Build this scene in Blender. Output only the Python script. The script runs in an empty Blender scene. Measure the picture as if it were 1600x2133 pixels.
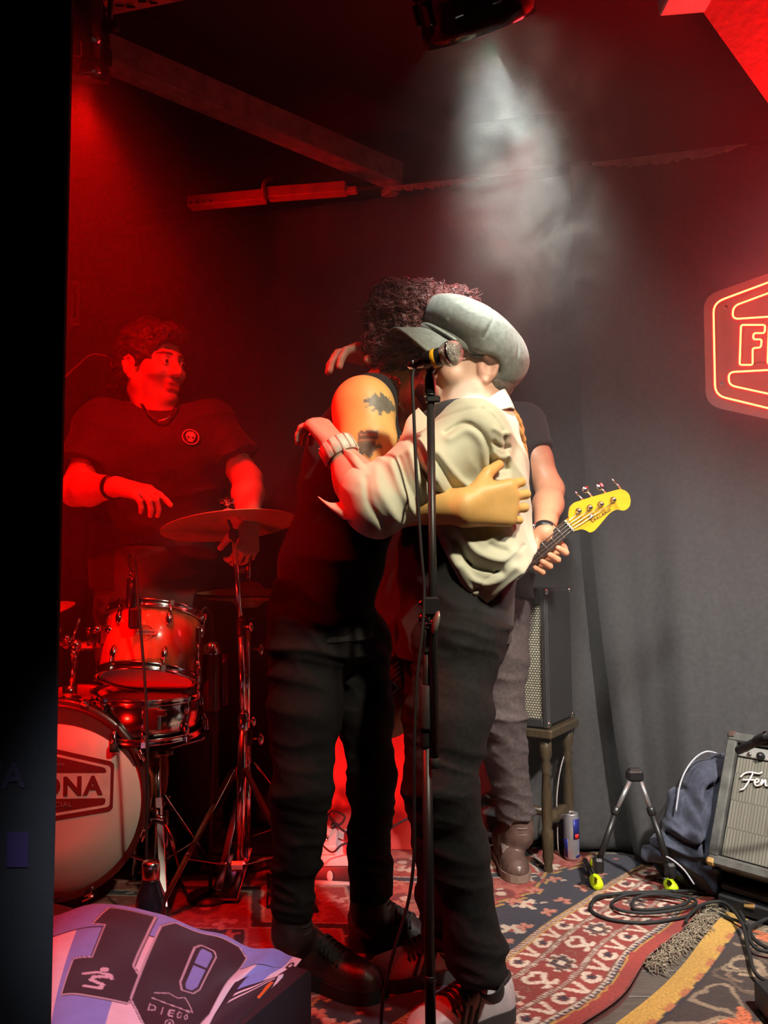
import bpy, math, random
import numpy as np
from mathutils import Vector, Matrix

random.seed(7)
RNG = np.random.default_rng(11)
scene = bpy.context.scene
COL = scene.collection

# ---------------------------------------------------------------- camera
F, CX, CY = 1650.0, 800.0, 1066.5
PITCH, ROLL = math.radians(4.3), math.radians(0.48)
CAM = Vector((0.0, 0.0, 1.0))
camd = bpy.data.cameras.new('camera')
camd.sensor_fit = 'HORIZONTAL'; camd.sensor_width = 36.0
camd.lens = 36.0 * F / 1600.0
camd.clip_start = 0.05
cam = bpy.data.objects.new('camera', camd); COL.objects.link(cam)
CROT = (Matrix.Rotation(math.pi/2 + PITCH, 3, 'X') @ Matrix.Rotation(-ROLL, 3, 'Z'))
cam.matrix_world = Matrix.Translation(CAM) @ CROT.to_4x4()
scene.camera = cam

# ---------------------------------------------------------------- world, view, lights
vs = scene.view_settings
vs.view_transform = 'Standard'; vs.look = 'None'; vs.gamma = 1.0; vs.use_curve_mapping = False
vs.exposure = 0.0
w = bpy.data.worlds.new('world'); scene.world = w; w.use_nodes = True
w.node_tree.nodes['Background'].inputs[0].default_value = (0.02, 0.016, 0.016, 1)
w.node_tree.nodes['Background'].inputs[1].default_value = 0.12

def spot(name, loc, target, energy, color, angle, blend=0.5, size=0.06):
    d = bpy.data.lights.new(name, 'SPOT'); d.energy = energy; d.color = color
    d.spot_size = math.radians(angle); d.spot_blend = blend; d.shadow_soft_size = size
    o = bpy.data.objects.new(name, d); COL.objects.link(o)
    o.location = loc
    o.rotation_euler = (Vector(target) - Vector(loc)).to_track_quat('-Z', 'Y').to_euler()
    return o
RED = (1.0, 0.002, 0.001)
WARM = (1.0, 0.87, 0.64)
# lamps outside the frame; the commented ones are added to brighten things
spot('front_white_lamp', (0.75, 0.55, 2.35), (0.20, 1.95, 1.05), 180, WARM, 40, 0.8)
spot('right_white_fill', (1.30, 0.7, 2.45), (1.00, 2.40, 0.15), 580, (1.0, 0.95, 0.88), 56, 1.0)  # added to brighten the rug, curtain and amplifier at lower right
spot('front_red_lamp', (-0.95, 1.45, 2.45), (-0.50, 2.40, 0.1), 190, RED, 70, 0.6)
spot('low_red_lamp', (-1.25, 1.58, 0.50), (-0.78, 2.6, 1.05), 60, RED, 62, 0.6)
spot('side_red_fill', (-1.05, 1.40, 1.75), (-0.10, 1.88, 1.18), 26, (1.0, 0.004, 0.002), 34, 0.7)  # added red spot for the bare arm, which the other red lamps miss
spot('back_red_lamp', (0.55, 2.75, 2.55), (0.10, 2.03, 1.55), 45, (1.0, 0.02, 0.06), 36, 0.6)
spot('soffit_red_fill', (1.75, 2.2, 1.55), (1.30, 1.95, 2.35), 160, RED, 80, 0.8)  # added red spot, only brightens the soffit
spot('jersey_cool_fill', (0.40, -0.9, 2.3), (-0.42, 1.58, 0.2), 420, (0.66, 0.76, 1.0), 11, 0.8)  # narrow added spot in place of ambient house light on the jersey
spot('tray_red_fill', (-1.7, 2.35, 1.5), (-0.28, 2.95, 2.44), 60, (1.0, 0.006, 0.004), 22, 0.8)  # added red spot, only brightens the cable tray

# ---------------------------------------------------------------- picture measurements to world
def ray(px, py):
    d = Vector(((px - CX) / F, -(py - CY) / F, -1.0))
    return CROT @ d
def P(px, py, Y):
    d = ray(px, py); return CAM + d * (Y / d.y)
def G(px, py, z=0.0):
    d = ray(px, py); return CAM + d * ((z - CAM.z) / d.z)
def V(*a): return Vector(a)

# ---------------------------------------------------------------- objects
ORG = {}
def tag(o, label=None, cat=None, group=None, kind=None):
    if label: o['label'] = label
    if cat: o['category'] = cat
    if group: o['group'] = group
    if kind: o['kind'] = kind
    return o
def thing(name, label, cat, loc, group=None):
    o = bpy.data.objects.new(name, None); COL.objects.link(o)
    o.location = loc; o.empty_display_size = 0.05
    ORG[o] = Vector(loc)
    return tag(o, label, cat, group)
def link_mesh(name, me, mats, parent=None):
    o = bpy.data.objects.new(name, me); COL.objects.link(o)
    for m in (mats if isinstance(mats, (list, tuple)) else [mats]): me.materials.append(m)
    if parent is not None:
        o.parent = parent; ORG[o] = ORG[parent]
    else:
        ORG[o] = Vector((0, 0, 0))
    return o
def mesh_np(name, verts, quads, parent_org=None, smooth=True):
    verts = np.asarray(verts, dtype=np.float32)
    if parent_org is not None: verts = verts - np.array(parent_org, dtype=np.float32)
    quads = np.asarray(quads, dtype=np.int32)
    me = bpy.data.meshes.new(name)
    me.vertices.add(len(verts)); me.vertices.foreach_set('co', verts.ravel())
    n = len(quads); k = quads.shape[1]
    me.loops.add(n*k); me.loops.foreach_set('vertex_index', quads.ravel())
    me.polygons.add(n)
    me.polygons.foreach_set('loop_start', np.arange(0, n*k, k, dtype=np.int32))
    me.polygons.foreach_set('loop_total', np.full(n, k, dtype=np.int32))
    me.update(calc_edges=True); me.validate()
    if smooth: me.polygons.foreach_set('use_smooth', np.ones(len(me.polygons), dtype=bool))
    return me
def add_color(me, rgb, name='paint'):
    a = me.color_attributes.new(name, 'FLOAT_COLOR', 'POINT')
    c = np.ones((len(me.vertices), 4), dtype=np.float32); c[:, :3] = rgb
    a.data.foreach_set('color', c.ravel())
def ortho(d, hint=None):
    d = Vector(d).normalized()
    h = Vector(hint) if hint is not None else (Vector((0,0,1)) if abs(d.z) < 0.9 else Vector((1,0,0)))
    u = h - d * h.dot(d)
    if u.length < 1e-6: u = d.orthogonal()
    u.normalize(); return u, d.cross(u)

class MB:
    """collects shapes, builds ONE mesh object"""
    def __init__(s): s.v = []; s.f = []; s.sm = []
    def _add(s, vs_, fs, sm=False):
        b = len(s.v); s.v += [tuple(x) for x in vs_]
        s.f += [tuple(i+b for i in f) for f in fs]; s.sm += [sm]*len(fs); return s
    def box(s, c, size, ax=None, bevel=0.0):
        c = Vector(c); hx, hy, hz = [x/2 for x in size]
        X, Y, Z = ax if ax else (Vector((1,0,0)), Vector((0,1,0)), Vector((0,0,1)))
        if bevel <= 0:
            vs_ = [c + X*(hx*i) + Y*(hy*j) + Z*(hz*k) for k in (-1,1) for j in (-1,1) for i in (-1,1)]
            fs = [(0,2,3,1),(4,5,7,6),(0,1,5,4),(2,6,7,3),(0,4,6,2),(1,3,7,5)]
            return s._add(vs_, fs)
        b = bevel; vs_ = []; idx = {}
        for k in (-1,1):
            for j in (-1,1):
                for i in (-1,1):
                    for q in range(3):
                        e = [hx, hy, hz]
                        for m in range(3):
                            if m != q: e[m] -= b
                        idx[(i,j,k,q)] = len(vs_)
                        vs_.append(c + X*(e[0]*i) + Y*(e[1]*j) + Z*(e[2]*k))
        fs = []
        fs += [tuple(idx[(i,j,k,0)] for j,k in ((-1,-1),(1,-1),(1,1),(-1,1))) for i in (-1,1)]
        fs += [tuple(idx[(i,j,k,1)] for i,k in ((-1,-1),(1,-1),(1,1),(-1,1))) for j in (-1,1)]
        fs += [tuple(idx[(i,j,k,2)] for i,j in ((-1,-1),(1,-1),(1,1),(-1,1))) for k in (-1,1)]
        for i in (-1,1):
            for j in (-1,1): fs.append((idx[(i,j,-1,0)], idx[(i,j,1,0)], idx[(i,j,1,1)], idx[(i,j,-1,1)]))
            for k in (-1,1): fs.append((idx[(i,-1,k,0)], idx[(i,1,k,0)], idx[(i,1,k,2)], idx[(i,-1,k,2)]))
        for j in (-1,1):
            for k in (-1,1): fs.append((idx[(-1,j,k,1)], idx[(1,j,k,1)], idx[(1,j,k,2)], idx[(-1,j,k,2)]))
        for i in (-1,1):
            for j in (-1,1):
                for k in (-1,1): fs.append(tuple(idx[(i,j,k,q)] for q in range(3)))
        return s._add(vs_, fs)
    def cyl(s, a, b, ra, rb=None, seg=16, cap=True, hint=None):
        rb = ra if rb is None else rb
        return s.lathe(a, Vector(b)-Vector(a), [(ra, 0), (rb, (Vector(b)-Vector(a)).length)], seg, cap, hint)
    def lathe(s, o, axis, prof, seg=24, cap=True, hint=None, smooth=True):
        o = Vector(o); d = Vector(axis).normalized(); u, v = ortho(d, hint)
        vs_ = []; fs = []
        for r, h in prof:
            for i in range(seg):
                t = 2*math.pi*i/seg
                vs_.append(o + d*h + (u*math.cos(t) + v*math.sin(t))*r)
        n = len(prof)
        for k in range(n-1):
            for i in range(seg):
                j = (i+1) % seg
                fs.append((k*seg+i, k*seg+j, (k+1)*seg+j, (k+1)*seg+i))
        s._add(vs_, fs, smooth)
        if cap:
            b = len(s.v) - len(vs_)
            if prof[0][0] > 1e-6: s.f.append(tuple(b+i for i in reversed(range(seg)))); s.sm.append(False)
            if prof[-1][0] > 1e-6: s.f.append(tuple(b+(n-1)*seg+i for i in range(seg))); s.sm.append(False)
        return s
    def tube(s, pts, r, seg=8, closed=False, cap=True):
        pts = [Vector(p) for p in pts]; n = len(pts)
        rs = r if isinstance(r, (list, tuple)) else [r]*n
        vs_ = []; fs = []; u = None
        for i, p in enumerate(pts):
            a = pts[(i-1) % n] if (closed or i > 0) else p
            c = pts[(i+1) % n] if (closed or i < n-1) else p
            d = (c - a)
            if d.length < 1e-9: d = Vector((0,0,1))
            d.normalize()
            if u is None: u, _ = ortho(d)
            u = u - d*u.dot(d)
            if u.length < 1e-6: u, _ = ortho(d)
            u.normalize(); v = d.cross(u)
            for k in range(seg):
                t = 2*math.pi*k/seg
                vs_.append(p + (u*math.cos(t) + v*math.sin(t))*rs[i])
        m = n if closed else n-1
        for i in range(m):
            j = (i+1) % n
            for k in range(seg):
                l = (k+1) % seg
                fs.append((i*seg+k, i*seg+l, j*seg+l, j*seg+k))
        s._add(vs_, fs, True)
        if cap and not closed:
            b = len(s.v) - len(vs_)
            s.f.append(tuple(b+k for k in reversed(range(seg)))); s.sm.append(False)
            s.f.append(tuple(b+(n-1)*seg+k for k in range(seg))); s.sm.append(False)
        return s
    def sphere(s, c, r, ax=None, nu=16, nv=10):
        c = Vector(c); r = (r, r, r) if not isinstance(r, (list, tuple)) else r
        X, Y, Z = ax if ax else (Vector((1,0,0)), Vector((0,1,0)), Vector((0,0,1)))
        vs_ = []; fs = []
        for j in range(nv+1):
            ph = math.pi*j/nv
            for i in range(nu):
                t = 2*math.pi*i/nu
                vs_.append(c + X*(r[0]*math.sin(ph)*math.cos(t)) + Y*(r[1]*math.sin(ph)*math.sin(t)) + Z*(r[2]*math.cos(ph)))
        for j in range(nv):
            for i in range(nu):
                k = (i+1) % nu
                fs.append((j*nu+i, (j+1)*nu+i, (j+1)*nu+k, j*nu+k))
        return s._add(vs_, fs, True)
    def prism(s, poly, o, X, Y, depth, sm=False):
        """2D polygon in frame (o; X, Y) pushed along X x Y by depth"""
        o = Vector(o); X = Vector(X); Y = Vector(Y); N = X.cross(Y).normalized()
        n = len(poly)
        vs_ = [o + X*p[0] + Y*p[1] for p in poly] + [o + X*p[0] + Y*p[1] + N*depth for p in poly]
        fs = [tuple(reversed(range(n))), tuple(range(n, 2*n))] + [(i, (i+1) % n, n+(i+1) % n, n+i) for i in range(n)]
        return s._add(vs_, fs, sm)
    def build(s, name, m, parent=None, label=None):
        org = ORG[parent] if parent is not None else Vector((0,0,0))
        me = bpy.data.meshes.new(name)
        me.from_pydata([tuple(Vector(v) - org) for v in s.v], [], s.f)
        me.validate(); me.update()
        if len(me.polygons) == len(s.sm): me.polygons.foreach_set('use_smooth', s.sm)
        import bmesh
        bm = bmesh.new(); bm.from_mesh(me); bmesh.ops.recalc_face_normals(bm, faces=bm.faces); bm.to_mesh(me); bm.free()
        o = link_mesh(name, me, m, parent)
        if label: o['label'] = label
        return o

def bez(pts, n=8, closed=False):
    """Catmull-Rom through points"""
    pts = [Vector(p) for p in pts]; N = len(pts); out = []
    m = N if closed else N-1
    for i in range(m):
        p1, p2 = pts[i], pts[(i+1) % N]
        p0 = pts[(i-1) % N] if (closed or i > 0) else p1*2 - p2
        p3 = pts[(i+2) % N] if (closed or i+2 < N) else p2*2 - p1
        for k in range(n):
            t = k/n
            out.append(0.5*((2*p1) + (p2-p0)*t + (2*p0-5*p1+4*p2-p3)*t*t + (3*p1-p0-3*p2+p3)*t**3))
    if not closed: out.append(pts[-1])
    return out

def letters(name, body, o, X, Y, size, m, parent, depth=0.001, bold=0.0, align='CENTER', spacing=1.0, label=None, shear=0.0):
    cu = bpy.data.curves.new('t', 'FONT'); cu.body = body; cu.size = size; cu.extrude = depth
    cu.align_x = align; cu.align_y = 'CENTER'; cu.offset = bold; cu.space_character = spacing; cu.shear = shear
    cu.resolution_u = 4
    to = bpy.data.objects.new('t', cu); COL.objects.link(to)
    dg = bpy.context.evaluated_depsgraph_get()
    me = bpy.data.meshes.new_from_object(to.evaluated_get(dg))
    bpy.data.objects.remove(to); bpy.data.curves.remove(cu)
    X = Vector(X).normalized(); Y = Vector(Y).normalized(); N = X.cross(Y)
    org = ORG[parent] if parent is not None else Vector((0,0,0))
    for v in me.vertices:
        c = v.co.copy(); v.co = Vector(o) + X*c.x + Y*c.y + N*c.z - org
    me.materials.clear(); me.name = name
    ob = link_mesh(name, me, m, parent)
    if label: ob['label'] = label
    return ob

# ---------------------------------------------------------------- materials
MATS = {}
def mat(name, col, rough=0.6, metal=0.0, var=0.12, scale=30.0, bump=0.0, bscale=None, emit=None, estr=0.0, alpha=1.0, trans=0.0, spec=0.5, sheen=0.0, attr=None, stretch=None, coat=0.0, sss=0.0):
    if name in MATS: return MATS[name]
    m = bpy.data.materials.new(name); m.use_nodes = True
    nt = m.node_tree; b = nt.nodes['Principled BSDF']
    b.inputs['Roughness'].default_value = rough; b.inputs['Metallic'].default_value = metal
    b.inputs['Specular IOR Level'].default_value = spec
    b.inputs['Alpha'].default_value = alpha; b.inputs['Transmission Weight'].default_value = trans
    b.inputs['Sheen Weight'].default_value = sheen; b.inputs['Coat Weight'].default_value = coat
    if sss:
        b.inputs['Subsurface Weight'].default_value = sss; b.inputs['Subsurface Radius'].default_value = (0.012, 0.004, 0.002)
        b.inputs['Subsurface Scale'].default_value = 1.0
    tc = nt.nodes.new('ShaderNodeTexCoord'); mp = nt.nodes.new('ShaderNodeMapping')
    nt.links.new(tc.outputs['Object'], mp.inputs['Vector'])
    if stretch: mp.inputs['Scale'].default_value = stretch
    nz = nt.nodes.new('ShaderNodeTexNoise'); nz.inputs['Scale'].default_value = scale; nz.inputs['Detail'].default_value = 2
    nt.links.new(mp.outputs[0], nz.inputs['Vector'])
    mx = nt.nodes.new('ShaderNodeMix'); mx.data_type = 'RGBA'; mx.blend_type = 'MULTIPLY'
    mx.inputs['Factor'].default_value = 1.0
    rp = nt.nodes.new('ShaderNodeMapRange')
    rp.inputs['From Min'].default_value = 0.25; rp.inputs['From Max'].default_value = 0.75
    rp.inputs['To Min'].default_value = 1-var; rp.inputs['To Max'].default_value = 1+var
    nt.links.new(nz.outputs[0], rp.inputs['Value'])
    if attr:
        at = nt.nodes.new('ShaderNodeAttribute'); at.attribute_name = attr
        nt.links.new(at.outputs['Color'], mx.inputs[6])
    else:
        mx.inputs[6].default_value = (*col, 1)
    nt.links.new(rp.outputs[0], mx.inputs[7])
    nt.links.new(mx.outputs[2], b.inputs['Base Color'])
    if emit:
        b.inputs['Emission Color'].default_value = (*emit, 1); b.inputs['Emission Strength'].default_value = estr
    if bump:
        n2 = nt.nodes.new('ShaderNodeTexNoise'); n2.inputs['Scale'].default_value = bscale or scale*3; n2.inputs['Detail'].default_value = 2
        nt.links.new(mp.outputs[0], n2.inputs['Vector'])
        bp = nt.nodes.new('ShaderNodeBump'); bp.inputs['Strength'].default_value = bump; bp.inputs['Distance'].default_value = 0.004
        nt.links.new(n2.outputs[0], bp.inputs['Height']); nt.links.new(bp.outputs[0], b.inputs['Normal'])
    MATS[name] = m; return m

# ---------------------------------------------------------------- distance-field modelling (numpy)
def vnoise(p, seed=0):
    """smooth value noise in [-1, 1] at points p (n,3)"""
    i = np.floor(p).astype(np.int64); f = (p - i).astype(np.float32); f = f*f*(3-2*f)
    def h(x, y, z):
        n = (x*374761393 + y*668265263 + z*2147483647 + seed*974711) & 0xFFFFFFFF
        n = ((n ^ (n >> 13)) * 1274126177) & 0xFFFFFFFF
        n = n ^ (n >> 16)
        return ((n & 0xFFFF).astype(np.float32) / 32767.5) - 1.0
    r = 0
    for dx in (0, 1):
        wx = f[:, 0] if dx else 1-f[:, 0]
        for dy in (0, 1):
            wy = f[:, 1] if dy else 1-f[:, 1]
            for dz in (0, 1):
                wz = f[:, 2] if dz else 1-f[:, 2]
                r = r + wx*wy*wz*h(i[:, 0]+dx, i[:, 1]+dy, i[:, 2]+dz)
    return r

class SDF:
    def __init__(s, lo, hi, h=0.005):
        s.h = h; s.lo = np.array(lo, dtype=np.float32)
        s.n = np.ceil((np.array(hi) - s.lo)/h).astype(int) + 1
        s.ax = [s.lo[i] + h*np.arange(s.n[i], dtype=np.float32) for i in range(3)]
        s.v = np.full(tuple(s.n), 0.5, dtype=np.float32)
    def _win(s, lo, hi):
        a = np.clip(np.floor((np.array(lo) - s.lo)/s.h).astype(int), 0, s.n)
        b = np.clip(np.ceil((np.array(hi) - s.lo)/s.h).astype(int)+1, 0, s.n)
        if np.any(b <= a): return None, None
        sl = tuple(slice(a[i], b[i]) for i in range(3))
        g = (s.ax[0][sl[0]][:, None, None], s.ax[1][sl[1]][None, :, None], s.ax[2][sl[2]][None, None, :])
        return sl, g
    def _mix(s, sl, d, k, op):
        v = s.v[sl]
        if op == 'add':
            if k > 0:
                t = np.clip(0.5 + 0.5*(v-d)/k, 0, 1); s.v[sl] = v*(1-t) + d*t - k*t*(1-t)
            else: s.v[sl] = np.minimum(v, d)
        elif op == 'sub':
            d = -d
            if k > 0:
                t = np.clip(0.5 - 0.5*(v-d)/k, 0, 1); s.v[sl] = v*(1-t) + d*t + k*t*(1-t)
            else: s.v[sl] = np.maximum(v, d)
    def cone(s, a, b, ra, rb=None, k=0.02, op='add', flat=None, ff=1.0):
        """tapered capsule; flat/ff squeezes it along a direction"""
        rb = ra if rb is None else rb
        a = np.array(a, dtype=np.float32); b = np.array(b, dtype=np.float32)
        R = max(ra, rb)*max(1.0, 1.0/ff if ff < 1 else 1.0) + k + 2*s.h
        sl, g = s._win(np.minimum(a, b)-R, np.maximum(a, b)+R)
        if sl is None: return s
        d = b-a; L2 = float(d@d) + 1e-12
        q = [g[i]-a[i] for i in range(3)]
        t = np.clip((q[0]*d[0] + q[1]*d[1] + q[2]*d[2])/L2, 0, 1)
        e = [q[i]-t*d[i] for i in range(3)]
        if flat is not None:
            fl = np.array(flat, dtype=np.float32); fl /= np.linalg.norm(fl)
            c = e[0]*fl[0] + e[1]*fl[1] + e[2]*fl[2]
            e = [e[i] + fl[i]*c*(ff-1) for i in range(3)]
        dist = np.sqrt(e[0]**2 + e[1]**2 + e[2]**2) - (ra + (rb-ra)*t)
        if flat is not None: dist = dist / max(1.0, ff)
        s._mix(sl, dist, k, op); return s
    def chain(s, pts, rs, k=0.02, **kw):
        for i in range(len(pts)-1): s.cone(pts[i], pts[i+1], rs[i], rs[i+1], k, **kw)
        return s
    def ell(s, c, r, ax=None, k=0.02, op='add'):
        c = np.array(c, dtype=np.float32); r = np.array(r, dtype=np.float32)
        A = np.array(ax if ax is not None else np.eye(3), dtype=np.float32)
        R = float(r.max()) + k + 2*s.h
        sl, g = s._win(c-R, c+R)
        if sl is None: return s
        q = [g[i]-c[i] for i in range(3)]
        l = [(q[0]*A[j][0] + q[1]*A[j][1] + q[2]*A[j][2]) for j in range(3)]
        k0 = np.sqrt(sum((l[j]/r[j])**2 for j in range(3))) + 1e-9
        k1 = np.sqrt(sum((l[j]/r[j]**2)**2 for j in range(3))) + 1e-9
        s._mix(sl, k0*(k0-1)/k1, k, op); return s
    def boxr(s, c, hs, ax=None, rad=0.01, k=0.01, op='add'):
        c = np.array(c, dtype=np.float32); A = np.array(ax if ax is not None else np.eye(3), dtype=np.float32)
        R = float(np.linalg.norm(hs)) + rad + k + 2*s.h
        sl, g = s._win(c-R, c+R)
        if sl is None: return s
        q = [g[i]-c[i] for i in range(3)]
        l = [np.abs(q[0]*A[j][0] + q[1]*A[j][1] + q[2]*A[j][2]) - (hs[j]-rad) for j in range(3)]
        out = np.sqrt(sum(np.maximum(x, 0)**2 for x in l))
        ins = np.minimum(np.maximum(np.maximum(l[0], l[1]), l[2]), 0)
        s._mix(sl, out+ins-rad, k, op); return s
    def cut(s, p, n, k=0.0, within=None):
        """remove everything on the side n points to (optionally only inside a ball)"""
        p = np.array(p, dtype=np.float32); n = np.array(n, dtype=np.float32); n /= np.linalg.norm(n)
        if within is None: sl = (slice(None),)*3; g = (s.ax[0][:, None, None], s.ax[1][None, :, None], s.ax[2][None, None, :])
        else:
            sl, g = s._win(p-within, p+within)
            if sl is None: return s
        d = (g[0]-p[0])*n[0] + (g[1]-p[1])*n[1] + (g[2]-p[2])*n[2]
        if within is not None:
            rr = np.sqrt((g[0]-p[0])**2 + (g[1]-p[1])**2 + (g[2]-p[2])**2)
            d = np.where(rr < within, d, -1.0)
        s.v[sl] = np.maximum(s.v[sl], d); return s
    def disp(s, fn, band=0.04):
        idx = np.nonzero(np.abs(s.v) < band)
        p = np.stack([s.ax[i][idx[i]] for i in range(3)], 1)
        s.v[idx] += fn(p).astype(np.float32); return s
    def shell(s, t):
        s.v = np.maximum(s.v, -(s.v + t)); return s
    def mesh(s, name, m, parent=None, colorfn=None, label=None):
        v = s.v; v[0] = v[-1] = 0.5; v[:, 0] = v[:, -1] = 0.5; v[:, :, 0] = v[:, :, -1] = 0.5
        ins = v < 0
        c = np.zeros(tuple(np.array(v.shape)-1), dtype=np.int8)
        sh = [(i, j, k) for i in (0,1) for j in (0,1) for k in (0,1)]
        S = lambda a, o: a[o[0]:a.shape[0]-1+o[0], o[1]:a.shape[1]-1+o[1], o[2]:a.shape[2]-1+o[2]]
        for o in sh: c += S(ins, o)
        mask = (c > 0) & (c < 8)
        cells = np.argwhere(mask)
        idx = np.full(mask.shape, -1, dtype=np.int32); idx[mask] = np.arange(len(cells))
        acc = np.zeros((len(cells), 3), dtype=np.float32); cnt = np.zeros(len(cells), dtype=np.float32)
        for a in sh:
            for q in range(3):
                if a[q]: continue
                b = list(a); b[q] = 1
                va = v[cells[:, 0]+a[0], cells[:, 1]+a[1], cells[:, 2]+a[2]]
                vb = v[cells[:, 0]+b[0], cells[:, 1]+b[1], cells[:, 2]+b[2]]
                x = (va < 0) != (vb < 0)
                t = np.where(x, va/np.where(x, va-vb, 1), 0)
                pt = np.array(a, dtype=np.float32)[None, :].repeat(len(cells), 0); pt[:, q] += t
                acc += pt*x[:, None]; cnt += x
        verts = s.lo + s.h*(cells + acc/np.maximum(cnt, 1)[:, None])
        quads = []
        for q in range(3):
            a, b = [(1, 2), (2, 0), (0, 1)][q]
            sl0 = [slice(1, -1)]*3; sl0[q] = slice(0, -1); sl1 = list(sl0); sl1[q] = slice(1, None)
            i0 = ins[tuple(sl0)]; i1 = ins[tuple(sl1)]
            e = np.argwhere(i0 != i1); flip = i0[tuple(e.T)]
            off = np.ones(3, dtype=int); off[q] = 0; e = e + off
            def cell(da, db):
                o = e.copy(); o[:, a] -= da; o[:, b] -= db
                return idx[o[:, 0], o[:, 1], o[:, 2]]
            qd = np.stack([cell(1, 1), cell(0, 1), cell(0, 0), cell(1, 0)], 1)
            qd[~flip] = qd[~flip][:, ::-1]
            quads.append(qd)
        quads = np.concatenate(quads)
        quads = quads[(quads >= 0).all(1)]
        me = mesh_np(name, verts, quads, ORG[parent] if parent is not None else None)
        if colorfn is not None: add_color(me, colorfn(verts))
        o = link_mesh(name, me, m, parent)
        if label: o['label'] = label
        return o

def inpoly(x, y, poly):
    r = np.zeros(x.shape, dtype=bool); n = len(poly)
    for i in range(n):
        x0, y0 = poly[i]; x1, y1 = poly[(i+1) % n]
        if y0 == y1: continue
        c = ((y0 > y) != (y1 > y)) & (x < (x1-x0)*(y-y0)/(y1-y0) + x0)
        r ^= c
    return r
def pdist(x, y, pts, closed=False):
    d = np.full(x.shape, 9.0); n = len(pts)
    for i in range(n if closed else n-1):
        x0, y0 = pts[i]; x1, y1 = pts[(i+1) % n]
        dx, dy = x1-x0, y1-y0
        t = np.clip(((x-x0)*dx + (y-y0)*dy)/(dx*dx+dy*dy+1e-12), 0, 1)
        d = np.minimum(d, np.hypot(x-x0-t*dx, y-y0-t*dy))
    return d
# ================================================================ the room
blackwall = mat('black_paint', (0.018, 0.016, 0.016), 0.75, bump=0.3, scale=8, bscale=60)
blackceil = mat('ceiling_paint', (0.014, 0.012, 0.012), 0.8, bump=0.3, scale=6, bscale=40)
boardmat = mat('floor_board', (0.10, 0.085, 0.07), 0.6, scale=12, var=0.3, bump=0.3, stretch=(1, 8, 8))
redwall = mat('red_plaster', (0.55, 0.09, 0.08), 0.75, bump=0.9, scale=15, bscale=45)
curtmat = mat('black_curtain', (0.050, 0.047, 0.048), 0.9, scale=60, var=0.2, sheen=0.15, bump=0.15, bscale=300)
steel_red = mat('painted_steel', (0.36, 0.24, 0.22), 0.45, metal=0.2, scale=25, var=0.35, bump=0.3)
chrome = mat('chrome', (0.78, 0.77, 0.76), 0.14, metal=1.0, var=0.05)
darkmetal = mat('black_metal', (0.02, 0.02, 0.02), 0.38, metal=0.2, var=0.1)
blackplastic = mat('black_plastic', (0.015, 0.015, 0.016), 0.35, var=0.1, bump=0.1, bscale=200)
rubber = mat('black_rubber', (0.012, 0.012, 0.012), 0.7)
plastermat = mat('torn_plaster', (0.35, 0.28, 0.27), 0.85, scale=25, var=0.3, bump=0.5)
WALLY = lambda X: 3.16 - 0.238*X

def structure(o): o['kind'] = 'structure'; return o

# floor: boards of the stage
fl = structure(MB().box((0, 2.2, -0.26), (5.6, 2.9, 0.48)).build('floor', mat('stage_base', (0.02, 0.018, 0.016), 0.8)))
k = 0; y = 0.76
while y < 3.6:
    for (x0, x1) in ((-2.75, -0.62+0.3*math.sin(k*2.1)), (-0.617+0.3*math.sin(k*2.1), 2.75)):
        MB().box(((x0+x1)/2, y+0.058, -0.011), (x1-x0-0.003, 0.113, 0.022), bevel=0.002).build('plank', boardmat, fl)
    y += 0.118; k += 1
structure(MB().box((0, -1.2, -0.47), (5.6, 3.9, 0.06)).build('floor_audience', boardmat))
# back wall (slanted), side walls, ceiling
def wall(name, a, b, z0, z1, t, m):
    a = Vector((a[0], a[1], 0)); b = Vector((b[0], b[1], 0)); d = (b-a).normalized(); n = Vector((-d.y, d.x, 0))
    c = (a+b)/2 + n*t/2 + Vector((0, 0, (z0+z1)/2))
    return structure(MB().box(c, ((b-a).length, t, z1-z0), (d, n, Vector((0,0,1)))).build(name, m))
wall('wall_back', (-2.9, WALLY(-2.9)), (2.9, WALLY(2.9)), -0.5, 2.8, 0.1, blackwall)
structure(MB().box((2.76, 1.0, 1.2), (0.1, 4.4, 3.4)).build('wall_right', blackwall))
structure(MB().box((-2.76, 1.4, 1.2), (0.1, 5.2, 3.4)).build('wall_far_left', blackwall))
structure(MB().box((0, 1.2, 2.86), (5.7, 5.4, 0.12)).build('ceiling', blackceil))
# near black wall end on the left, with faint stickers
lw = structure(MB().prism([(-2.6, 1.0), (-0.4105, 1.0), (-0.4085, 1.003), (-0.56, 1.30), (-2.6, 1.30)], (0, 0, -0.45), (1, 0, 0), (0, 1, 0), 3.25).build('wall_left', blackwall))
stk = mat('faded_sticker', (0.045, 0.03, 0.05), 0.6); stk2 = mat('violet_sticker', (0.04, 0.02, 0.075), 0.6)
yw = 0.9985
a, b_ = P(15, 1690, yw), P(58, 1840, yw)
MB().box(P(36, 1770, yw), (0.026, 0.002, 0.042), bevel=0.0006).build('sticker', stk2, lw)
letters('sticker_print', 'UTA', P(52, 1617, yw), (1,0,0.04), (-0.04,0,1), 0.042, stk, lw, align='RIGHT', bold=0.001)

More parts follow.
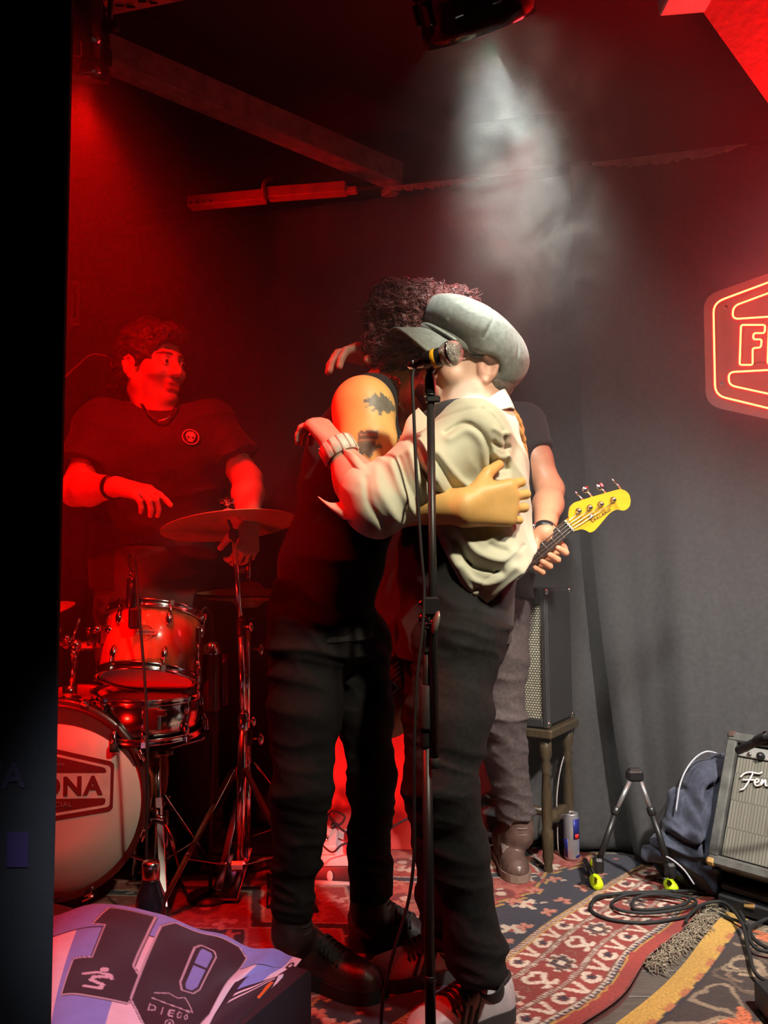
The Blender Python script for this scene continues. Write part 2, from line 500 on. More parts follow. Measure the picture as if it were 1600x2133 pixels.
# long torn strip of plaster where the wall meets the ceiling
def ragged(name, x0, x1, py0, py1, seed, thick):
    rr = random.Random(seed); n = 40; top = []; bot = []
    for i in range(n+1):
        t = i/n; px = x0 + (x1-x0)*t; py = py0 + (py1-py0)*t
        for it in range(3):
            pass
        X = 0.0; Yw = 3.1
        for it in range(6):
            p = P(px, py, Yw); Yw = WALLY(p.x) - 0.175
        w_ = thick*math.sin(math.pi*min(1, t*1.05))**0.6*(0.6+0.8*rr.random())
        top.append(P(px, py, Yw)); bot.append(P(px, py+w_, Yw))
    m = MB(); vs_ = []; fs = []
    for a, b in zip(top, bot): vs_ += [a, b, a+Vector((0, 0.02, 0)), b+Vector((0, 0.02, 0))]
    for i in range(n):
        q = i*4; r = q+4
        fs += [(q, q+1, r+1, r), (q+1, q+3, r+3, r+1), (q, r, r+2, q+2), (q+2, r+2, r+3, q+3)]
    m._add(vs_, fs); m.f.append((0, 2, 3, 1)); m.sm.append(False)
    e = n*4; m.f.append((e, e+1, e+3, e+2)); m.sm.append(False)
    return structure(m.build(name, plastermat))
ragged('trim_1', 1235, 1560, 338, 298, 3, 14)
ragged('trim_2', 812, 1000, 388, 368, 5, 9)
# black lining board between the strips (ceiling edge bead)
def wallpt(px, py, off):
    Yw = 3.1
    for _ in range(6): p = P(px, py, Yw); Yw = WALLY(p.x) - off
    return P(px, py, Yw)
structure(MB().tube([wallpt(320, 440, 0.02), wallpt(1590, 300, 0.02)], 0.012, 6).build('trim_3', blackwall))

# sloping red soffit at the upper right (underside of a stair)
A, B = P(1432, -20, 2.15), P(1625, 250, 2.35)
d = (B-A).normalized()
A2 = A - d*0.35; B2 = B + d*0.55
front = Vector((0.15, -0.9, 0.25)).normalized()
side = d.cross(Vector((0, 1, 0))).normalized()
if side.z < 0: side = -side
depth_dir = Vector((0.25, -0.96, 0.1)).normalized()
up = Vector((0.75, 0, 0.66))
m = MB()
q = [A2, B2, B2 + depth_dir*1.2, A2 + depth_dir*1.2]
q2 = [p + up*0.12 for p in q]
m._add(q+q2, [(0,1,2,3), (7,6,5,4), (0,4,5,1), (1,5,6,2), (2,6,7,3), (3,7,4,0)])
structure(m.build('ceiling_soffit', redwall))

# curtains: real folded cloth with thickness
def curtain(name, top, bot, z0, z1, nf, amp, label, power=3.0, wav=0.0):
    NU, NV = 260, 60; vs_ = np.zeros((NU+1, NV+1, 3), dtype=np.float32)
    tp = [Vector((*p, 0)) for p in top]; bp = [Vector((*p, 0)) for p in bot]
    tp = bez(tp, 40); bp = bez(bp, 40)
    def at(path, t):
        x = t*(len(path)-1); i = min(int(x), len(path)-2); return path[i].lerp(path[i+1], x-i)
    rr = random.Random(name); ph = [rr.random()*6.28 for _ in range(6)]
    for i in range(NU+1):
        t = i/NU; a = at(tp, t); b = at(bp, t); a2 = at(tp, min(1, t+0.01)); dd = (a2-at(tp, max(0, t-0.01))).normalized(); nn = Vector((dd.y, -dd.x, 0))
        fold = math.sin(t*nf*6.283+ph[0]+0.8*math.sin(t*7+ph[1])) + 0.25*math.sin(t*nf*2.3*6.283+ph[2]) + 0.3*math.sin(t*nf*0.37*6.283+ph[3])
        for j in range(NV+1):
            v = j/NV; s = v**power
            p = a.lerp(b, s) + nn*(amp*fold*(0.5+0.8*v))
            vs_[i, j] = (p.x, p.y, z1 + (z0-z1)*v)
    g = np.arange((NU+1)*(NV+1)).reshape(NU+1, NV+1)
    quads = np.stack([g[:-1, :-1], g[1:, :-1], g[1:, 1:], g[:-1, 1:]], -1).reshape(-1, 4)
    me = mesh_np(name, vs_.reshape(-1, 3), quads)
    o = link_mesh(name, me, curtmat); sd = o.modifiers.new('thick', 'SOLIDIFY'); sd.thickness = 0.006
    return tag(o, label, 'curtain')
curtain('stage_curtain', [(-2.3, WALLY(-2.3)-0.07), (-0.8, WALLY(-0.8)-0.07), (0.9, WALLY(0.9)-0.07)],
        [(-2.3, WALLY(-2.3)-0.09), (-0.8, WALLY(-0.8)-0.09), (0.9, WALLY(0.9)-0.09)], 0.012, 2.50, 15, 0.010,
        'wide black curtain hung along the back wall behind the drummer')
curtain('stage_curtain', [(0.71, WALLY(0.71)-0.13), (1.3, WALLY(1.3)-0.13), (2.3, WALLY(2.3)-0.14)],
        [(0.855, 2.80), (0.98, 2.56), (1.2, 2.52), (2.3, 2.36)], 0.012, 2.50, 3.6, 0.017,
        'dark grey curtain beside the stool, its hem pulled forward onto the rug', 2.4)

# ---------------------------------------------------------------- ceiling steel
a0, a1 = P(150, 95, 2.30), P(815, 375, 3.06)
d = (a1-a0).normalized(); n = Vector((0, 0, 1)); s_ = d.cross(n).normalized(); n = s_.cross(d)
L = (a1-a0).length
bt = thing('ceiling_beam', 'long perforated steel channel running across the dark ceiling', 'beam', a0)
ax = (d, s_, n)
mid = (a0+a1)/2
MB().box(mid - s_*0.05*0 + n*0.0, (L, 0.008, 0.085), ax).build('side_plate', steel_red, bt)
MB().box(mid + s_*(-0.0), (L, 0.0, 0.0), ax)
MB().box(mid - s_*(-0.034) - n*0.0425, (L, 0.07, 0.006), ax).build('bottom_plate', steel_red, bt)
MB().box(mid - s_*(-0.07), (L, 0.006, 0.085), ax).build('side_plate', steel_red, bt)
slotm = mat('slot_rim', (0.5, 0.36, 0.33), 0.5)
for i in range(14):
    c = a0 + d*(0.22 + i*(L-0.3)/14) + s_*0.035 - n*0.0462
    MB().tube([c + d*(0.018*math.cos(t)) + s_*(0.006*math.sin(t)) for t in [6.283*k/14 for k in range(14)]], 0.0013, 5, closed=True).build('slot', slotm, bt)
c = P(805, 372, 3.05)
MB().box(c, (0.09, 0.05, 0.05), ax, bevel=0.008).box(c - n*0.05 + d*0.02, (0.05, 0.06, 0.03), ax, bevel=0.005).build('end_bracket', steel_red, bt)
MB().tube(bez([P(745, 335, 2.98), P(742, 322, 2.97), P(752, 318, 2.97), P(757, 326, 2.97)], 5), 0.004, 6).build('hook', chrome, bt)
# red-lit cable tray below it
tr = thing('cable_tray', 'red-lit metal cable tray hanging under the dark ceiling', 'cable tray', P(395, 425, 3.05))
tm = mat('tray_red_lit', (0.75, 0.06, 0.05), 0.5, scale=20, var=0.2, bump=0.2)  # red light on the tray is put into its base colour
def bar(p, q, hgt, dep, nm, m, par):
    dd = (q-p).normalized(); ss = dd.cross(Vector((0, 0, 1))).normalized(); nn = ss.cross(dd)
    return MB().box((p+q)/2, ((q-p).length, dep, hgt), (dd, ss, nn), bevel=0.003).build(nm, m, par)
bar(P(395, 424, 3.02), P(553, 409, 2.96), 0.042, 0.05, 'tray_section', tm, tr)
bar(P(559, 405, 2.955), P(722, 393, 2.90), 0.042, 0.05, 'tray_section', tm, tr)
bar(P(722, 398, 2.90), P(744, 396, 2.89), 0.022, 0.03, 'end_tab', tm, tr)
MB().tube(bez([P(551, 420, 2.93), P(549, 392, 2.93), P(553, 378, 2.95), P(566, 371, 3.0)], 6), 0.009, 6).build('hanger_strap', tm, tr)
for i in range(4):
    c = P(398+14*i, 424-1.2*i, 2.985); MB().cyl(c, c+Vector((0, -0.012, 0)), 0.004, seg=8).build('screw', chrome, tr)

# ceiling board with holes, upper left corner
vb = thing('ceiling_panel', 'red-lit perforated ceiling panel in the upper left corner', 'panel', P(230, 20, 2.0))
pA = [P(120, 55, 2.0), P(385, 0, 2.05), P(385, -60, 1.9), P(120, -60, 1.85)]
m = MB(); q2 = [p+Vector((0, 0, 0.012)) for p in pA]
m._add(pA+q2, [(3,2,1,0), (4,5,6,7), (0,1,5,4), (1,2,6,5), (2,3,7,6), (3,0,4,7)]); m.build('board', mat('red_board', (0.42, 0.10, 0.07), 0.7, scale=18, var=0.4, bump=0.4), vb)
holem = mat('hole_black', (0.004, 0.003, 0.003), 0.9)
for i in range(11):
    t = i/10
    for r_ in range(2):
        c = pA[0].lerp(pA[1], 0.03+0.9*t).lerp(pA[3].lerp(pA[2], 0.03+0.9*t), 0.18+0.3*r_+0.06*math.sin(i*3))
        MB().box(c - Vector((0, 0, 0.002)), (0.022, 0.008, 0.003), bevel=0.001).build('slot', holem, vb)

# pale vent box at the top right
vt = thing('ceiling_vent', 'pale flat vent box at the very top beside the red soffit', 'vent', P(1440, 0, 1.9))
pm = mat('pale_metal', (0.55, 0.45, 0.42), 0.5)
c = P(1432, -14, 1.9)
MB().box(c, (0.12, 0.09, 0.05), (Vector((1, 0, 0.08)).normalized(), Vector((0, 1, 0)), Vector((-0.08, 0, 1)).normalized()), bevel=0.004).build('housing', pm, vt)
MB().box(c + Vector((0.0, -0.047, -0.008)), (0.09, 0.003, 0.006)).build('slot', holem, vt)
MB().box(c + Vector((0.0, -0.047, 0.008)), (0.09, 0.003, 0.006)).build('slot', holem, vt)
# ================================================================ stage lamps in view
lensm = mat('lamp_lens', (0.9, 0.9, 0.85), 0.3, emit=(1.0, 0.95, 0.8), estr=14.0)
lensr = mat('red_lens', (0.9, 0.1, 0.08), 0.3, emit=(1.0, 0.02, 0.01), estr=10.0)
gloss = mat('gloss_black', (0.01, 0.01, 0.01), 0.16, coat=0.5, var=0.05)
def par_can(name, label, rim, axis, R, lens, lamp, energy, color, angle):
    """rim: centre of the open end; axis: where it shines"""
    axis = axis.normalized(); back = -axis
    t = thing(name, label, 'stage light', rim)
    u, v = ortho(axis)
    MB().lathe(rim, back, [(R*0.93, 0.0), (R, 0.0), (R, 0.03), (R*0.97, 0.034), (R*0.97, 0.085), (R*1.01, 0.09), (R*0.99, 0.1), (R*0.86, 0.17), (R*0.55, 0.24), (R*0.5, 0.29), (0.0, 0.295)], 48, cap=False).build('housing', gloss, t)
    MB().lathe(rim, back, [(R*0.93, 0.0), (R*0.92, 0.05), (R*0.7, 0.055)], 48, cap=False).build('inner_ring', darkmetal, t)
    MB().lathe(rim + back*0.052, back, [(0.0, 0.0), (R*0.45, 0.0), (R*0.9, 0.012), (R*0.9, 0.02), (0, 0.025)], 40, cap=False).build('lens', lens, t)
    for i in range(10):
        a = 6.283*i/10; c = rim + back*0.062 + (u*math.cos(a)+v*math.sin(a))*R*0.985
        MB().box(c, (0.022, 0.012, 0.04), ((u*-math.sin(a)+v*math.cos(a)), (u*math.cos(a)+v*math.sin(a)), axis), bevel=0.003).build('rim_clip', gloss, t)
    sx = ortho(axis, Vector((1, 0, 0)))[0]
    top = rim + back*0.14 + Vector((0, 0, 0.24))
    MB().tube([rim+back*0.13+sx*R*1.02, rim+back*0.14+sx*R*1.1+Vector((0,0,0.14)), top, rim+back*0.14-sx*R*1.1+Vector((0,0,0.14)), rim+back*0.13-sx*R*1.02], 0.008, 8).build('yoke', darkmetal, t)
    for sg in (1, -1):
        c = rim+back*0.13+sx*R*1.0*sg
        MB().cyl(c, c+sx*sg*0.03, 0.016, 0.013, 12).build('knob', blackplastic, t)
    MB().cyl(top, Vector((top.x, top.y, 2.80)), 0.012, seg=10).build('hanging_rod', darkmetal, t)
    MB().tube(bez([rim+back*0.29, rim+back*0.34+Vector((0.03,0,0.02)), top+Vector((0.05,0.02,0.05)), Vector((top.x+0.03, top.y+0.02, 2.80))], 8), 0.004, 6).build('power_cord', rubber, t)
    d = bpy.data.lights.new(lamp, 'SPOT'); d.energy = energy; d.color = color
    d.spot_size = math.radians(angle); d.spot_blend = 0.7; d.shadow_soft_size = R*0.5
    o = bpy.data.objects.new(lamp, d); COL.objects.link(o)
    o.location = rim + axis*0.015; o.rotation_euler = axis.to_track_quat('-Z', 'Y').to_euler()
    return t
par_can('stage_light', 'large glossy black can lamp shining white down through the smoke', P(1000, 62, 1.55), Vector((0.30, 0.60, -0.74)), 0.118, lensm, 'white_can_lamp', 95, (0.93, 1.0, 0.92), 62)
par_can('stage_light', 'small black can lamp throwing red light, in front of the ceiling beam', P(168, 165, 2.0), Vector((-0.12, 0.42, -0.9)), 0.075, lensr, 'red_can_lamp', 100, RED, 85)
ledm = mat('status_led', (1, 0.1, 0.1), 0.4, emit=(1, 0.05, 0.04), estr=6)

# ================================================================ neon sign
neon = mat('neon_tube', (1.0, 0.5, 0.2), 0.4, emit=(1.0, 0.28, 0.07), estr=6.0)
neonred = mat('neon_jacket', (0.7, 0.02, 0.03), 0.35, emit=(1.0, 0.01, 0.015), estr=1.1)
acry = mat('acrylic_back', (0.80, 0.55, 0.58), 0.35, alpha=0.5, var=0.02)
YS = 2.62
sg = thing('neon_sign', 'red neon sign with hexagonal outline and letter F on the curtain', 'neon sign', P(1600, 720, YS))
tilt = Vector((1, -0.20, 0)).normalized(); upv = Vector((0, 0, 1))
o0 = P(1490, 730, YS)
def sp(px, py, off=0.0):
    """point on the sign plane through o0"""
    r = ray(px, py); nrm = tilt.cross(upv)
    return CAM + r*((o0-CAM).dot(nrm)/r.dot(nrm)) + nrm*off
nrm = tilt.cross(upv)
if nrm.y > 0: nrm = -nrm
def loc2(px, py):
    p = sp(px, py) - o0; return (p.dot(tilt), p.z)
def roundpoly(pts, r, n=5):
    out = []; N = len(pts)
    for i in range(N):
        p = Vector((*pts[i], 0)); a = Vector((*pts[i-1], 0)); b = Vector((*pts[(i+1) % N], 0))
        da = (a-p); db = (b-p); rr = min(r, da.length*0.45, db.length*0.45)
        s0 = p+da.normalized()*rr; s1 = p+db.normalized()*rr
        for k_ in range(n+1):
            t = k_/n; q = s0*(1-t)**2 + p*2*t*(1-t) + s1*t*t; out.append((q.x, q.y))
    return out
xl, yt = loc2(1502, 632); _, ybm = loc2(1490, 825); xl2, _ = loc2(1488, 815)
Wd = 0.60; xc = xl2 + Wd/2
top_y = loc2(1600, 588)[1] + 0.035; bot_y = loc2(1600, 862)[1] - 0.035
hexo = [(xl2+0.006, yt), (xc, yt+0.095), (xl2+Wd-0.006, yt), (xl2+Wd, ybm), (xc, ybm-0.095), (xl2, ybm)]
def on(p, off): return o0 + tilt*p[0] + upv*p[1] + nrm*off
def neon_loop(pts, r, name, closed=True):
    pp = [on(p, 0.012) for p in (roundpoly(pts, r) if closed else pts)]
    MB().tube(pp, 0.0029, 8, closed=closed).build(name, neon, sg)
    pp = [on(p, 0.007) for p in (roundpoly(pts, r) if closed else pts)]
    MB().tube(pp, 0.0050, 8, closed=closed).build('tube_jacket', neonred, sg)
out = [(p[0] + (0.028 if p[0] > xc else -0.028 if p[0] < xc-0.01 else 0), p[1] + (0.03 if p[1] > (yt+ybm)/2 else -0.03)) for p in hexo]
MB().prism(roundpoly(out, 0.05), o0 - nrm*0.004, tilt, upv, -0.004 if tilt.cross(upv).dot(nrm) < 0 else 0.004).build('acrylic_plate', acry, sg)
neon_loop(hexo, 0.035, 'hexagon_tube')
def pl(*pts): return [loc2(x, y) for x, y in pts]
a1 = pl((1524, 667), (1526, 640)); a2 = pl((1516, 777), (1517, 804))
mx_ = lambda p: (2*xc-p[0], p[1])
neon_loop([a1[0], a1[1], (xc, a1[1][1]+0.075), mx_(a1[1]), mx_(a1[0])], 0.02, 'upper_panel_tube')
neon_loop([a2[1], a2[0], mx_(a2[0]), mx_(a2[1]), (xc, a2[1][1]-0.075)], 0.02, 'lower_panel_tube')
neon_loop(pl((1539, 762), (1542, 679), (1592, 679), (1591, 696), (1568, 696), (1567, 709), (1585, 709), (1583, 726), (1566, 727), (1566, 762)), 0.008, 'letter_tube')
I0 = pl((1597, 760), (1600, 679))
neon_loop([I0[0], (I0[1][0], I0[1][1]), (I0[1][0]+0.036, I0[1][1]), (I0[0][0]+0.036, I0[0][1])], 0.008, 'letter_tube')
MB().tube(bez([on(loc2(1566, 760), 0.012), on(loc2(1580, 757), 0.014), on(loc2(1597, 758), 0.012)], 6), 0.0012, 5).build('jumper_wire', rubber, sg)
for pxy in ((1512, 640), (1503, 800)):
    c = on(loc2(*pxy), 0.0); MB().cyl(c - nrm*0.03, c + nrm*0.006, 0.006, seg=10).build('standoff', chrome, sg)
# soft red glow given off by the sign's tubes
d = bpy.data.lights.new('neon_glow', 'AREA'); d.energy = 16; d.color = (1, 0.04, 0.06); d.size = 0.5
o = bpy.data.objects.new('neon_glow', d); COL.objects.link(o); o.location = on((xc, (yt+ybm)/2), 0.03)
o.rotation_euler = nrm.to_track_quat('-Z', 'Y').to_euler()
# ================================================================ people
def A3(f, l, u): return np.array([list(f), list(l), list(u)], dtype=np.float32)
class Head:
    """local frame: f forward, l sideways, u up; o at ear level, mid-skull"""
    def __init__(s, o, f, u, sc=1.0):
        s.o = Vector(o); s.f = Vector(f).normalized(); s.u = (Vector(u) - s.f*Vector(u).dot(s.f)).normalized(); s.l = s.u.cross(s.f); s.sc = sc
    def p(s, f, l, u): return s.o + (s.f*f + s.l*l + s.u*u)*s.sc
    def sculpt(s, F_, neck, rn=0.056, mouth_open=0.0):
        a = A3(s.f, s.l, s.u); q = s.sc
        E = lambda c, r, k=0.02, op='add': F_.ell(s.p(*c), [x*q for x in r], a, k*q, op)
        C = lambda c0, c1, r0, r1, k=0.012, op='add': F_.cone(s.p(*c0), s.p(*c1), r0*q, r1*q, k*q, op)
        C((-0.03, 0, -0.03), (-0.03, 0, -0.06), 0.05, 0.05, 0.03)
        F_.cone(s.p(-0.022, 0, -0.03), neck, rn*q, (rn+0.008)*q, 0.03)
        E((-0.012, 0, 0.045), (0.098, 0.077, 0.094))
        E((0.032, 0, -0.012), (0.066, 0.062, 0.088), 0.03)
        for sg in (1, -1):
            C((0.0, 0.048*sg, -0.045), (0.062, 0.014*sg, -0.093), 0.026, 0.017, 0.025)
            E((0.066, 0.042*sg, -0.016), (0.026, 0.022, 0.022), 0.02)
        E((0.078, 0, -0.094), (0.022, 0.024, 0.018), 0.02)
        C((0.088, -0.03, 0.034), (0.088, 0.03, 0.034), 0.011, 0.011, 0.014)
        for sg in (1, -1):
            E((0.104, 0.032*sg, 0.012), (0.016, 0.020, 0.013), 0.014, 'sub')
            E((0.083, 0.031*sg, 0.012), (0.013, 0.0145, 0.0125), 0.003)
            C((0.088, 0.018*sg, 0.020), (0.088, 0.045*sg, 0.019), 0.0045, 0.0045, 0.004)
        C((0.094, 0, 0.022), (0.118, 0, -0.018), 0.0085, 0.0115, 0.014)
        for sg in (1, -1): E((0.104, 0.012*sg, -0.021), (0.012, 0.009, 0.009), 0.008)
        C((0.094, -0.018, -0.050), (0.094, 0.018, -0.050), 0.0085, 0.0085, 0.008)
        C((0.092, -0.016, -0.062-mouth_open), (0.092, 0.016, -0.062-mouth_open), 0.009, 0.009, 0.008)
        C((0.106, -0.018, -0.0565-mouth_open/2), (0.106, 0.018, -0.0565-mouth_open/2), 0.0035+mouth_open/2, 0.0035+mouth_open/2, 0.004, 'sub')
        for sg in (1, -1):
            E((-0.014, 0.076*sg, 0.000), (0.026, 0.010, 0.033), 0.008)
            C((-0.034, 0.082*sg, 0.018), (-0.005, 0.083*sg, 0.028), 0.0065, 0.0065, 0.004)
            C((-0.036, 0.083*sg, 0.016), (-0.026, 0.081*sg, -0.018), 0.0065, 0.006, 0.004)
            E((-0.013, 0.089*sg, 0.004), (0.013, 0.010, 0.017), 0.006, 'sub')
            E((-0.010, 0.078*sg, -0.030), (0.009, 0.007, 0.010), 0.005)

def hand(F_, wrist, d, n, side, curl=(0.5, 0.7, 0.5), thumb=(0.8, 0.3), sc=1.0, spread=0.06, over=None, forearm=None):
    """wrist point, d along the hand, n palm normal, side=+1/-1 puts the thumb on d x n or opposite"""
    w_ = Vector(wrist); d = Vector(d).normalized(); n = (Vector(n) - d*Vector(n).dot(d)).normalized(); s_ = d.cross(n)*side
    pl_ = 0.088*sc
    bases = []
    for i, off in enumerate((0.031, 0.0105, -0.0105, -0.030)):
        b = w_ + d*(pl_*(1.0, 1.04, 1.0, 0.92)[i]) + s_*off*sc
        F_.cone(w_ + d*0.004 + s_*off*0.55*sc, b, 0.0165*sc, 0.0125*sc, 0.016*sc)
        bases.append(b)
    F_.cone(w_ + d*0.02*sc + s_*0.012*sc, w_ + d*0.05*sc + s_*0.028*sc + n*0.008, 0.017*sc, 0.014*sc, 0.014*sc)
    L = (0.072, 0.080, 0.074, 0.058); tips = []
    for i in range(4):
        c = over[i] if over and over[i] is not None else curl
        dirv = (d + s_*((1.5-i)*spread)).normalized(); p = bases[i]; ang = 0.0
        r = (0.0098, 0.0100, 0.0096, 0.0085)[i]*sc
        for j, fr in enumerate((0.45, 0.32, 0.23)):
            ang += c[j]
            dv = dirv*math.cos(ang) + n*math.sin(ang)
            q = p + dv*(L[i]*fr*sc)
            F_.cone(p, q, r, r*0.90, 0.004)
            p = q; r *= 0.90
        tips.append((p, dv))
    b = w_ + d*0.030*sc + s_*0.030*sc + n*0.006
    d1 = (d*0.62 + s_*0.75*thumb[0] + n*0.32).normalized()
    m_ = b + d1*0.040*sc
    d2 = (d1*math.cos(thumb[1]) + (d*0.6+n*0.5-s_*0.3).normalized()*math.sin(thumb[1])).normalized()
    t = m_ + d2*0.034*sc
    F_.cone(b, m_, 0.0145*sc, 0.0115*sc, 0.012*sc); F_.cone(m_, t, 0.0112*sc, 0.0095*sc, 0.004)
    tips.append((t, d2))
    return tips

def skin(name, col, var=0.10): return mat(name, col, 0.48, var=var, scale=28, bump=0.08, bscale=180, attr='paint')
def creases(p, amp, s1, dirv, seed):
    """fold relief: stretched noise ridges across dirv"""
    d = np.array(dirv, dtype=np.float32); d /= np.linalg.norm(d)
    t = p @ d; o = p - t[:, None]*d
    w_ = vnoise(p*5.0, seed)*0.35
    a = vnoise(np.concatenate([(o*s1*0.28 + d*(t*s1)[:, None] + (w_*1.0)[:, None])], 0), seed+1)
    return -amp*(1-np.abs(a))**2
DENIM = mat('black_denim', (0.0085, 0.008, 0.0085), 0.85, scale=90, var=0.35, bump=0.2, bscale=400, spec=0.2)
v3 = lambda p: np.array(p, dtype=np.float32)
def seg_t(p, a, b):
    a = v3(a); d = v3(b)-a; return ((p-a) @ d)/float(d@d)

# ---------------------------------------------------------------- person A: curly hair, black vest, faces right
A = {}
A['pelvis'] = P(668, 1300, 2.04); A['waist'] = P(690, 1170, 2.05); A['chest'] = P(745, 985, 2.04); A['neck'] = P(806, 812, 2.02)
A['shR'] = P(757, 845, 1.865); A['elR'] = P(765, 1035, 1.80); A['wrR'] = P(965, 1058, 1.685); 
A['shL'] = P(822, 850, 2.20); A['elL'] = P(985, 985, 2.30); A['wrL'] = P(1074, 985, 2.10)
A['hipR'] = P(640, 1335, 1.96); A['hipL'] = P(735, 1335, 2.12)
A['knR'] = P(628, 1635, 1.92); A['knL'] = P(774, 1615, 2.10)
A['anR'] = P(608, 1890, 1.955); A['anL'] = P(771, 1850, 2.10)
hA = Head(P(880, 700, 2.03), Vector((0.78, 0.52, -0.10)), Vector((0.22, 0.0, 1)), 1.0)
rootA = thing('person', 'person with curly dark hair and tattooed bare arm in black vest, hugging', 'person', (A['pelvis'].x, A['pelvis'].y, 0))
lo, hi = (-0.36, 1.58, 0.05), (0.46, 2.42, 1.72)
fb = SDF(lo, hi, 0.0042)
fb.ell(A['chest'], (0.115, 0.165, 0.17), k=0.04)
fb.cone(A['waist'], A['chest'], 0.10, 0.11, 0.05, flat=(0, 1, 0), ff=0.75)
fb.cone(A['pelvis'], A['waist'], 0.105, 0.10, 0.05, flat=(0, 1, 0), ff=0.75)
fb.cone(A['neck']+V(-0.03, -0.02, -0.03), A['shR'], 0.05, 0.06, 0.04); fb.cone(A['neck']+V(-0.03, 0.02, -0.03), A['shL'], 0.05, 0.06, 0.04)
fb.ell(A['shR']+V(0.0, 0.0, -0.02), (0.070, 0.062, 0.075), k=0.03)
fb.chain([A['shR'], A['shR'].lerp(A['elR'], 0.45)+V(0.006, 0, 0), A['elR']], [0.064, 0.066, 0.046], 0.03)
fb.chain([A['elR'], A['elR'].lerp(A['wrR'], 0.35), A['wrR']], [0.048, 0.056, 0.036], 0.02)
fb.chain([A['shL'], A['elL'], A['wrL']], [0.058, 0.044, 0.03], 0.03)
for s_ in 'RL': fb.chain([A['hip'+s_], A['kn'+s_], A['an'+s_]], [0.075, 0.048, 0.036], 0.03)
hA.sculpt(fb, A['neck'])
hand(fb, A['wrR'], V(0.93, 0.10, 0.10), V(0.1, 0.95, 0.1), 1, (0.55, 0.75, 0.5), (0.9, 0.5), 1.2, 0.10)
hand(fb, A['wrL'], V(0.02, -0.72, 0.55), V(-1, -0.1, 0), -1, (0.12, 0.22, 0.2), (0.8, 0.3), 1.12, 0.12)
tat1 = [(-.9, .25), (-.45, .42), (-.2, .72), (.05, .55), (.15, .95), (.38, .6), (.62, .55), (.9, .1), (1, -.3), (.75, -.2), (.55, -.55), (.3, -.35), (.1, -.8), (-.05, -.45), (-.4, -.55), (-.25, -.2), (-.75, -.25), (-.45, .0)]
tat2 = [(-.55, .95), (-.3, .8), (0, 1.0), (.35, .85), (.6, .95), (.62, .45), (.55, .1), (1.0, -.25), (.45, -.35), (.2, -.95), (-.25, -.75), (-.6, -.85), (-.95, -.3), (-.6, .1)]
def skinA(p):
    c = np.tile(np.array([0.74, 0.43, 0.14], dtype=np.float32), (len(p), 1))
    near = (p[:, 1] < A['shR'].y + 0.0) & (p[:, 0] < A['shR'].x + 0.12)
    for poly, cen, sx, sz in ((tat1, P(789, 842, 1.80), 0.042, 0.036), (tat2, P(766, 927, 1.78), 0.037, 0.033)):
        x = (p[:, 0]-cen.x)/sx; z = (p[:, 2]-cen.z)/sz
        wob = 0.10*vnoise(p*120, 3)
        m_ = near & inpoly(x+wob, z+wob, poly)
        c[m_] = np.array([0.15, 0.145, 0.115])*(1+0.30*vnoise(p[m_]*110, 5)[:, None])
    if True:
        cen = P(766, 927, 1.78); z = (p[:, 2]-cen.z)/0.033; x = (p[:, 0]-cen.x)/0.037
        c[near & ((np.abs(z-0.62) < 0.06) | (np.abs(z-0.25) < 0.06)) & (np.abs(x) < 0.5)] = [0.36, 0.23, 0.13]
    return c
fb.mesh('body', skin('skin_curly', (0.5, 0.3, 0.16)), rootA, skinA); del fb
# vest
ft = SDF((-0.36, 1.75, 0.75), (0.25, 2.36, 1.55), 0.006)
ft.ell(A['chest'], (0.135, 0.175, 0.185), k=0.04)
ft.cone(A['waist'], A['chest'], 0.118, 0.125, 0.05, flat=(0, 1, 0), ff=0.75)
ft.cone(A['pelvis']+V(0, 0, -0.03), A['waist'], 0.128, 0.118, 0.05, flat=(0, 1, 0), ff=0.75)
for sg, sh in ((-1, 'shR'), (1, 'shL')):
    ft.cone(A['neck']+V(-0.045, 0.09*sg, -0.035), A['chest']+V(-0.05, 0.10*sg, 0.06), 0.05, 0.06, 0.03)
    ft.cone(A['neck']+V(-0.02, 0.09*sg, -0.035), A['chest']+V(0.04, 0.10*sg, 0.06), 0.045, 0.06, 0.03)
ft.ell(A['shR']+V(0.03, -0.06, -0.03), (0.10, 0.075, 0.11), k=0.02, op='sub')
ft.ell(A['shL']+V(0.03, 0.06, -0.03), (0.10, 0.075, 0.11), k=0.02, op='sub')
ft.cone(A['neck']+V(0.03, 0, 0.02), A['neck']+V(0.06, 0, -0.06), 0.07, 0.05, 0.02, op='sub')
ft.cone(A['neck']+V(-0.0, 0, 0.03), A['neck']+V(-0.01, 0, -0.015), 0.072, 0.055, 0.02, op='sub')
ft.cut(A['pelvis']+V(0, 0, -0.03), (0, 0, -1))
ft.disp(lambda p: creases(p, 0.008, 14, (0.3, 0, 1), 4))
VEST = mat('black_jersey', (0.013, 0.012, 0.013), 0.9, scale=60, var=0.2, bump=0.1, bscale=300, sheen=0.05)
ft.mesh('vest', VEST, rootA); del ft
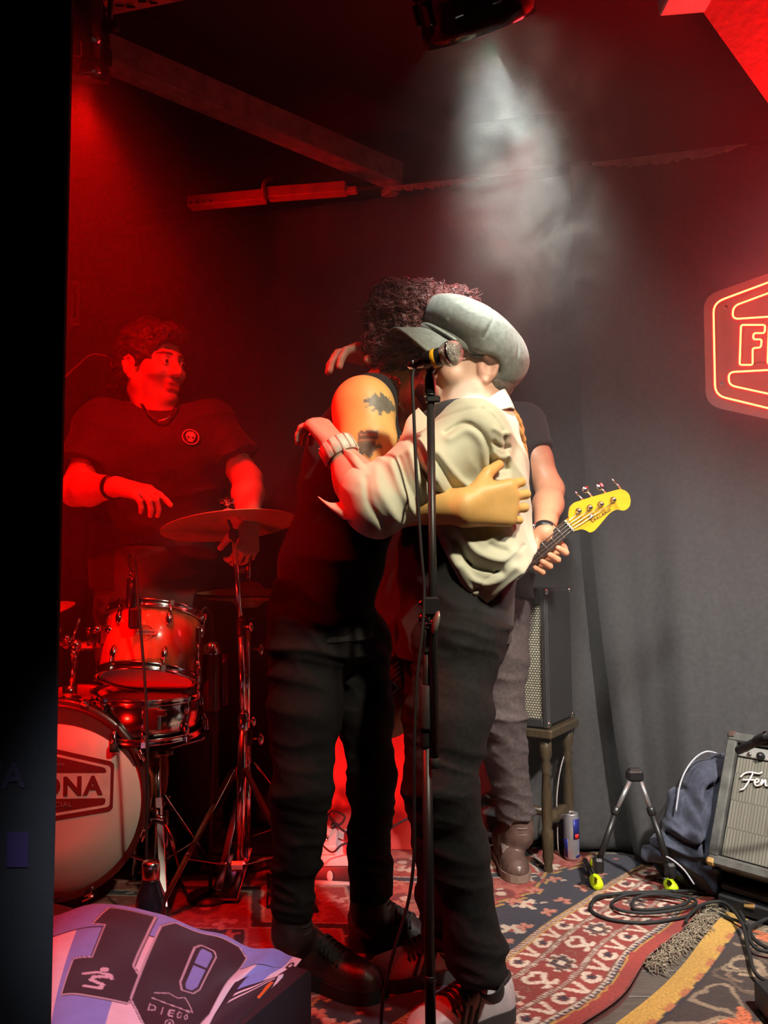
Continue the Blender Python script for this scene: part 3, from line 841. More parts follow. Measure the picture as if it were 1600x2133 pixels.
# trousers
def trousers(root, J, lo, hi, m, waist, rw, rh=0.098, rk=0.066, ra=0.052, seed=1, h=0.0055, hem=0.0, sk={}):
    f = SDF(lo, hi, h)
    f.cone(J['pelvis'], waist, rw, rw*0.96, 0.04, flat=(0, 1, 0) if rw > 0 else None, ff=0.75)
    for s_ in 'RL':
        hp, kn, an = J['hip'+s_], J['kn'+s_], J['an'+s_]
        f.chain([hp, hp.lerp(kn, 0.5), kn, kn.lerp(an, 0.35)+V(0, 0.008, 0), an], [rh, (rh+rk*sk.get(s_, 1))/2+0.004, rk*sk.get(s_, 1), ((rk+ra)/2+0.002)*sk.get(s_, 1), ra*max(0.94, sk.get(s_, 1))], 0.035)
    f.cut(waist + V(0, 0, 0.02), (0, 0, 1))
    for s_ in 'RL':
        an = J['an'+s_]; kn = J['kn'+s_]; f.cut(an + V(0, 0, hem), an-kn, within=0.16)
    def fold(p):
        r = creases(p, 0.011, 16, (0.12, 0.05, 1), seed)
        w_ = np.zeros(len(p), dtype=np.float32)
        for s_ in 'RL':
            for c, rad in ((J['kn'+s_], 0.13), (J['an'+s_], 0.16), (J['hip'+s_], 0.14)):
                w_ += np.exp(-(((p-v3(c))**2).sum(1))/(rad*rad))
        return r*(0.5 + 1.1*np.minimum(w_, 1.2)) + creases(p, 0.008, 38, (0.3, 0.1, 1), seed+7)*np.minimum(w_, 1)
    f.disp(fold)
    o = f.mesh('trousers', m, root); return o
trA = trousers(rootA, A, (-0.42, 1.78, 0.10), (0.15, 2.34, 1.0), DENIM, A['waist']+V(-0.02, 0, -0.07), 0.128, 0.090, 0.054, 0.044, 3, hem=-0.01, sk={'L': 0.80})
# red cloth corner poking out of the back pocket
c = P(606, 1192, 2.02); u_ = V(1, 0, 0); w_ = V(0, 0, 1)
MB().prism([(-0.017, -0.010), (0.004, -0.016), (0.016, -0.004), (0.010, 0.010), (0.003, 0.017)], c, u_, w_, 0.006).build('pocket_cloth', mat('red_cloth', (0.5, 0.03, 0.05), 0.8), rootA)
# boots
leatherA = mat('black_leather', (0.022, 0.015, 0.014), 0.42, var=0.25, scale=40, bump=0.25, bscale=120)
solem = mat('boot_sole', (0.010, 0.009, 0.009), 0.8)
class Foot:
    """foot-shaped frame: t along heel->toe (0..1), s sideways, z up from the welt"""
    TW = [(0, .010), (.02, .022), (.06, .031), (.12, .036), (.3, .034), (.5, .038), (.68, .046), (.80, .0455), (.90, .036), (.96, .024), (.99, .011), (1, .003)]
    def __init__(f_, heel, toe, zb, tops, wk=1.0):
        f_.h = Vector((heel.x, heel.y, 0)); f_.d = Vector((toe.x-heel.x, toe.y-heel.y, 0)); f_.L = f_.d.length; f_.d.normalize()
        f_.s = Vector((-f_.d.y, f_.d.x, 0)); f_.zb = zb; f_.tops = tops; f_.wk = wk
    def w(f_, t): return f_.wk*np.interp(t, [a for a, b in f_.TW], [b for a, b in f_.TW])
    def top(f_, t): return np.interp(t, [a for a, b in f_.tops], [b for a, b in f_.tops])
    def surf(f_, t, q, off=0.0):
        """q: -1..1 angle fraction across the instep (0 = ridge)"""
        a = q*math.pi/2; w_ = float(f_.w(t)); h_ = float(f_.top(t)); e = 2/2.3
        sg = 1 if a >= 0 else -1
        s_ = sg*(w_+off)*abs(math.sin(a))**e; z = (h_+off)*abs(math.cos(a))**e
        return f_.h + f_.d*(f_.L*t) + f_.s*s_ + Vector((0, 0, f_.zb+z))
    def field(f_, F_):
        P0 = f_.h; lo = [min(f_.h[k_], (f_.h+f_.d*f_.L)[k_])-0.08 for k_ in (0, 1)]; hi = [max(f_.h[k_], (f_.h+f_.d*f_.L)[k_])+0.08 for k_ in (0, 1)]
        sl, g = F_._win((lo[0], lo[1], f_.zb-0.01), (hi[0], hi[1], f_.zb+0.14))
        dx = g[0]-P0.x; dy = g[1]-P0.y
        t = (dx*f_.d.x + dy*f_.d.y)/f_.L; s_ = dx*f_.s.x + dy*f_.s.y; z = g[2]-f_.zb
        tc_ = np.clip(t, 0, 1); w_ = f_.w(tc_); h_ = f_.top(tc_)
        r = ((np.abs(s_)/w_)**2.3 + (np.maximum(z, 0)/h_)**2.3)**(1/2.3)
        d_ = (r-1)*np.minimum(w_, h_)*0.8
        d_ = np.maximum(d_, np.maximum(-t, t-1)*f_.L) + 0*z
        F_._mix(sl, np.broadcast_to(d_, F_.v[sl].shape).astype(np.float32), 0.008, 'add')
BOOT_TOP = [(0, .045), (.04, .070), (.12, .085), (.30, .090), (.42, .086), (.55, .068), (.68, .054), (.80, .049), (.90, .042), (.97, .028), (1, .012)]
SNK_TOP = [(0, .045), (.04, .062), (.12, .066), (.22, .060), (.34, .074), (.42, .076), (.52, .066), (.64, .054), (.78, .043), (.90, .037), (.97, .026), (1, .012)]
def shoe(root, name, heel, toe, ankle, shaft_top, m_up, m_sole, h=0.004, shaft=0.052, sole_h=0.026, lace_m=None, nlace=6, tops=BOOT_TOP, wk=1.0, crease=0.003):
    zb = RUGZ + sole_h; ft_ = Foot(heel, toe, zb, tops, wk); d, s_, L = ft_.d, ft_.s, ft_.L; heel = ft_.h; Z = Vector((0, 0, 1))
    toe = heel + d*L
    allp = [heel, toe, ankle, shaft_top]
    lo = [min(p[i] for p in allp)-0.08 for i in range(3)]; hi = [max(p[i] for p in allp)+0.08 for i in range(3)]
    lo[2] = 0.0; hi[2] = max(hi[2], zb+0.13)
    f = SDF(lo, hi, h)
    ft_.field(f)
    if shaft > 0:
        f.cone(heel + d*(L*0.22) + Z*(zb+0.055), ankle, 0.034, shaft, 0.03)
        if (shaft_top-ankle).length > 0.01: f.cone(ankle, shaft_top, shaft, shaft*1.03, 0.02)
        f.cut(shaft_top, shaft_top-ankle)
    else:
        c = heel + d*(L*0.20) + Z*(zb+0.075)      # open collar of a low shoe
        f.ell(c, (0.050, 0.027, 0.030), A3(d, s_, Z), 0.006, 'sub')
    f.cut((heel.x, heel.y, zb), (0, 0, -1))
    if crease: f.disp(lambda p: creases(p, crease, 26, (d.x, d.y, 0.5), 21)*np.clip((p[:, 2]-zb)*20, 0.1, 1))
    up = f.mesh(name, m_up, root)
    ts = [x/24 for x in range(25)]
    left = [(t*L, float(ft_.w(t))+0.0035) for t in ts]; right = [(t*L, -float(ft_.w(t))-0.0035) for t in reversed(ts)]
    m = MB(); m.prism(left+right, heel + Z*(RUGZ+0.001), d, s_, sole_h+0.004); m.build('sole', m_sole, up)
    if lace_m:
        for i in range(nlace):
            t = 0.63 - 0.045*i
            if t > 0.42 or shaft <= 0:
                for sg in (1, -1):
                    pts = [ft_.surf(t + sg*0.020*(q/0.5), q, 0.004 + 0.002*(1-abs(q)*2)) for q in (-0.50, -0.25, 0.0, 0.25, 0.50)]
                    MB().tube(bez(pts, 3), 0.0030, 6).build('lace', lace_m, up)
            else:
                k_ = (0.42-t)/0.045; c = ankle.lerp(shaft_top, min(0.95, 0.05+0.22*k_)) + d*(shaft*1.0)
                pts = [c + s_*0.026 - d*0.014, c + s_*0.012 + d*0.003, c - s_*0.012 + d*0.003, c - s_*0.026 - d*0.014]
                MB().tube(bez(pts, 3), 0.0030, 6).build('lace', lace_m, up)
    return up, ft_
RUGZ = 0.012
lacem = mat('black_lace', (0.012, 0.012, 0.012), 0.8)
hR, tR = G(590, 2036), G(794, 2098)
shoe(rootA, 'boot', hR, tR, A['anR']+V(0.0, 0, -0.06), A['anR']+V(0.0, 0, 0.02), leatherA, solem, shaft=0.043, lace_m=lacem, nlace=8)
hL = G(728, 1978); tL = hL + V(0.26, -0.055, 0)
shoe(rootA, 'boot', hL, tL, A['anL']+V(0.0, 0, -0.06), A['anL']+V(0, 0, 0.02), leatherA, solem, shaft=0.047, lace_m=lacem, nlace=8)
# curly hair
hc = hA.p(-0.025, 0, 0.055)
fh = SDF((hc.x-0.22, hc.y-0.24, hc.z-0.24), (hc.x+0.26, hc.y+0.24, hc.z+0.20), 0.004)
aH = A3(hA.f, hA.l, hA.u)
fh.ell(hA.p(-0.012, 0, 0.050), (0.140, 0.112, 0.082), aH, 0.03)
fh.ell(hA.p(-0.055, 0, 0.0), (0.098, 0.105, 0.095), aH, 0.05)
fh.ell(hA.p(-0.070, 0, -0.062), (0.060, 0.080, 0.050), aH, 0.04)
fh.ell(hA.p(0.09, 0, 0.095), (0.055, 0.075, 0.045), aH, 0.04)
fh.ell(hA.p(0.12, 0, 0.00), (0.075, 0.075, 0.070), aH, 0.02, 'sub')
fh.ell(hA.p(0.05, 0, -0.06), (0.10, 0.12, 0.07), aH, 0.02, 'sub')
fh.disp(lambda p: 0.014*vnoise(p*26, 31) + 0.010*vnoise(p*60, 32) + 0.006*vnoise(p*130, 33))
HAIRA = mat('dark_curls', (0.15, 0.045, 0.045), 0.45, var=0.5, scale=60, bump=0.6, bscale=260, spec=0.6)
hair = fh.mesh('hair', HAIRA, rootA); del fh
# locks on the surface
rr = random.Random(5); m = MB()
me = hair.data; nv = len(me.vertices)
for _ in range(4200):
    vtx = me.vertices[rr.randrange(nv)]; p0 = vtx.co + ORG[rootA]; nn = vtx.normal
    d0 = Vector((0.9, -0.1, 0.25)) + Vector((rr.uniform(-1, 1), rr.uniform(-1, 1), rr.uniform(-1, 1)))*0.8; d0 = (d0 - nn*d0.dot(nn)*0.75).normalized()
    u_, w_ = ortho(d0, nn); r0 = rr.uniform(0.0025, 0.006); ph = rr.random()*6.28; turns = rr.uniform(0.6, 1.2); ln_ = rr.uniform(0.022, 0.045)
    pts = [p0 + d0*(ln_*(t-0.5)) + (u_*math.cos(ph+t*turns*6.28) + w_*math.sin(ph+t*turns*6.28))*r0 for t in [i/8 for i in range(9)]]
    m.tube(pts, [0.0006, 0.0011]+[0.0013]*5+[0.0010, 0.0004], 3, cap=False)
cu_ = m.build('curls', HAIRA, rootA); cu_['kind'] = 'stuff'
# chains
gold = mat('gold_chain', (0.75, 0.52, 0.22), 0.25, metal=1.0)
pts = bez([A['neck']+V(-0.05, -0.04, 0.03), P(828, 790, 1.945), P(829, 830, 1.93), A['neck']+V(0.06, -0.05, -0.10), A['neck']+V(0.09, 0.02, -0.13), A['neck']+V(0.07, 0.08, -0.06)], 10)
m = MB()
for i in range(len(pts)-1):
    c = (pts[i]+pts[i+1])/2; d = (pts[i+1]-pts[i]).normalized(); u_, w_ = ortho(d)
    if i % 2: u_, w_ = w_, u_
    m.tube([c + d*(0.006*math.cos(t)) + u_*(0.0034*math.sin(t)) for t in [6.283*q/8 for q in range(8)]], 0.0013, 4, closed=True)
m.build('neck_chain', gold, rootA)
m = MB()
for i in range(9):
    m.sphere(P(812+3.0*i, 962-6.5*i, 1.80), 0.0036, nu=8, nv=6)
m.build('bead_string', chrome, rootA)

# ---------------------------------------------------------------- person B: cap and cream jacket, faces left
B = {}
B['pelvis'] = P(945, 1310, 1.92); B['waist'] = P(952, 1170, 1.93); B['chest'] = P(955, 985, 1.93); B['neck'] = P(985, 850, 1.93)
B['shL'] = P(985, 905, 1.775); B['elL'] = P(768, 1046, 1.700); B['wrL'] = P(706, 938, 1.735)
B['shR'] = P(985, 890, 2.09); B['elR'] = P(905, 810, 2.30); B['wrR'] = P(806, 752, 2.11)
B['hipL'] = P(952, 1340, 1.83); B['hipR'] = P(925, 1340, 2.0)
B['knL'] = P(918, 1640, 1.735); B['knR'] = P(914, 1655, 1.92)
B['anL'] = P(1003, 2016, 1.745); B['anR'] = P(929, 1955, 1.905)
hB = Head(P(988, 781, 1.93), V(-0.97, -0.14, 0.10), V(0.08, 0, 1), 1.0)
rootB = thing('person', 'person in grey newsboy cap and cream jacket, hugging behind the microphone', 'person', (B['pelvis'].x, B['pelvis'].y, 0))
fb = SDF((-0.26, 1.55, 0.08), (0.46, 2.42, 1.70), 0.0042)
fb.ell(B['chest'], (0.12, 0.165, 0.17), k=0.04)
fb.cone(B['waist'], B['chest'], 0.115, 0.12, 0.05, flat=(0, 1, 0), ff=0.75)
fb.cone(B['pelvis'], B['waist'], 0.115, 0.115, 0.05, flat=(0, 1, 0), ff=0.75)
fb.cone(B['neck']+V(0.02, -0.02, -0.03), B['shL'], 0.05, 0.055, 0.04); fb.cone(B['neck']+V(0.02, 0.02, -0.03), B['shR'], 0.05, 0.055, 0.04)
fb.chain([B['shL'], B['elL'], B['elL'].lerp(B['wrL'], 0.4), B['wrL']], [0.056, 0.046, 0.045, 0.030], 0.03)
fb.chain([B['shR'], B['elR'], B['wrR']], [0.056, 0.044, 0.03], 0.03)
for s_ in 'RL': fb.chain([B['hip'+s_], B['kn'+s_], B['an'+s_]], [0.078, 0.050, 0.034], 0.03)
hB.sculpt(fb, B['neck'], 0.062)
hand(fb, B['wrL'], V(-0.50, 0.30, 0.66), V(-0.70, 0.55, -0.40), -1, (1.0, 0.75, 0.4), (1.0, 0.1), 1.0, 0.08)
hand(fb, B['wrR'], V(-0.86, -0.50, 0.10), V(-0.15, -0.10, -0.97), 1, (0.45, 0.65, 0.30), (0.75, 0.25), 1.25, 0.10)
def skinB(p):
    c = np.tile(np.array([0.56, 0.34, 0.25], dtype=np.float32), (len(p), 1))
    q = p - v3(hB.p(0, 0, 0)); f_ = q@v3(hB.f); u_ = q@v3(hB.u); l_ = q@v3(hB.l)
    hd = (np.abs(u_) < 0.14) & (np.abs(f_) < 0.15) & (np.abs(l_) < 0.12)
    beard = hd & (u_ < -0.035) & (f_ > -0.01) & (u_ > -0.13)
    c[beard] = [0.50, 0.35, 0.27]
    lips = hd & (f_ > 0.09) & (np.abs(u_+0.0575) < 0.013) & (np.abs(l_) < 0.026)
    c[lips] = [0.5, 0.18, 0.15]
    ear = hd & (np.abs(l_) > 0.074) & (np.abs(u_) < 0.045); c[ear] = [0.58, 0.31, 0.23]
    return c
fb.mesh('body', skin('skin_cap', (0.56, 0.34, 0.25)), rootB, skinB); del fb
# black T-shirt under the jacket
ft = SDF((0.0, 1.70, 0.72), (0.42, 2.16, 1.50), 0.006)
ft.ell(B['chest'], (0.135, 0.172, 0.18), k=0.04)
ft.cone(B['waist'], B['chest'], 0.128, 0.13, 0.05, flat=(0, 1, 0), ff=0.75)
ft.cone(B['pelvis']+V(0, 0, -0.05), B['waist'], 0.135, 0.128, 0.05, flat=(0, 1, 0), ff=0.75)
ft.ell(B['neck']+V(0, 0, 0.02), (0.08, 0.08, 0.07), op='sub')
ft.cut(B['pelvis']+V(0, 0, -0.045), (0.15, 0, -1))
ft.disp(lambda p: creases(p, 0.008, 13, (0.4, 0, 1), 14))
ft.mesh('t_shirt', VEST, rootB); del ft
trB = trousers(rootB, B, (-0.12, 1.58, 0.06), (0.42, 2.16, 1.0), mat('black_jeans', (0.0115, 0.011, 0.0105), 0.85, scale=90, var=0.4, bump=0.2, bscale=350, spec=0.25), B['waist']+V(-0.0, 0, -0.10), 0.128, 0.096, 0.064, 0.045, 17, h=0.005, hem=0.0)
# cream jacket
CREAM = mat('cream_twill', (0.56, 0.56, 0.43), 0.8, scale=14, var=0.10, bump=0.06, bscale=900, sheen=0.1)
fj = SDF((-0.26, 1.56, 0.82), (0.50, 2.42, 1.52), 0.0040)
fj.ell(B['chest']+V(0.01, 0, -0.01), (0.150, 0.185, 0.165), k=0.04)
fj.cone(B['waist']+V(0.01, 0, 0.02), B['chest'], 0.145, 0.14, 0.05, flat=(0, 1, 0), ff=0.78)
for sg, sh in ((-1, 'shL'), (1, 'shR')):
    fj.cone(B['neck']+V(0.035, 0.05*sg, -0.055), B[sh], 0.050, 0.068, 0.04)
# tail of the jacket swinging out
t0, t1 = P(985, 1100, 1.92), P(1036, 1205, 1.90)
fj.cone(t0, t1, 0.115, 0.110, 0.06)
fj.cone(P(998, 1090, 1.80), P(1042, 1190, 1.79), 0.070, 0.066, 0.05)
fj.cone(P(1000, 1090, 2.03), P(1042, 1190, 2.03), 0.075, 0.07, 0.05)
tdir = (P(1090, 1165, 1.9)-P(985, 1258, 1.9)); hn = V(0, 1, 0).cross(tdir).normalized()
if hn.z > 0: hn = -hn
fj.cut(P(985, 1256, 1.9), hn)
fj.cut(P(906, 1105, 1.9), (P(985, 1256, 1.9)-P(906, 1105, 1.9)).cross(V(0, 1, 0))*(-1 if (P(985, 1256, 1.9)-P(906, 1105, 1.9)).cross(V(0, 1, 0)).x > 0 else 1), within=0.20)
# hollow inside, open towards hem and front
fj.cone(P(1045, 1240, 1.92), P(980, 1130, 1.92), 0.120, 0.10, 0.01, op='sub', flat=(0, 1, 0), ff=0.62)
fj.cone(B['chest']+V(-0.16, 0, -0.02), B['waist']+V(-0.16, 0, -0.02), 0.075, 0.10, 0.015, op='sub', flat=(0, 1, 0), ff=0.6)
# sleeves
fj.chain([B['shL'], B['shL'].lerp(B['elL'], 0.5)+V(0, -0.004, -0.010), B['elL']+V(0.014, 0, -0.006)], [0.072, 0.067, 0.058], 0.035)
fj.cone(B['elL']+V(0.014, 0, -0.006), B['elL'].lerp(B['wrL'], 0.18)+V(0.012, -0.004, 0), 0.058, 0.056, 0.02)
fj.cone(B['elL'].lerp(B['wrL'], 0.10), B['wrL']+V(-0.01, 0, 0.03), 0.040, 0.050, 0.008, op='sub')
fj.chain([B['shR'], B['elR'], B['elR'].lerp(B['wrR'], 0.7)], [0.072, 0.062, 0.050], 0.035)
fj.cone(B['neck']+V(-0.03, 0, 0.06), B['neck']+V(-0.01, 0, -0.03), 0.082, 0.072, 0.010, op='sub')
def ridge(p, px, amp, wid, Y=1.76, ymax=1.93):
    """fold along a line drawn on the side of the jacket that faces the room"""
    w3 = [P(x, y, Y) for x, y in px]; pl_ = [(q.x, q.z) for q in bez(w3, 5)]
    d = pdist(p[:, 0], p[:, 2], pl_)
    return -amp*np.exp(-(d/wid)**2)*np.clip((ymax-p[:, 1])*12, 0, 1)
FOLDS = [([(925, 912), (962, 893), (1000, 918), (1020, 968), (1016, 1015)], -0.010, 0.006), ([(930, 925), (965, 908), (994, 930), (1008, 975)], 0.007, 0.010),
  ([(905, 955), (950, 1005), (1015, 1038)], 0.010, 0.008), ([(900, 970), (940, 1020), (1000, 1052)], -0.009, 0.007), ([(880, 975), (925, 1040), (985, 1066)], 0.008, 0.009),
  ([(850, 955), (868, 1010), (905, 1062)], 0.008, 0.008), ([(862, 950), (884, 1005), (920, 1058)], -0.007, 0.006), ([(815, 975), (832, 1030), (868, 1085)], 0.008, 0.009), ([(830, 968), (850, 1025), (885, 1078)], -0.006, 0.006), ([(785, 990), (795, 1040), (825, 1090)], 0.007, 0.010), ([(765, 1010), (772, 1060), (800, 1100)], -0.006, 0.007),
  ([(1022, 905), (1040, 912), (1058, 908)], 0.006, 0.006), ([(1022, 930), (1042, 938), (1060, 932)], -0.007, 0.005), ([(1022, 950), (1040, 958), (1060, 952)], 0.007, 0.006), ([(1022, 972), (1042, 978), (1060, 974)], -0.007, 0.005), ([(1022, 995), (1040, 1002), (1060, 996)], 0.007, 0.006),
  ([(1000, 862), (1035, 895), (1055, 960), (1060, 1030)], -0.005, 0.004), ([(905, 880), (960, 866), (1020, 858)], -0.004, 0.005),
  ([(955, 1105), (985, 1150), (1035, 1168), (1072, 1150)], 0.009, 0.010), ([(948, 1125), (980, 1175), (1040, 1192)], -0.008, 0.008), ([(990, 1100), (1015, 1135), (1050, 1150)], -0.006, 0.008), ([(960, 1180), (985, 1210), (1020, 1215), (1066, 1182)], 0.007, 0.008), ([(925, 1120), (955, 1190), (985, 1235)], 0.006, 0.009),
  ([(1010, 1130), (1030, 1115), (1040, 1108)], 0.006, 0.008)]
def jf(p):
    r = creases(p, 0.007, 12, (0.75, 0.1, 0.66), 41) + creases(p, 0.004, 24, (0.6, -0.1, 0.8), 44)
    for px, amp, wid in FOLDS: r = r + ridge(p, px, amp, wid)
    t = seg_t(p, B['shL'], B['elL']); w_ = np.exp(-((t-0.85)/0.25)**2)
    near = np.exp(-((p[:, 1]-1.70)/0.09)**2)
    r += creases(p, 0.010, 20, v3(B['shL']-B['elL']), 47)*w_*near
    e = (p - v3(P(985, 1256, 1.9))) @ v3(hn)
    r += 0.004*np.exp(-((e+0.035)/0.004)**2)*(p[:, 2] < 1.06)
    return r
fj.disp(jf)
fj.mesh('jacket', CREAM, rootB); del fj
# collar flap and tail tab as cloth pieces
def clothpiece(name, rows, m, parent, thick=0.004, n=10):
    """rows: lists of Vector of equal length"""
    R = [bez(r, n) for r in rows]; K = len(R[0])
    cols = [bez([R[i][j] for i in range(len(R))], n) for j in range(K)]
    NV = len(cols[0]); vs_ = np.array([[list(c) for c in col] for col in cols], dtype=np.float32)
    g = np.arange(K*NV).reshape(K, NV)
    quads = np.stack([g[:-1, :-1], g[1:, :-1], g[1:, 1:], g[:-1, 1:]], -1).reshape(-1, 4)
    me = mesh_np(name, vs_.reshape(-1, 3), quads, ORG[parent] if parent is not None else None)
    o = link_mesh(name, me, m, parent); sd = o.modifiers.new('thick', 'SOLIDIFY'); sd.thickness = thick; sd.offset = 0
    return o
clothpiece('collar_flap', [[P(872, 850, 1.80), P(888, 868, 1.785), P(905, 880, 1.775)], [P(850, 872, 1.79), P(868, 890, 1.765), P(896, 896, 1.755)], [P(840, 900, 1.785), P(850, 922, 1.758), P(872, 940, 1.752)], [P(834, 918, 1.78), P(842, 938, 1.755), P(853, 955, 1.75)]], CREAM, rootB)
clothpiece('collar_flap', [[P(1010, 836, 1.815), P(1046, 812, 1.86), P(1052, 815, 1.93), P(1040, 815, 2.02)], [P(1012, 850, 1.795), P(1054, 832, 1.84), P(1064, 836, 1.93), P(1050, 835, 2.04)], [P(1020, 862, 1.785), P(1060, 850, 1.83), P(1072, 855, 1.93), P(1058, 855, 2.05)]], CREAM, rootB)
clothpiece('collar_flap', [[P(930, 862, 1.80), P(975, 856, 1.79), P(1012, 842, 1.80)], [P(932, 872, 1.79), P(975, 866, 1.775), P(1015, 854, 1.785)], [P(930, 882, 1.78), P(975, 876, 1.765), P(1018, 866, 1.775)]], CREAM, rootB)
clothpiece('back_yoke', [[P(1050, 850, 1.84), P(1066, 858, 1.88), P(1070, 858, 1.98)], [P(1058, 875, 1.83), P(1078, 885, 1.88), P(1080, 888, 1.98)], [P(1060, 900, 1.82), P(1078, 915, 1.87), P(1080, 920, 1.97)]], CREAM, rootB)
INNER = mat('jacket_lining', (0.55, 0.50, 0.43), 0.85, scale=14, var=0.1)
clothpiece('jacket_tab', [[P(1000, 1226, 1.80), P(1018, 1216, 1.785), P(1036, 1202, 1.80)], [P(1004, 1262, 1.79), P(1022, 1258, 1.77), P(1038, 1250, 1.79)], [P(1003, 1290, 1.79), P(1018, 1288, 1.775), P(1034, 1280, 1.79)], [P(1000, 1310, 1.79), P(1014, 1312, 1.775), P(1026, 1302, 1.79)]], INNER, rootB)
clothpiece('cuff_flap', [[P(716, 935, 1.692), P(736, 945, 1.675), P(752, 962, 1.672)], [P(722, 958, 1.690), P(745, 972, 1.660), P(778, 990, 1.655)], [P(738, 985, 1.685), P(765, 1002, 1.650), P(800, 1020, 1.650)], [P(748, 1010, 1.68), P(775, 1025, 1.650), P(805, 1045, 1.650)]], CREAM, rootB)
clothpiece('cuff_flap', [[P(662, 1034, 1.705), P(690, 1048, 1.69), P(725, 1042, 1.675)], [P(674, 1046, 1.70), P(698, 1062, 1.68), P(735, 1060, 1.665)], [P(700, 1066, 1.695), P(720, 1082, 1.675), P(750, 1084, 1.66)]], CREAM, rootB)
# wristband
wb = mat('white_band', (0.75, 0.72, 0.62), 0.5, var=0.2, scale=60)
ad = (B['wrL']-B['elL']).normalized(); c = B['wrL'] + ad*0.0
MB().lathe(c-ad*0.020, ad, [(0.037, 0), (0.041, 0.002), (0.042, 0.02), (0.040, 0.038), (0.036, 0.04)], 28, cap=False).build('wrist_band', wb, rootB)
u_, w_ = ortho(ad)
m = MB()
for i in range(14):
    a = 6.283*i/14; rd = u_*math.cos(a)+w_*math.sin(a)
    m.box(c + rd*0.0415, (0.0035, 0.002, 0.038), (rd.cross(ad), rd, ad))
m.build('band_link', mat('band_grey', (0.4, 0.38, 0.3), 0.4), rootB)
# cap
CAPM = mat('grey_wool', (0.145, 0.155, 0.14), 0.92, scale=90, var=0.25, bump=0.10, bscale=900, sheen=0.15)
capc = hB.p(-0.005, 0, 0.085)
fc = SDF((capc.x-0.22, capc.y-0.20, capc.z-0.19), (capc.x+0.22, capc.y+0.20, capc.z+0.14), 0.0035)
tf = V(-0.82, -0.26, 0.46).normalized(); tu = V(0.46, -0.10, 0.85); tu = (tu - tf*tu.dot(tf)).normalized(); tl = tu.cross(tf)
ac = A3(tf, tl, tu)
crown = P(976, 693, 1.92)
fc.ell(crown + tf*(-0.008) + tu*0.004, (0.122, 0.122, 0.070), ac, 0.02)
fc.ell(crown - tf*0.052 - tu*0.030, (0.078, 0.114, 0.082), ac, 0.03)
fc.ell(crown + tf*0.06 + tu*0.004, (0.060, 0.095, 0.044), ac, 0.03)
fc.ell(crown - tf*0.02 - tu*0.095, (0.106, 0.100, 0.070), ac, 0.02, 'sub')
for sg in (1, -1): fc.ell(hB.p(0.015, 0.080*sg, -0.012), (0.062, 0.05, 0.046), A3(hB.f, hB.l, hB.u), 0.012, 'sub')
fc.ell(hB.p(-0.040, 0, 0.040), (0.090, 0.092, 0.080), A3(hB.f, hB.l, hB.u), 0.02)
fc.ell(hB.p(0.075, 0, -0.030), (0.100, 0.130, 0.062), A3(hB.f, hB.l, hB.u), 0.012, 'sub')
for sg in (1, -1): fc.ell(hB.p(-0.010, 0.085*sg, -0.010), (0.040, 0.04, 0.042), A3(hB.f, hB.l, hB.u), 0.010, 'sub')
def capf(p):
    q = p - v3(crown); a = q@v3(tf); l_ = q@v3(tl); u_ = q@v3(tu)
    th = np.arctan2(l_, a+0.01); seam = np.abs(((th/(2*math.pi/8)) % 1)-0.5)
    return 0.0028*np.exp(-((0.5-seam)/0.03)**2)*(u_ > -0.02) + creases(p, 0.004, 16, v3(tu), 52)
fc.disp(capf)
cap = fc.mesh('cap', CAPM, rootB)
fc = SDF((capc.x-0.24, capc.y-0.20, capc.z-0.15), (capc.x+0.20, capc.y+0.20, capc.z+0.12), 0.0035)
fc.ell(crown + tf*0.0 - tu*0.048, (0.113, 0.093, 0.034), ac, 0.01)
fc.ell(crown + tf*0.0 - tu*0.060, (0.104, 0.085, 0.08), ac, 0.004, 'sub')
fc.mesh('cap_band', CAPM, cap)
# brim: curved plate
rows = []
for i in range(7):
    t = i/6; row = []
    for j in range(9):
        a = (j/8-0.5)*2*1.25
        rr_ = 0.100 + 0.066*t*math.cos(a*0.62)
        p = crown - tu*(0.050 + 0.040*t + 0.026*math.sin(a)**2*(0.4+t)) + tf*(rr_*math.cos(a)) + tl*(0.094/0.100*rr_*math.sin(a)*0.96)
        row.append(p)
    rows.append(row)
clothpiece('brim', rows, CAPM, cap, 0.006, 3)
# band trim strap across the brim
pts = [crown - tu*(0.043 + 0.010*math.sin((j/12-0.5)*2.5)**2) + tf*(0.109*math.cos((j/12-0.5)*2.5)) + tl*(0.098*math.sin((j/12-0.5)*2.5)) for j in range(13)]
MB().tube(bez(pts, 4), 0.0042, 6).build('strap', CAPM, cap)
# spectacles
gm = mat('spectacle_frame', (0.02, 0.012, 0.01), 0.3)
m = MB()
for sg in (1, -1):
    m.tube([hB.p(0.112+0.0, 0.032*sg + 0.022*math.cos(t), 0.010 + 0.018*math.sin(t)) for t in [6.283*k_/20 for k_ in range(20)]], 0.0016, 6, closed=True)
    m.tube([hB.p(0.112, 0.054*sg, 0.014), hB.p(0.06, 0.079*sg, 0.022), hB.p(-0.012, 0.084*sg, 0.028), hB.p(-0.035, 0.084*sg, 0.010)], 0.0018, 6)
m.tube([hB.p(0.112, -0.010, 0.014), hB.p(0.119, 0, 0.018), hB.p(0.112, 0.010, 0.014)], 0.0015, 6)
m.build('spectacles', gm, rootB)
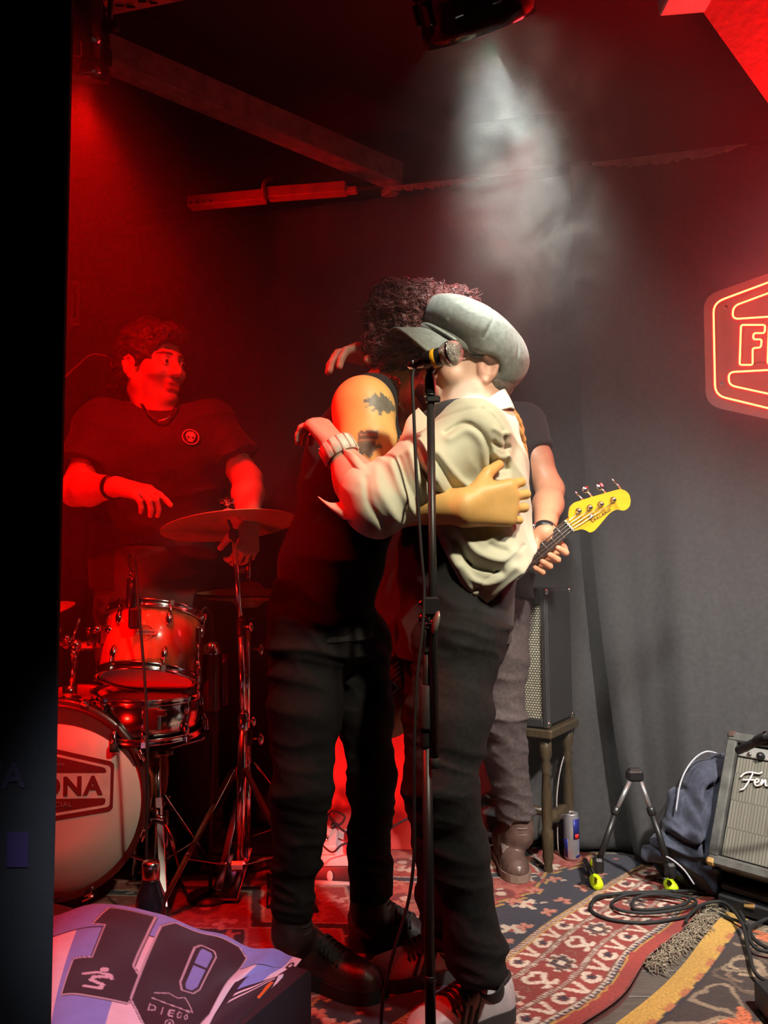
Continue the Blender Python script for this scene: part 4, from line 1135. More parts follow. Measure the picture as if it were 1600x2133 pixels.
# short hair at the back of the neck
fh = SDF((capc.x-0.1, capc.y-0.16, capc.z-0.22), (capc.x+0.2, capc.y+0.16, capc.z+0.05), 0.004)
fh.ell(hB.p(-0.022, 0, -0.01), (0.079, 0.074, 0.072), A3(hB.f, hB.l, hB.u), 0.02)
fh.ell(hB.p(0.04, 0, 0.0), (0.085, 0.12, 0.12), A3(hB.f, hB.l, hB.u), 0.01, 'sub')
fh.disp(lambda p: 0.003*vnoise(p*120, 61))
fh.mesh('hair', mat('grey_hair', (0.10, 0.075, 0.06), 0.7, var=0.4, scale=120, bump=0.5), rootB); del fh
# sneakers: grey with black stripes
SNK = mat('sneaker_leather', (0.42, 0.36, 0.36), 0.42, var=0.12, scale=40, bump=0.1)
SNS = mat('sneaker_sole', (0.03, 0.026, 0.026), 0.7)
blk = mat('black_stripe', (0.012, 0.012, 0.012), 0.6)
def sneaker(heel, toe, ankle, near):
    up, ft_ = shoe(rootB, 'sneaker', heel, toe, ankle+V(0, 0, -0.055), ankle+V(0, 0, -0.022), SNK, SNS, h=0.0032, shaft=0.0, tops=SNK_TOP, lace_m=lacem, nlace=6, crease=0.0015, wk=1.02)
    d, s_, L, zb = ft_.d, ft_.s, ft_.L, ft_.zb; Z = V(0, 0, 1)
    c = ft_.h + d*(L*0.20)
    # black sock and padded collar
    MB().lathe(V(c.x, c.y, zb+0.03), (ankle+V(0, 0, 0.02))-V(c.x, c.y, zb+0.03), [(0.030, 0), (0.033, 0.03), (0.034, 0.055), (0.031, 0.057)], 24, cap=False).build('sock', blk, rootB)
    MB().tube([c + d*(0.046*math.cos(a)) + s_*(0.026*math.sin(a)) + Z*(zb+0.060+0.006*math.cos(a)**2) for a in [6.283*k_/28 for k_ in range(28)]], 0.0055, 8, closed=True).build('collar_lining', blk, up)
    # slanted side stripes, eyelet facing and heel tab
    def patch(nm, m, fn, nu=8, nv=3, off=0.0012):
        """curved patch: fn(u, v) -> (t, q)"""
        vs_ = [ft_.surf(*fn(i/nu, j/nv), off) for i in range(nu+1) for j in range(nv+1)] + [ft_.surf(*fn(i/nu, j/nv), -0.004) for i in range(nu+1) for j in range(nv+1)]
        n1 = nv+1; N = (nu+1)*n1; fs = []
        for i in range(nu):
            for j in range(nv):
                a = i*n1+j; fs += [(a, a+1, a+n1+1, a+n1), (N+a, N+a+n1, N+a+n1+1, N+a+1)]
        for i in range(nu):
            a = i*n1; b = i*n1+nv; fs += [(a, a+n1, N+a+n1, N+a), (b, N+b, N+b+n1, b+n1)]
        for j in range(nv):
            a = j; b = nu*n1+j; fs += [(a, N+a, N+a+1, a+1), (b, b+1, N+b+1, N+b)]
        MB()._add(vs_, fs, True).build(nm, m, up)
    for sg in (1, -1):
        for i in range(3):
            t0_ = 0.36+0.075*i
            patch('stripe', blk, lambda u, v, t0_=t0_, sg=sg: (t0_+0.040*v + 0.085*(1-u), sg*(0.99-0.52*u)))
        patch('eyelet_facing', mat('sneaker_white', (0.62, 0.58, 0.56), 0.4), lambda u, v, sg=sg: (0.40+0.27*u, sg*(0.30+0.14*v)), 10, 2, 0.0018)
        patch('heel_tab', blk, lambda u, v, sg=sg: (0.02+0.06*v, sg*(0.1+0.45*u)), 5, 2, 0.0014)
    # padded tongue with print
    f1 = (d*0.55 - Z*0.83).normalized(); c = ft_.surf(0.385, 0.0) - f1*0.016 - d*0.004
    nrm_ = s_.cross(f1).normalized(); nrm_ = nrm_ if nrm_.dot(d) > 0 else -nrm_
    MB().box(c, (0.062, 0.050, 0.009), (f1, s_, nrm_), bevel=0.0035).build('tongue', SNK, up)
    yax = -f1; xax = yax.cross(nrm_)
    letters('tongue_print', 'adidas', c + nrm_*0.0050 - f1*0.008, xax, yax, 0.015, blk, up, depth=0.0004, bold=0.0003)
    return up
sneaker(G(1066, 2122), G(846, 2203), B['anL'], True)
sneaker(G(988, 2036), G(764, 2066), B['anR'], False)
# ---------------------------------------------------------------- person C: bass player behind, faces the room
C = {}
C['pelvis'] = P(1000, 1225, 2.66); C['waist'] = P(1000, 1110, 2.66); C['chest'] = P(1010, 960, 2.66); C['neck'] = P(1006, 850, 2.66)
C['shL'] = P(1086, 890, 2.64); C['elL'] = P(1146, 1020, 2.56); C['wrL'] = P(1134, 1112, 2.365)
C['shR'] = P(925, 890, 2.64); C['elR'] = P(868, 1040, 2.62); C['wrR'] = P(890, 1230, 2.34)
C['hipL'] = P(1042, 1250, 2.66); C['hipR'] = P(958, 1250, 2.66)
C['knL'] = P(1046, 1490, 2.64); C['knR'] = P(950, 1490, 2.64)
C['anL'] = P(1078, 1692, 2.71); C['anR'] = P(955, 1698, 2.71)
hC = Head(P(1003, 775, 2.65), V(-0.15, -0.95, -0.12), V(0, 0, 1), 1.0)
rootC = thing('person', 'bass player in black T-shirt half hidden behind the cream jacket', 'person', (C['pelvis'].x, C['pelvis'].y, 0))
fb = SDF((0.02, 2.18, 0.06), (0.66, 2.86, 1.84), 0.005)
fb.ell(C['chest'], (0.165, 0.115, 0.17), k=0.04)
fb.cone(C['waist'], C['chest'], 0.10, 0.11, 0.05, flat=(1, 0, 0), ff=0.75)
fb.cone(C['pelvis'], C['waist'], 0.105, 0.10, 0.05, flat=(1, 0, 0), ff=0.75)
for s_ in 'LR':
    fb.cone(C['neck']+V(0, 0.01, -0.04), C['sh'+s_], 0.05, 0.055, 0.04)
    fb.chain([C['sh'+s_], C['sh'+s_].lerp(C['el'+s_], 0.5), C['el'+s_]], [0.055, 0.050, 0.043], 0.03)
    fb.chain([C['el'+s_], C['el'+s_].lerp(C['wr'+s_], 0.35), C['wr'+s_]], [0.043, 0.046, 0.029], 0.02)
    fb.chain([C['hip'+s_], C['kn'+s_], C['an'+s_]], [0.075, 0.048, 0.034], 0.03)
hC.sculpt(fb, C['neck'])
def skinC(p): return np.tile(np.array([0.64, 0.28, 0.155], dtype=np.float32), (len(p), 1))  # reddish light on the arm is put into the skin colour
# fretting hand: the palm behind the neck, fingers curling round its lower edge, thumb in front
NK0, NK1 = P(1010, 1243, 2.375), P(1186, 1095, 2.335)     # neck axis, front face
nd = (NK1-NK0).normalized(); nf = V(0, -1, 0); nf = (nf - nd*nf.dot(nd)).normalized(); nu = nf.cross(nd)
if nu.z < 0: nu = -nu
hw = C['wrL'] + V(0, 0, 0)
grip = NK0.lerp(NK1, 0.70)
# palm
for i, off in enumerate((0.045, 0.018, -0.008, -0.032)):
    kb = grip + nd*off - nf*0.045 - nu*0.012          # knuckles behind the neck
    fb.cone(hw + nd*off*0.4, kb, 0.019, 0.0145, 0.016)
    r = (0.0112, 0.0115, 0.011, 0.0098)[i]
    a1 = kb - nu*0.032 + nf*0.012 - nd*0.004*i; a2 = a1 + nf*0.036 - nu*0.010 - nd*0.008; a3 = a2 + nf*0.013 + nu*0.026 - nd*0.008
    fb.cone(kb, a1, r*1.1, r, 0.005); fb.cone(a1, a2, r, r*0.95, 0.004); fb.cone(a2, a3, r*0.95, r*0.85, 0.003)
fb.cone(hw, grip + nd*0.0 - nf*0.03 + nu*0.03, 0.024, 0.017, 0.02)
tb = grip + nd*0.004 - nf*0.012 + nu*0.038
fb.cone(grip - nf*0.03 + nu*0.03, tb, 0.017, 0.0135, 0.012); fb.cone(tb, grip - nd*0.018 + nf*0.010 + nu*0.016, 0.0135, 0.0115, 0.006)
hand(fb, C['wrR'], V(0.2, -0.2, -0.9), V(0.1, 1, 0), 1, (0.4, 0.6, 0.4))
fb.mesh('body', skin('skin_bass', (0.58, 0.34, 0.24)), rootC, skinC); del fb
ft = SDF((0.02, 2.36, 0.80), (0.66, 2.88, 1.60), 0.006)
for s_ in 'LR':
    e = C['sh'+s_].lerp(C['el'+s_], 0.62); ft.cone(C['sh'+s_], e, 0.070, 0.062, 0.03)
    ft.cut(C['sh'+s_].lerp(C['el'+s_], 0.42), C['el'+s_]-C['sh'+s_], within=0.16)
for s_ in 'LR': ft.cone(C['neck']+V(0, 0.01, -0.045), C['sh'+s_], 0.055, 0.070, 0.04)
ft.ell(C['chest'], (0.185, 0.135, 0.185), k=0.04)
ft.cone(C['pelvis']+V(0, 0, -0.03), C['chest'], 0.125, 0.128, 0.05, flat=(1, 0, 0), ff=0.72)
ft.ell(C['neck']+V(0, 0, 0.03), (0.075, 0.07, 0.06), op='sub')
ft.cut(C['pelvis']+V(0, 0, -0.03), (0, 0, -1))
ft.disp(lambda p: creases(p, 0.008, 13, (0.3, 0, 1), 71))
ft.mesh('t_shirt', VEST, rootC); del ft
C2 = dict(C)
trousers(rootC, C2, (0.02, 2.40, 0.08), (0.60, 2.90, 1.02), mat('charcoal_jeans', (0.075, 0.055, 0.056), 0.85, scale=90, var=0.35, bump=0.3, bscale=350), C['waist']+V(0, 0, -0.08), 0.115, 0.088, 0.064, 0.050, 23, h=0.006, hem=0.0)
brown = mat('brown_leather', (0.10, 0.06, 0.05), 0.36, var=0.3, scale=40, bump=0.25, bscale=130)
brsole = mat('tan_welt', (0.22, 0.15, 0.12), 0.6)
tL = G(1084, 1850); shoe(rootC, 'boot', tL+V(-0.02, 0.265, 0), tL, C['anL']+V(0.004, 0.0, -0.07), C['anL']+V(0, 0, 0.02), brown, brsole, shaft=0.044, lace_m=mat('brown_lace', (0.16, 0.11, 0.10), 0.7), nlace=7, sole_h=0.020)
tR = G(950, 1845); shoe(rootC, 'boot', tR+V(0.02, 0.275, 0), tR, C['anR']+V(0, 0, -0.07), C['anR']+V(0, 0, 0.02), brown, brsole, shaft=0.044, sole_h=0.020)
ad = (C['wrL']-C['elL']).normalized(); c = C['wrL'] - ad*0.012
MB().lathe(c-ad*0.010, ad, [(0.033, 0), (0.037, 0.002), (0.037, 0.020), (0.033, 0.022)], 24, cap=False).build('watch_strap', blackplastic, rootC)
u_ = ortho(ad, V(-1, -0.4, 0))[0]
MB().lathe(c+u_*0.034, u_, [(0.0, 0.010), (0.016, 0.010), (0.018, 0.006), (0.018, 0.0), (0, 0)], 20, cap=False).build('watch_case', chrome, rootC)
fh = SDF((hC.o.x-0.14, hC.o.y-0.14, hC.o.z-0.1), (hC.o.x+0.14, hC.o.y+0.16, hC.o.z+0.18), 0.005)
fh.ell(hC.p(-0.02, 0, 0.06), (0.105, 0.088, 0.095), A3(hC.f, hC.l, hC.u), 0.02)
fh.ell(hC.p(0.10, 0, 0.0), (0.08, 0.12, 0.07), A3(hC.f, hC.l, hC.u), 0.02, 'sub')
fh.disp(lambda p: 0.004*vnoise(p*90, 81))
fh.mesh('hair', mat('dark_hair', (0.02, 0.014, 0.012), 0.6, var=0.4, scale=100, bump=0.5), rootC); del fh

# ---------------------------------------------------------------- the bass guitar
YEL = mat('yellow_lacquer', (0.85, 0.44, 0.015), 0.28, var=0.10, scale=10, stretch=(1, 1, 8), coat=0.4)
ebony = mat('ebony_board', (0.035, 0.022, 0.018), 0.5)
bone = mat('bone_nut', (0.75, 0.68, 0.5), 0.5)
steelw = mat('string_steel', (0.75, 0.72, 0.68), 0.3, metal=1.0)
bg = thing('bass_guitar', 'bass guitar with yellow headstock held behind the cream jacket', 'guitar', NK0)
NW = 0.020
tipd = nd
body0 = NK0 - nd*0.10
# fretboard + neck
m = MB(); m.prism([(-0.12, -0.030), (-0.12, 0.030), ((NK1-NK0).length, NW), ((NK1-NK0).length, -NW)], NK0 - nf*0.004, nd, nu, 0.006 if nd.cross(nu).dot(nf) > 0 else -0.006)
m.build('fretboard', ebony, bg)
m = MB(); m.tube([NK0 - nd*0.12 - nf*0.032, NK1 - nf*0.024 + nd*0.02], [0.026, 0.018], 14); m.build('neck', YEL, bg)
Ln = (NK1-NK0).length
for i in range(13):
    t = Ln - 0.033*(1-0.944**(i+1))/(1-0.944)*1.0
    if t < -0.1: break
    w_ = NW + (0.030-NW)*(1-(t+0.12)/(Ln+0.12))
    MB().cyl(NK0+nd*t+nu*w_+nf*0.003, NK0+nd*t-nu*w_+nf*0.003, 0.0016, seg=6).build('fret', steelw, bg)
MB().box(NK1+nf*0.003, (0.006, 2*NW+0.001, 0.010), (nd, nu, nf), bevel=0.001).build('nut', bone, bg)
# headstock outline traced along/perpendicular to the neck (pixels -> plane through NK1)
hx = nd; hy = nu; hn_ = nf
def hp(px, py):
    r = ray(px, py); p = CAM + r*((NK1-CAM).dot(nf)/r.dot(nf)) - NK1; return (p.dot(nd), p.dot(nu))
hs = [hp(x, y) for x, y in ((1186, 1086), (1184, 1072), (1187, 1056), (1196, 1047), (1230, 1036), (1272, 1024), (1290, 1019), (1302, 1021), (1311, 1030), (1314, 1042), (1312, 1054), (1306, 1061), (1298, 1064), (1287, 1061), (1277, 1064), (1268, 1071), (1252, 1090), (1238, 1106), (1229, 1110), (1220, 1104), (1211, 1102), (1204, 1104), (1196, 1106))]
sgn = 1 if nd.cross(nu).dot(nf) > 0 else -1
head = MB().prism(roundpoly(hs, 0.006, 3), NK1 - nf*0.012, nd, nu, 0.014*sgn).build('headstock', YEL, bg)
posts = [(1205, 1064), (1228, 1057), (1251, 1050), (1277, 1041)]
for i, (x, y) in enumerate(posts):
    q = hp(x, y); c = NK1 + nd*q[0] + nu*q[1] + nf*0.002
    pg = MB().lathe(c, nf, [(0.0095, 0), (0.0095, 0.003), (0.0062, 0.004), (0.0055, 0.012), (0.0062, 0.019), (0.005, 0.022), (0, 0.022)], 16, cap=False).build('tuner_post', chrome, bg)
    ex = (1214, 1232, 1262, 1291)[i]; ey = (1040, 1032, 1026, 1014)[i]
    q2 = hp(ex, ey); e0 = NK1 + nd*q2[0] + nu*q2[1] - nf*0.008
    MB().cyl(e0 - nu*0.012, e0 + nu*0.016, 0.0026, seg=8).build('tuner_shaft', chrome, pg)
    kc = e0 + nu*0.024
    an_ = (1.35, 0.25, 0.45, 1.4)[i]
    f_ = (nf*math.cos(an_) + nd*math.sin(an_)).normalized()
    MB().lathe(kc - f_*0.002, f_, [(0, 0), (0.011, 0), (0.0115, 0.002), (0.011, 0.004), (0, 0.004)], 16, cap=False).build('tuner_key', chrome, pg)
q = hp(1231, 1076); c = NK1 + nd*q[0] + nu*q[1] + nf*0.002
MB().lathe(c, nf, [(0.007, 0), (0.007, 0.006), (0.004, 0.009), (0, 0.009)], 14, cap=False).build('string_tree', chrome, bg)
ldir = (P(1280, 1054, 2.33)-P(1224, 1091, 2.33)).normalized(); ldir = (ldir - nf*ldir.dot(nf)).normalized(); lup = nf.cross(ldir)
if lup.z < 0: lup = -lup
qq = hp(1252, 1074); lc = NK1 + nd*qq[0] + nu*qq[1] + nf*0.0026
letters('maker_name', 'LAKLAND', lc, ldir, lup, 0.0125, mat('dark_print', (0.09, 0.05, 0.01), 0.6), bg, depth=0.0003, spacing=1.25, bold=0.0002)
for i in range(4):
    off = (i-1.5)*0.0092
    q = hp(*posts[3-i]) if False else hp(*posts[i]); pe = NK1 + nd*q[0] + nu*(q[1]) + nf*0.014
    MB().tube([NK0 - nd*0.45 + nu*off*-1.4 + nf*0.012, NK1 - nu*off + nf*0.010, pe - nu*0.005], 0.0011, 6).build('string', steelw, bg)
# body (behind the couple)
bo = NK0 - nd*0.33
bp_ = [(0.20, 0.03), (0.17, 0.06), (0.22, 0.13), (0.18, 0.165), (0.08, 0.12), (-0.03, 0.125), (-0.14, 0.17), (-0.23, 0.12), (-0.25, 0.0), (-0.22, -0.12), (-0.12, -0.165), (-0.02, -0.12), (0.06, -0.12), (0.13, -0.16), (0.17, -0.12), (0.15, -0.05), (0.20, -0.03)]
MB().prism(roundpoly(bp_, 0.04, 4), bo - nf*0.045, nd, nu, 0.042*sgn).build('guitar_body', mat('sunburst_body', (0.10, 0.03, 0.015), 0.25, coat=0.5), bg)
MB().box(bo - nd*0.13 + nf*0.004, (0.05, 0.08, 0.014), (nd, nu, nf), bevel=0.003).build('bridge', chrome, bg)
for t in (0.0, -0.06): MB().box(bo + nd*t + nf*0.002, (0.03, 0.09, 0.014), (nd, nu, nf), bevel=0.004).build('pickup', blackplastic, bg)

# ---------------------------------------------------------------- person D: drummer, faces right
D = {}
YD = 2.74
D['pelvis'] = P(320, 1225, YD+0.05); D['waist'] = P(322, 1120, YD+0.03); D['chest'] = P(328, 965, YD); D['neck'] = P(328, 858, YD)
D['shR'] = P(218, 890, YD-0.02); D['elR'] = P(158, 1022, YD-0.12); D['wrR'] = P(238, 1014, YD-0.28)
D['shL'] = P(440, 890, YD+0.04); D['elL'] = P(516, 1000, YD+0.0); D['wrL'] = P(517, 1085, YD-0.16)
D['hipR'] = P(268, 1240, YD+0.05); D['hipL'] = P(372, 1240, YD+0.05)
D['knR'] = V(D['hipR'].x-0.01, YD+0.12, 0.50); D['knL'] = V(D['hipL'].x+0.03, YD+0.10, 0.50)
D['anR'] = V(D['hipR'].x-0.02, YD+0.17, 0.10); D['anL'] = V(D['hipL'].x+0.05, YD+0.15, 0.10)
hD = Head(P(318, 770, YD), V(0.84, -0.54, -0.06), V(-0.04, 0, 1), 1.14)
rootD = thing('person', 'drummer with short dark hair and black T-shirt standing behind the drums', 'person', (D['pelvis'].x, D['pelvis'].y, 0))
fb = SDF((-1.20, 2.30, 0.04), (-0.36, 3.02, 1.92), 0.0048)
fb.ell(D['chest'], (0.19, 0.12, 0.18), k=0.04)
fb.cone(D['waist'], D['chest'], 0.115, 0.12, 0.05, flat=(1, 0, 0), ff=0.72)
fb.cone(D['pelvis'], D['waist'], 0.115, 0.115, 0.05, flat=(1, 0, 0), ff=0.72)
for s_ in 'LR':
    fb.cone(D['neck']+V(0, 0.01, -0.05), D['sh'+s_], 0.055, 0.060, 0.04)
    fb.chain([D['sh'+s_], D['el'+s_]], [0.060, 0.050], 0.03)
    fb.chain([D['el'+s_], D['el'+s_].lerp(D['wr'+s_], 0.35), D['wr'+s_]], [0.050, 0.053, 0.034], 0.02)
    fb.chain([D['hip'+s_], D['kn'+s_], D['an'+s_]], [0.085, 0.055, 0.04], 0.03)
hD.sculpt(fb, D['neck'], 0.060, mouth_open=0.004)
hand(fb, D['wrR'], V(0.78, -0.25, -0.16), V(-0.05, 0.35, -0.93), 1, (0.55, 0.75, 0.45), (0.5, 0.2), 1.18, 0.05, over=[(0.35, 0.25, 0.1), None, None, None])
hand(fb, D['wrL'], V(0.0, -0.25, -0.95), V(-0.6, 0.6, 0), -1, (0.6, 0.9, 0.5), (0.6, 0.3), 1.12)
def skinD(p):
    c = np.tile(np.array([0.58, 0.33, 0.22], dtype=np.float32), (len(p), 1))
    q = p - v3(hD.o); f_ = q@v3(hD.f)/hD.sc; u_ = q@v3(hD.u)/hD.sc; l_ = q@v3(hD.l)/hD.sc
    hd = (np.abs(u_) < 0.14) & (np.abs(f_) < 0.15) & (np.abs(l_) < 0.11)
    c[hd & (f_ > 0.088) & (np.abs(u_+0.058) < 0.016) & (np.abs(l_) < 0.024)] = [0.40, 0.14, 0.11]
    br = hd & (f_ > 0.07) & (np.abs(u_-0.037) < 0.0042) & (np.abs(l_) > 0.012) & (np.abs(l_) < 0.055); c[br] = [0.05, 0.03, 0.02]
    st = hd & (f_ > 0.03) & (u_ < -0.03) & ~((np.abs(u_+0.058) < 0.016) & (np.abs(l_) < 0.024)); c[st] = c[st]*0.72
    return c
fb.mesh('body', skin('skin_drummer', (0.58, 0.33, 0.22)), rootD, skinD); del fb
eyem = mat('eye_white', (0.7, 0.66, 0.62), 0.25); irism = mat('iris', (0.02, 0.012, 0.01), 0.2)
for sg in (1, -1):
    e = MB().sphere(hD.p(0.0865, 0.031*sg, 0.012), 0.0115*hD.sc, nu=14, nv=10).build('eye', eyem, rootD)
    MB().sphere(hD.p(0.0945, 0.0315*sg+0.001, 0.012), 0.0062*hD.sc, nu=12, nv=8).build('iris', irism, e)
fh = SDF((hD.o.x-0.18, hD.o.y-0.18, hD.o.z-0.14), (hD.o.x+0.18, hD.o.y+0.18, hD.o.z+0.22), 0.004)
aD = A3(hD.f, hD.l, hD.u); sc_d = hD.sc
fh.ell(hD.p(-0.018, 0, 0.062), [x*sc_d for x in (0.114, 0.092, 0.098)], aD, 0.02)
fh.ell(hD.p(-0.060, 0, 0.005), [x*sc_d for x in (0.070, 0.086, 0.085)], aD, 0.03)
fh.ell(hD.p(0.075, 0, 0.10), [x*sc_d for x in (0.045, 0.066, 0.035)], aD, 0.03)
fh.cone(hD.p(0.03, 0.073, 0.05), hD.p(0.022, 0.078, 0.0), 0.014, 0.008, 0.015); fh.cone(hD.p(0.03, -0.073, 0.05), hD.p(0.022, -0.078, 0.0), 0.014, 0.008, 0.015)
fh.ell(hD.p(0.110, 0, 0.005), [x*sc_d for x in (0.072, 0.075, 0.072)], aD, 0.015, 'sub')
fh.ell(hD.p(0.04, 0, -0.07), [x*sc_d for x in (0.075, 0.12, 0.06)], aD, 0.02, 'sub')
for sg in (1, -1): fh.ell(hD.p(-0.010, 0.088*sg, -0.006), [x*sc_d for x in (0.030, 0.022, 0.036)], aD, 0.008, 'sub')
def hdf(p):
    q = p - v3(hD.o); s1 = np.stack([q@aD[0]*30, q@aD[1]*60, q@aD[2]*60], 1)
    return 0.008*vnoise(s1, 91) + 0.005*vnoise(s1*2.3, 92)
fh.disp(hdf)
fh.mesh('hair', mat('brown_hair', (0.026, 0.014, 0.010), 0.55, var=0.5, scale=80, bump=0.6, bscale=260), rootD); del fh
ft = SDF((-1.22, 2.40, 0.84), (-0.36, 2.98, 1.62), 0.006)
for s_ in 'LR':
    ft.cone(D['sh'+s_], D['sh'+s_].lerp(D['el'+s_], 0.66), 0.080, 0.082, 0.03)
    ft.cut(D['sh'+s_].lerp(D['el'+s_], 0.62), D['el'+s_]-D['sh'+s_], within=0.175)
    ft.cone(D['el'+s_], D['sh'+s_].lerp(D['el'+s_], 0.55), 0.068, 0.062, 0.004, op='sub')
for s_ in 'LR': ft.cone(D['neck']+V(0, 0.01, -0.055), D['sh'+s_], 0.060, 0.080, 0.04)
ft.ell(D['chest'], (0.215, 0.145, 0.195), k=0.04)
ft.cone(D['pelvis']+V(0, 0, -0.02), D['chest'], 0.145, 0.145, 0.05, flat=(1, 0, 0), ff=0.70)
ft.ell(D['neck']+V(0.01, -0.03, 0.03), (0.078, 0.095, 0.062), op='sub')
ft.cut(D['pelvis']+V(0, 0, 0.02), (0.1, 0, -1))
ft.disp(lambda p: creases(p, 0.011, 10, (0.35, 0, 1), 97) + creases(p, 0.006, 20, (-0.3, 0, 1), 98))
shirtD = ft.mesh('t_shirt', mat('black_tee', (0.022, 0.018, 0.018), 0.85, scale=40, var=0.2, sheen=0.08), rootD); del ft
trousers(rootD, D, (-1.18, 2.50, 0.06), (-0.40, 3.08, 1.10), mat('brown_trousers', (0.07, 0.045, 0.04), 0.85, var=0.2, scale=60), D['waist']+V(0, 0, -0.06), 0.135, 0.11, 0.085, 0.075, 29, h=0.008, hem=-0.02)
for s_ in 'LR':
    an = D['an'+s_]; shoe(rootD, 'shoe', V(an.x, an.y+0.06, 0), V(an.x, an.y-0.22, 0), an+V(0, 0, -0.03), an, leatherA, solem, h=0.006)
pts = bez([D['neck']+V(-0.075, 0.0, 0.02), P(297, 842, YD-0.085), P(312, 866, YD-0.125), P(332, 876, YD-0.14), P(352, 868, YD-0.13), P(366, 842, YD-0.085), D['neck']+V(0.075, 0.0, 0.02)], 8)
MB().tube(pts, 0.0035, 6).build('neck_chain', chrome, rootD)
ad = (D['wrR']-D['elR']).normalized()
MB().lathe(D['wrR']-ad*0.020, ad, [(0.036, 0), (0.040, 0.002), (0.040, 0.026), (0.036, 0.028)], 24, cap=False).build('watch_strap', blackplastic, rootD)
# round skull badge printed on the shirt: flat raised print following the chest
bpy.context.view_layer.update()
hit_, hl_, hn_, _i = shirtD.ray_cast(CAM - ORG[rootD], ray(397, 911).normalized())
bc = (hl_ + ORG[rootD] + hn_*0.002) if hit_ else P(397, 911, YD-0.125); bn = (V(0.25, -0.95, 0.15) if not hit_ else Vector(hn_)).normalized(); bx = ortho(bn, V(1, 0, 0))[0]; by = bn.cross(bx)
if by.z < 0: by = -by
prt = mat('white_print', (0.55, 0.48, 0.47), 0.7)
bd = MB()
bd.tube([bc + bx*(0.027*math.cos(t)) + by*(0.027*math.sin(t)) for t in [6.283*k_/32 for k_ in range(32)]], 0.0022, 5, closed=True)
bd.build('badge_ring', prt, rootD)
sk = [(-0.016, 0.006), (-0.014, 0.014), (-0.006, 0.020), (0.006, 0.020), (0.014, 0.014), (0.016, 0.006), (0.013, -0.006), (0.009, -0.010), (0.008, -0.017), (-0.008, -0.017), (-0.009, -0.010), (-0.013, -0.006)]
sk = [(x, y) for x, y in sk]
s1 = 1 if bx.cross(by).dot(bn) > 0 else -1
skm = MB().prism(sk, bc - bn*0.012, bx, by, 0.013*s1).build('badge_skull', prt, rootD)
for sg in (1, -1): MB().prism([(0.002*sg, -0.001), (0.011*sg, 0.003), (0.011*sg, -0.004), (0.005*sg, -0.006)], bc - bn*0.010, bx, by, 0.0118*s1).build('eye_socket', VEST, skm)
MB().prism([(-0.002, -0.011), (0.0, -0.007), (0.002, -0.011)], bc - bn*0.010, bx, by, 0.0118*s1).build('nose_hole', VEST, skm)
# ================================================================ rugs
RU = V(0.67, 0.742, 0).normalized(); RN = V(RU.y, -RU.x, 0)
R0 = G(1223, 2129); S0 = R0.dot(RN)
def rug_mesh(name, s0, s1, t0, t1, h, fn, U, N, base, zf, label, warp=None, sub=False):
    ns = int((s1-s0)/h)+1; ntt = int((t1-t0)/h)+1
    s = np.linspace(s0, s1, ns); t = np.linspace(t0, t1, ntt); S_, T_ = np.meshgrid(s, t, indexing='ij')
    rgb = fn(S_, T_)
    se = S_ + (warp(S_, T_) if warp is not None else 0)
    X = base.x + N.x*se + U.x*T_; Y = base.y + N.y*se + U.y*T_; Z = zf(S_, T_)
    vs_ = np.stack([X, Y, Z], -1).reshape(-1, 3)
    g = np.arange(ns*ntt).reshape(ns, ntt)
    quads = np.stack([g[:-1, :-1], g[1:, :-1], g[1:, 1:], g[:-1, 1:]], -1).reshape(-1, 4)
    yq = vs_[:, 1]; xq = vs_[:, 0]
    good = (yq < 3.16-0.238*xq-0.13) & ~((yq < 1.36) & (xq < -0.3)) & (xq > -2.6) & (xq < 2.6) & (yq > 0.8)
    quads = quads[good[quads].all(1)]
    # skirt down to the floor
    edge = np.concatenate([g[0, :], g[1:, -1], g[-1, ::-1][1:], g[::-1, 0][1:]])
    low = vs_[edge].copy(); low[:, 2] = 0.0005; b = len(vs_)
    vs_ = np.concatenate([vs_, low]); n = len(edge)
    i = np.arange(n-1)
    sk = np.stack([edge[:-1], b+i, b+i+1, edge[1:]], -1); sk = sk[good[edge[:-1]] & good[edge[1:]]]
    allq = np.concatenate([quads, sk]); used, inv = np.unique(allq, return_inverse=True); rgb_all = np.concatenate([rgb.reshape(-1, 3), rgb.reshape(-1, 3)[edge]])[used]
    me = mesh_np(name, vs_[used], inv.reshape(-1, 4))
    add_color(me, rgb_all)
    o = link_mesh(name, me, RUGM); tag(o, label, 'rug'); return o
RUGM = mat('rug_pile', (1, 1, 1), 0.95, attr='paint', scale=160, var=0.30, bump=0.5, bscale=700, sheen=0.1)
CR = np.array([0.56, 0.44, 0.35]); RD = np.array([0.24, 0.030, 0.022]); RD2 = np.array([0.13, 0.014, 0.014]); NV = np.array([0.020, 0.018, 0.032]); BR = np.array([0.16, 0.06, 0.035]); GO = np.array([0.42, 0.24, 0.05]); PK = np.array([0.34, 0.13, 0.09])
def wob(S_, T_, f, a, seed):
    p = np.stack([S_.ravel()*f, T_.ravel()*f, np.zeros(S_.size)], 1); return (vnoise(p, seed)*a).reshape(S_.shape)
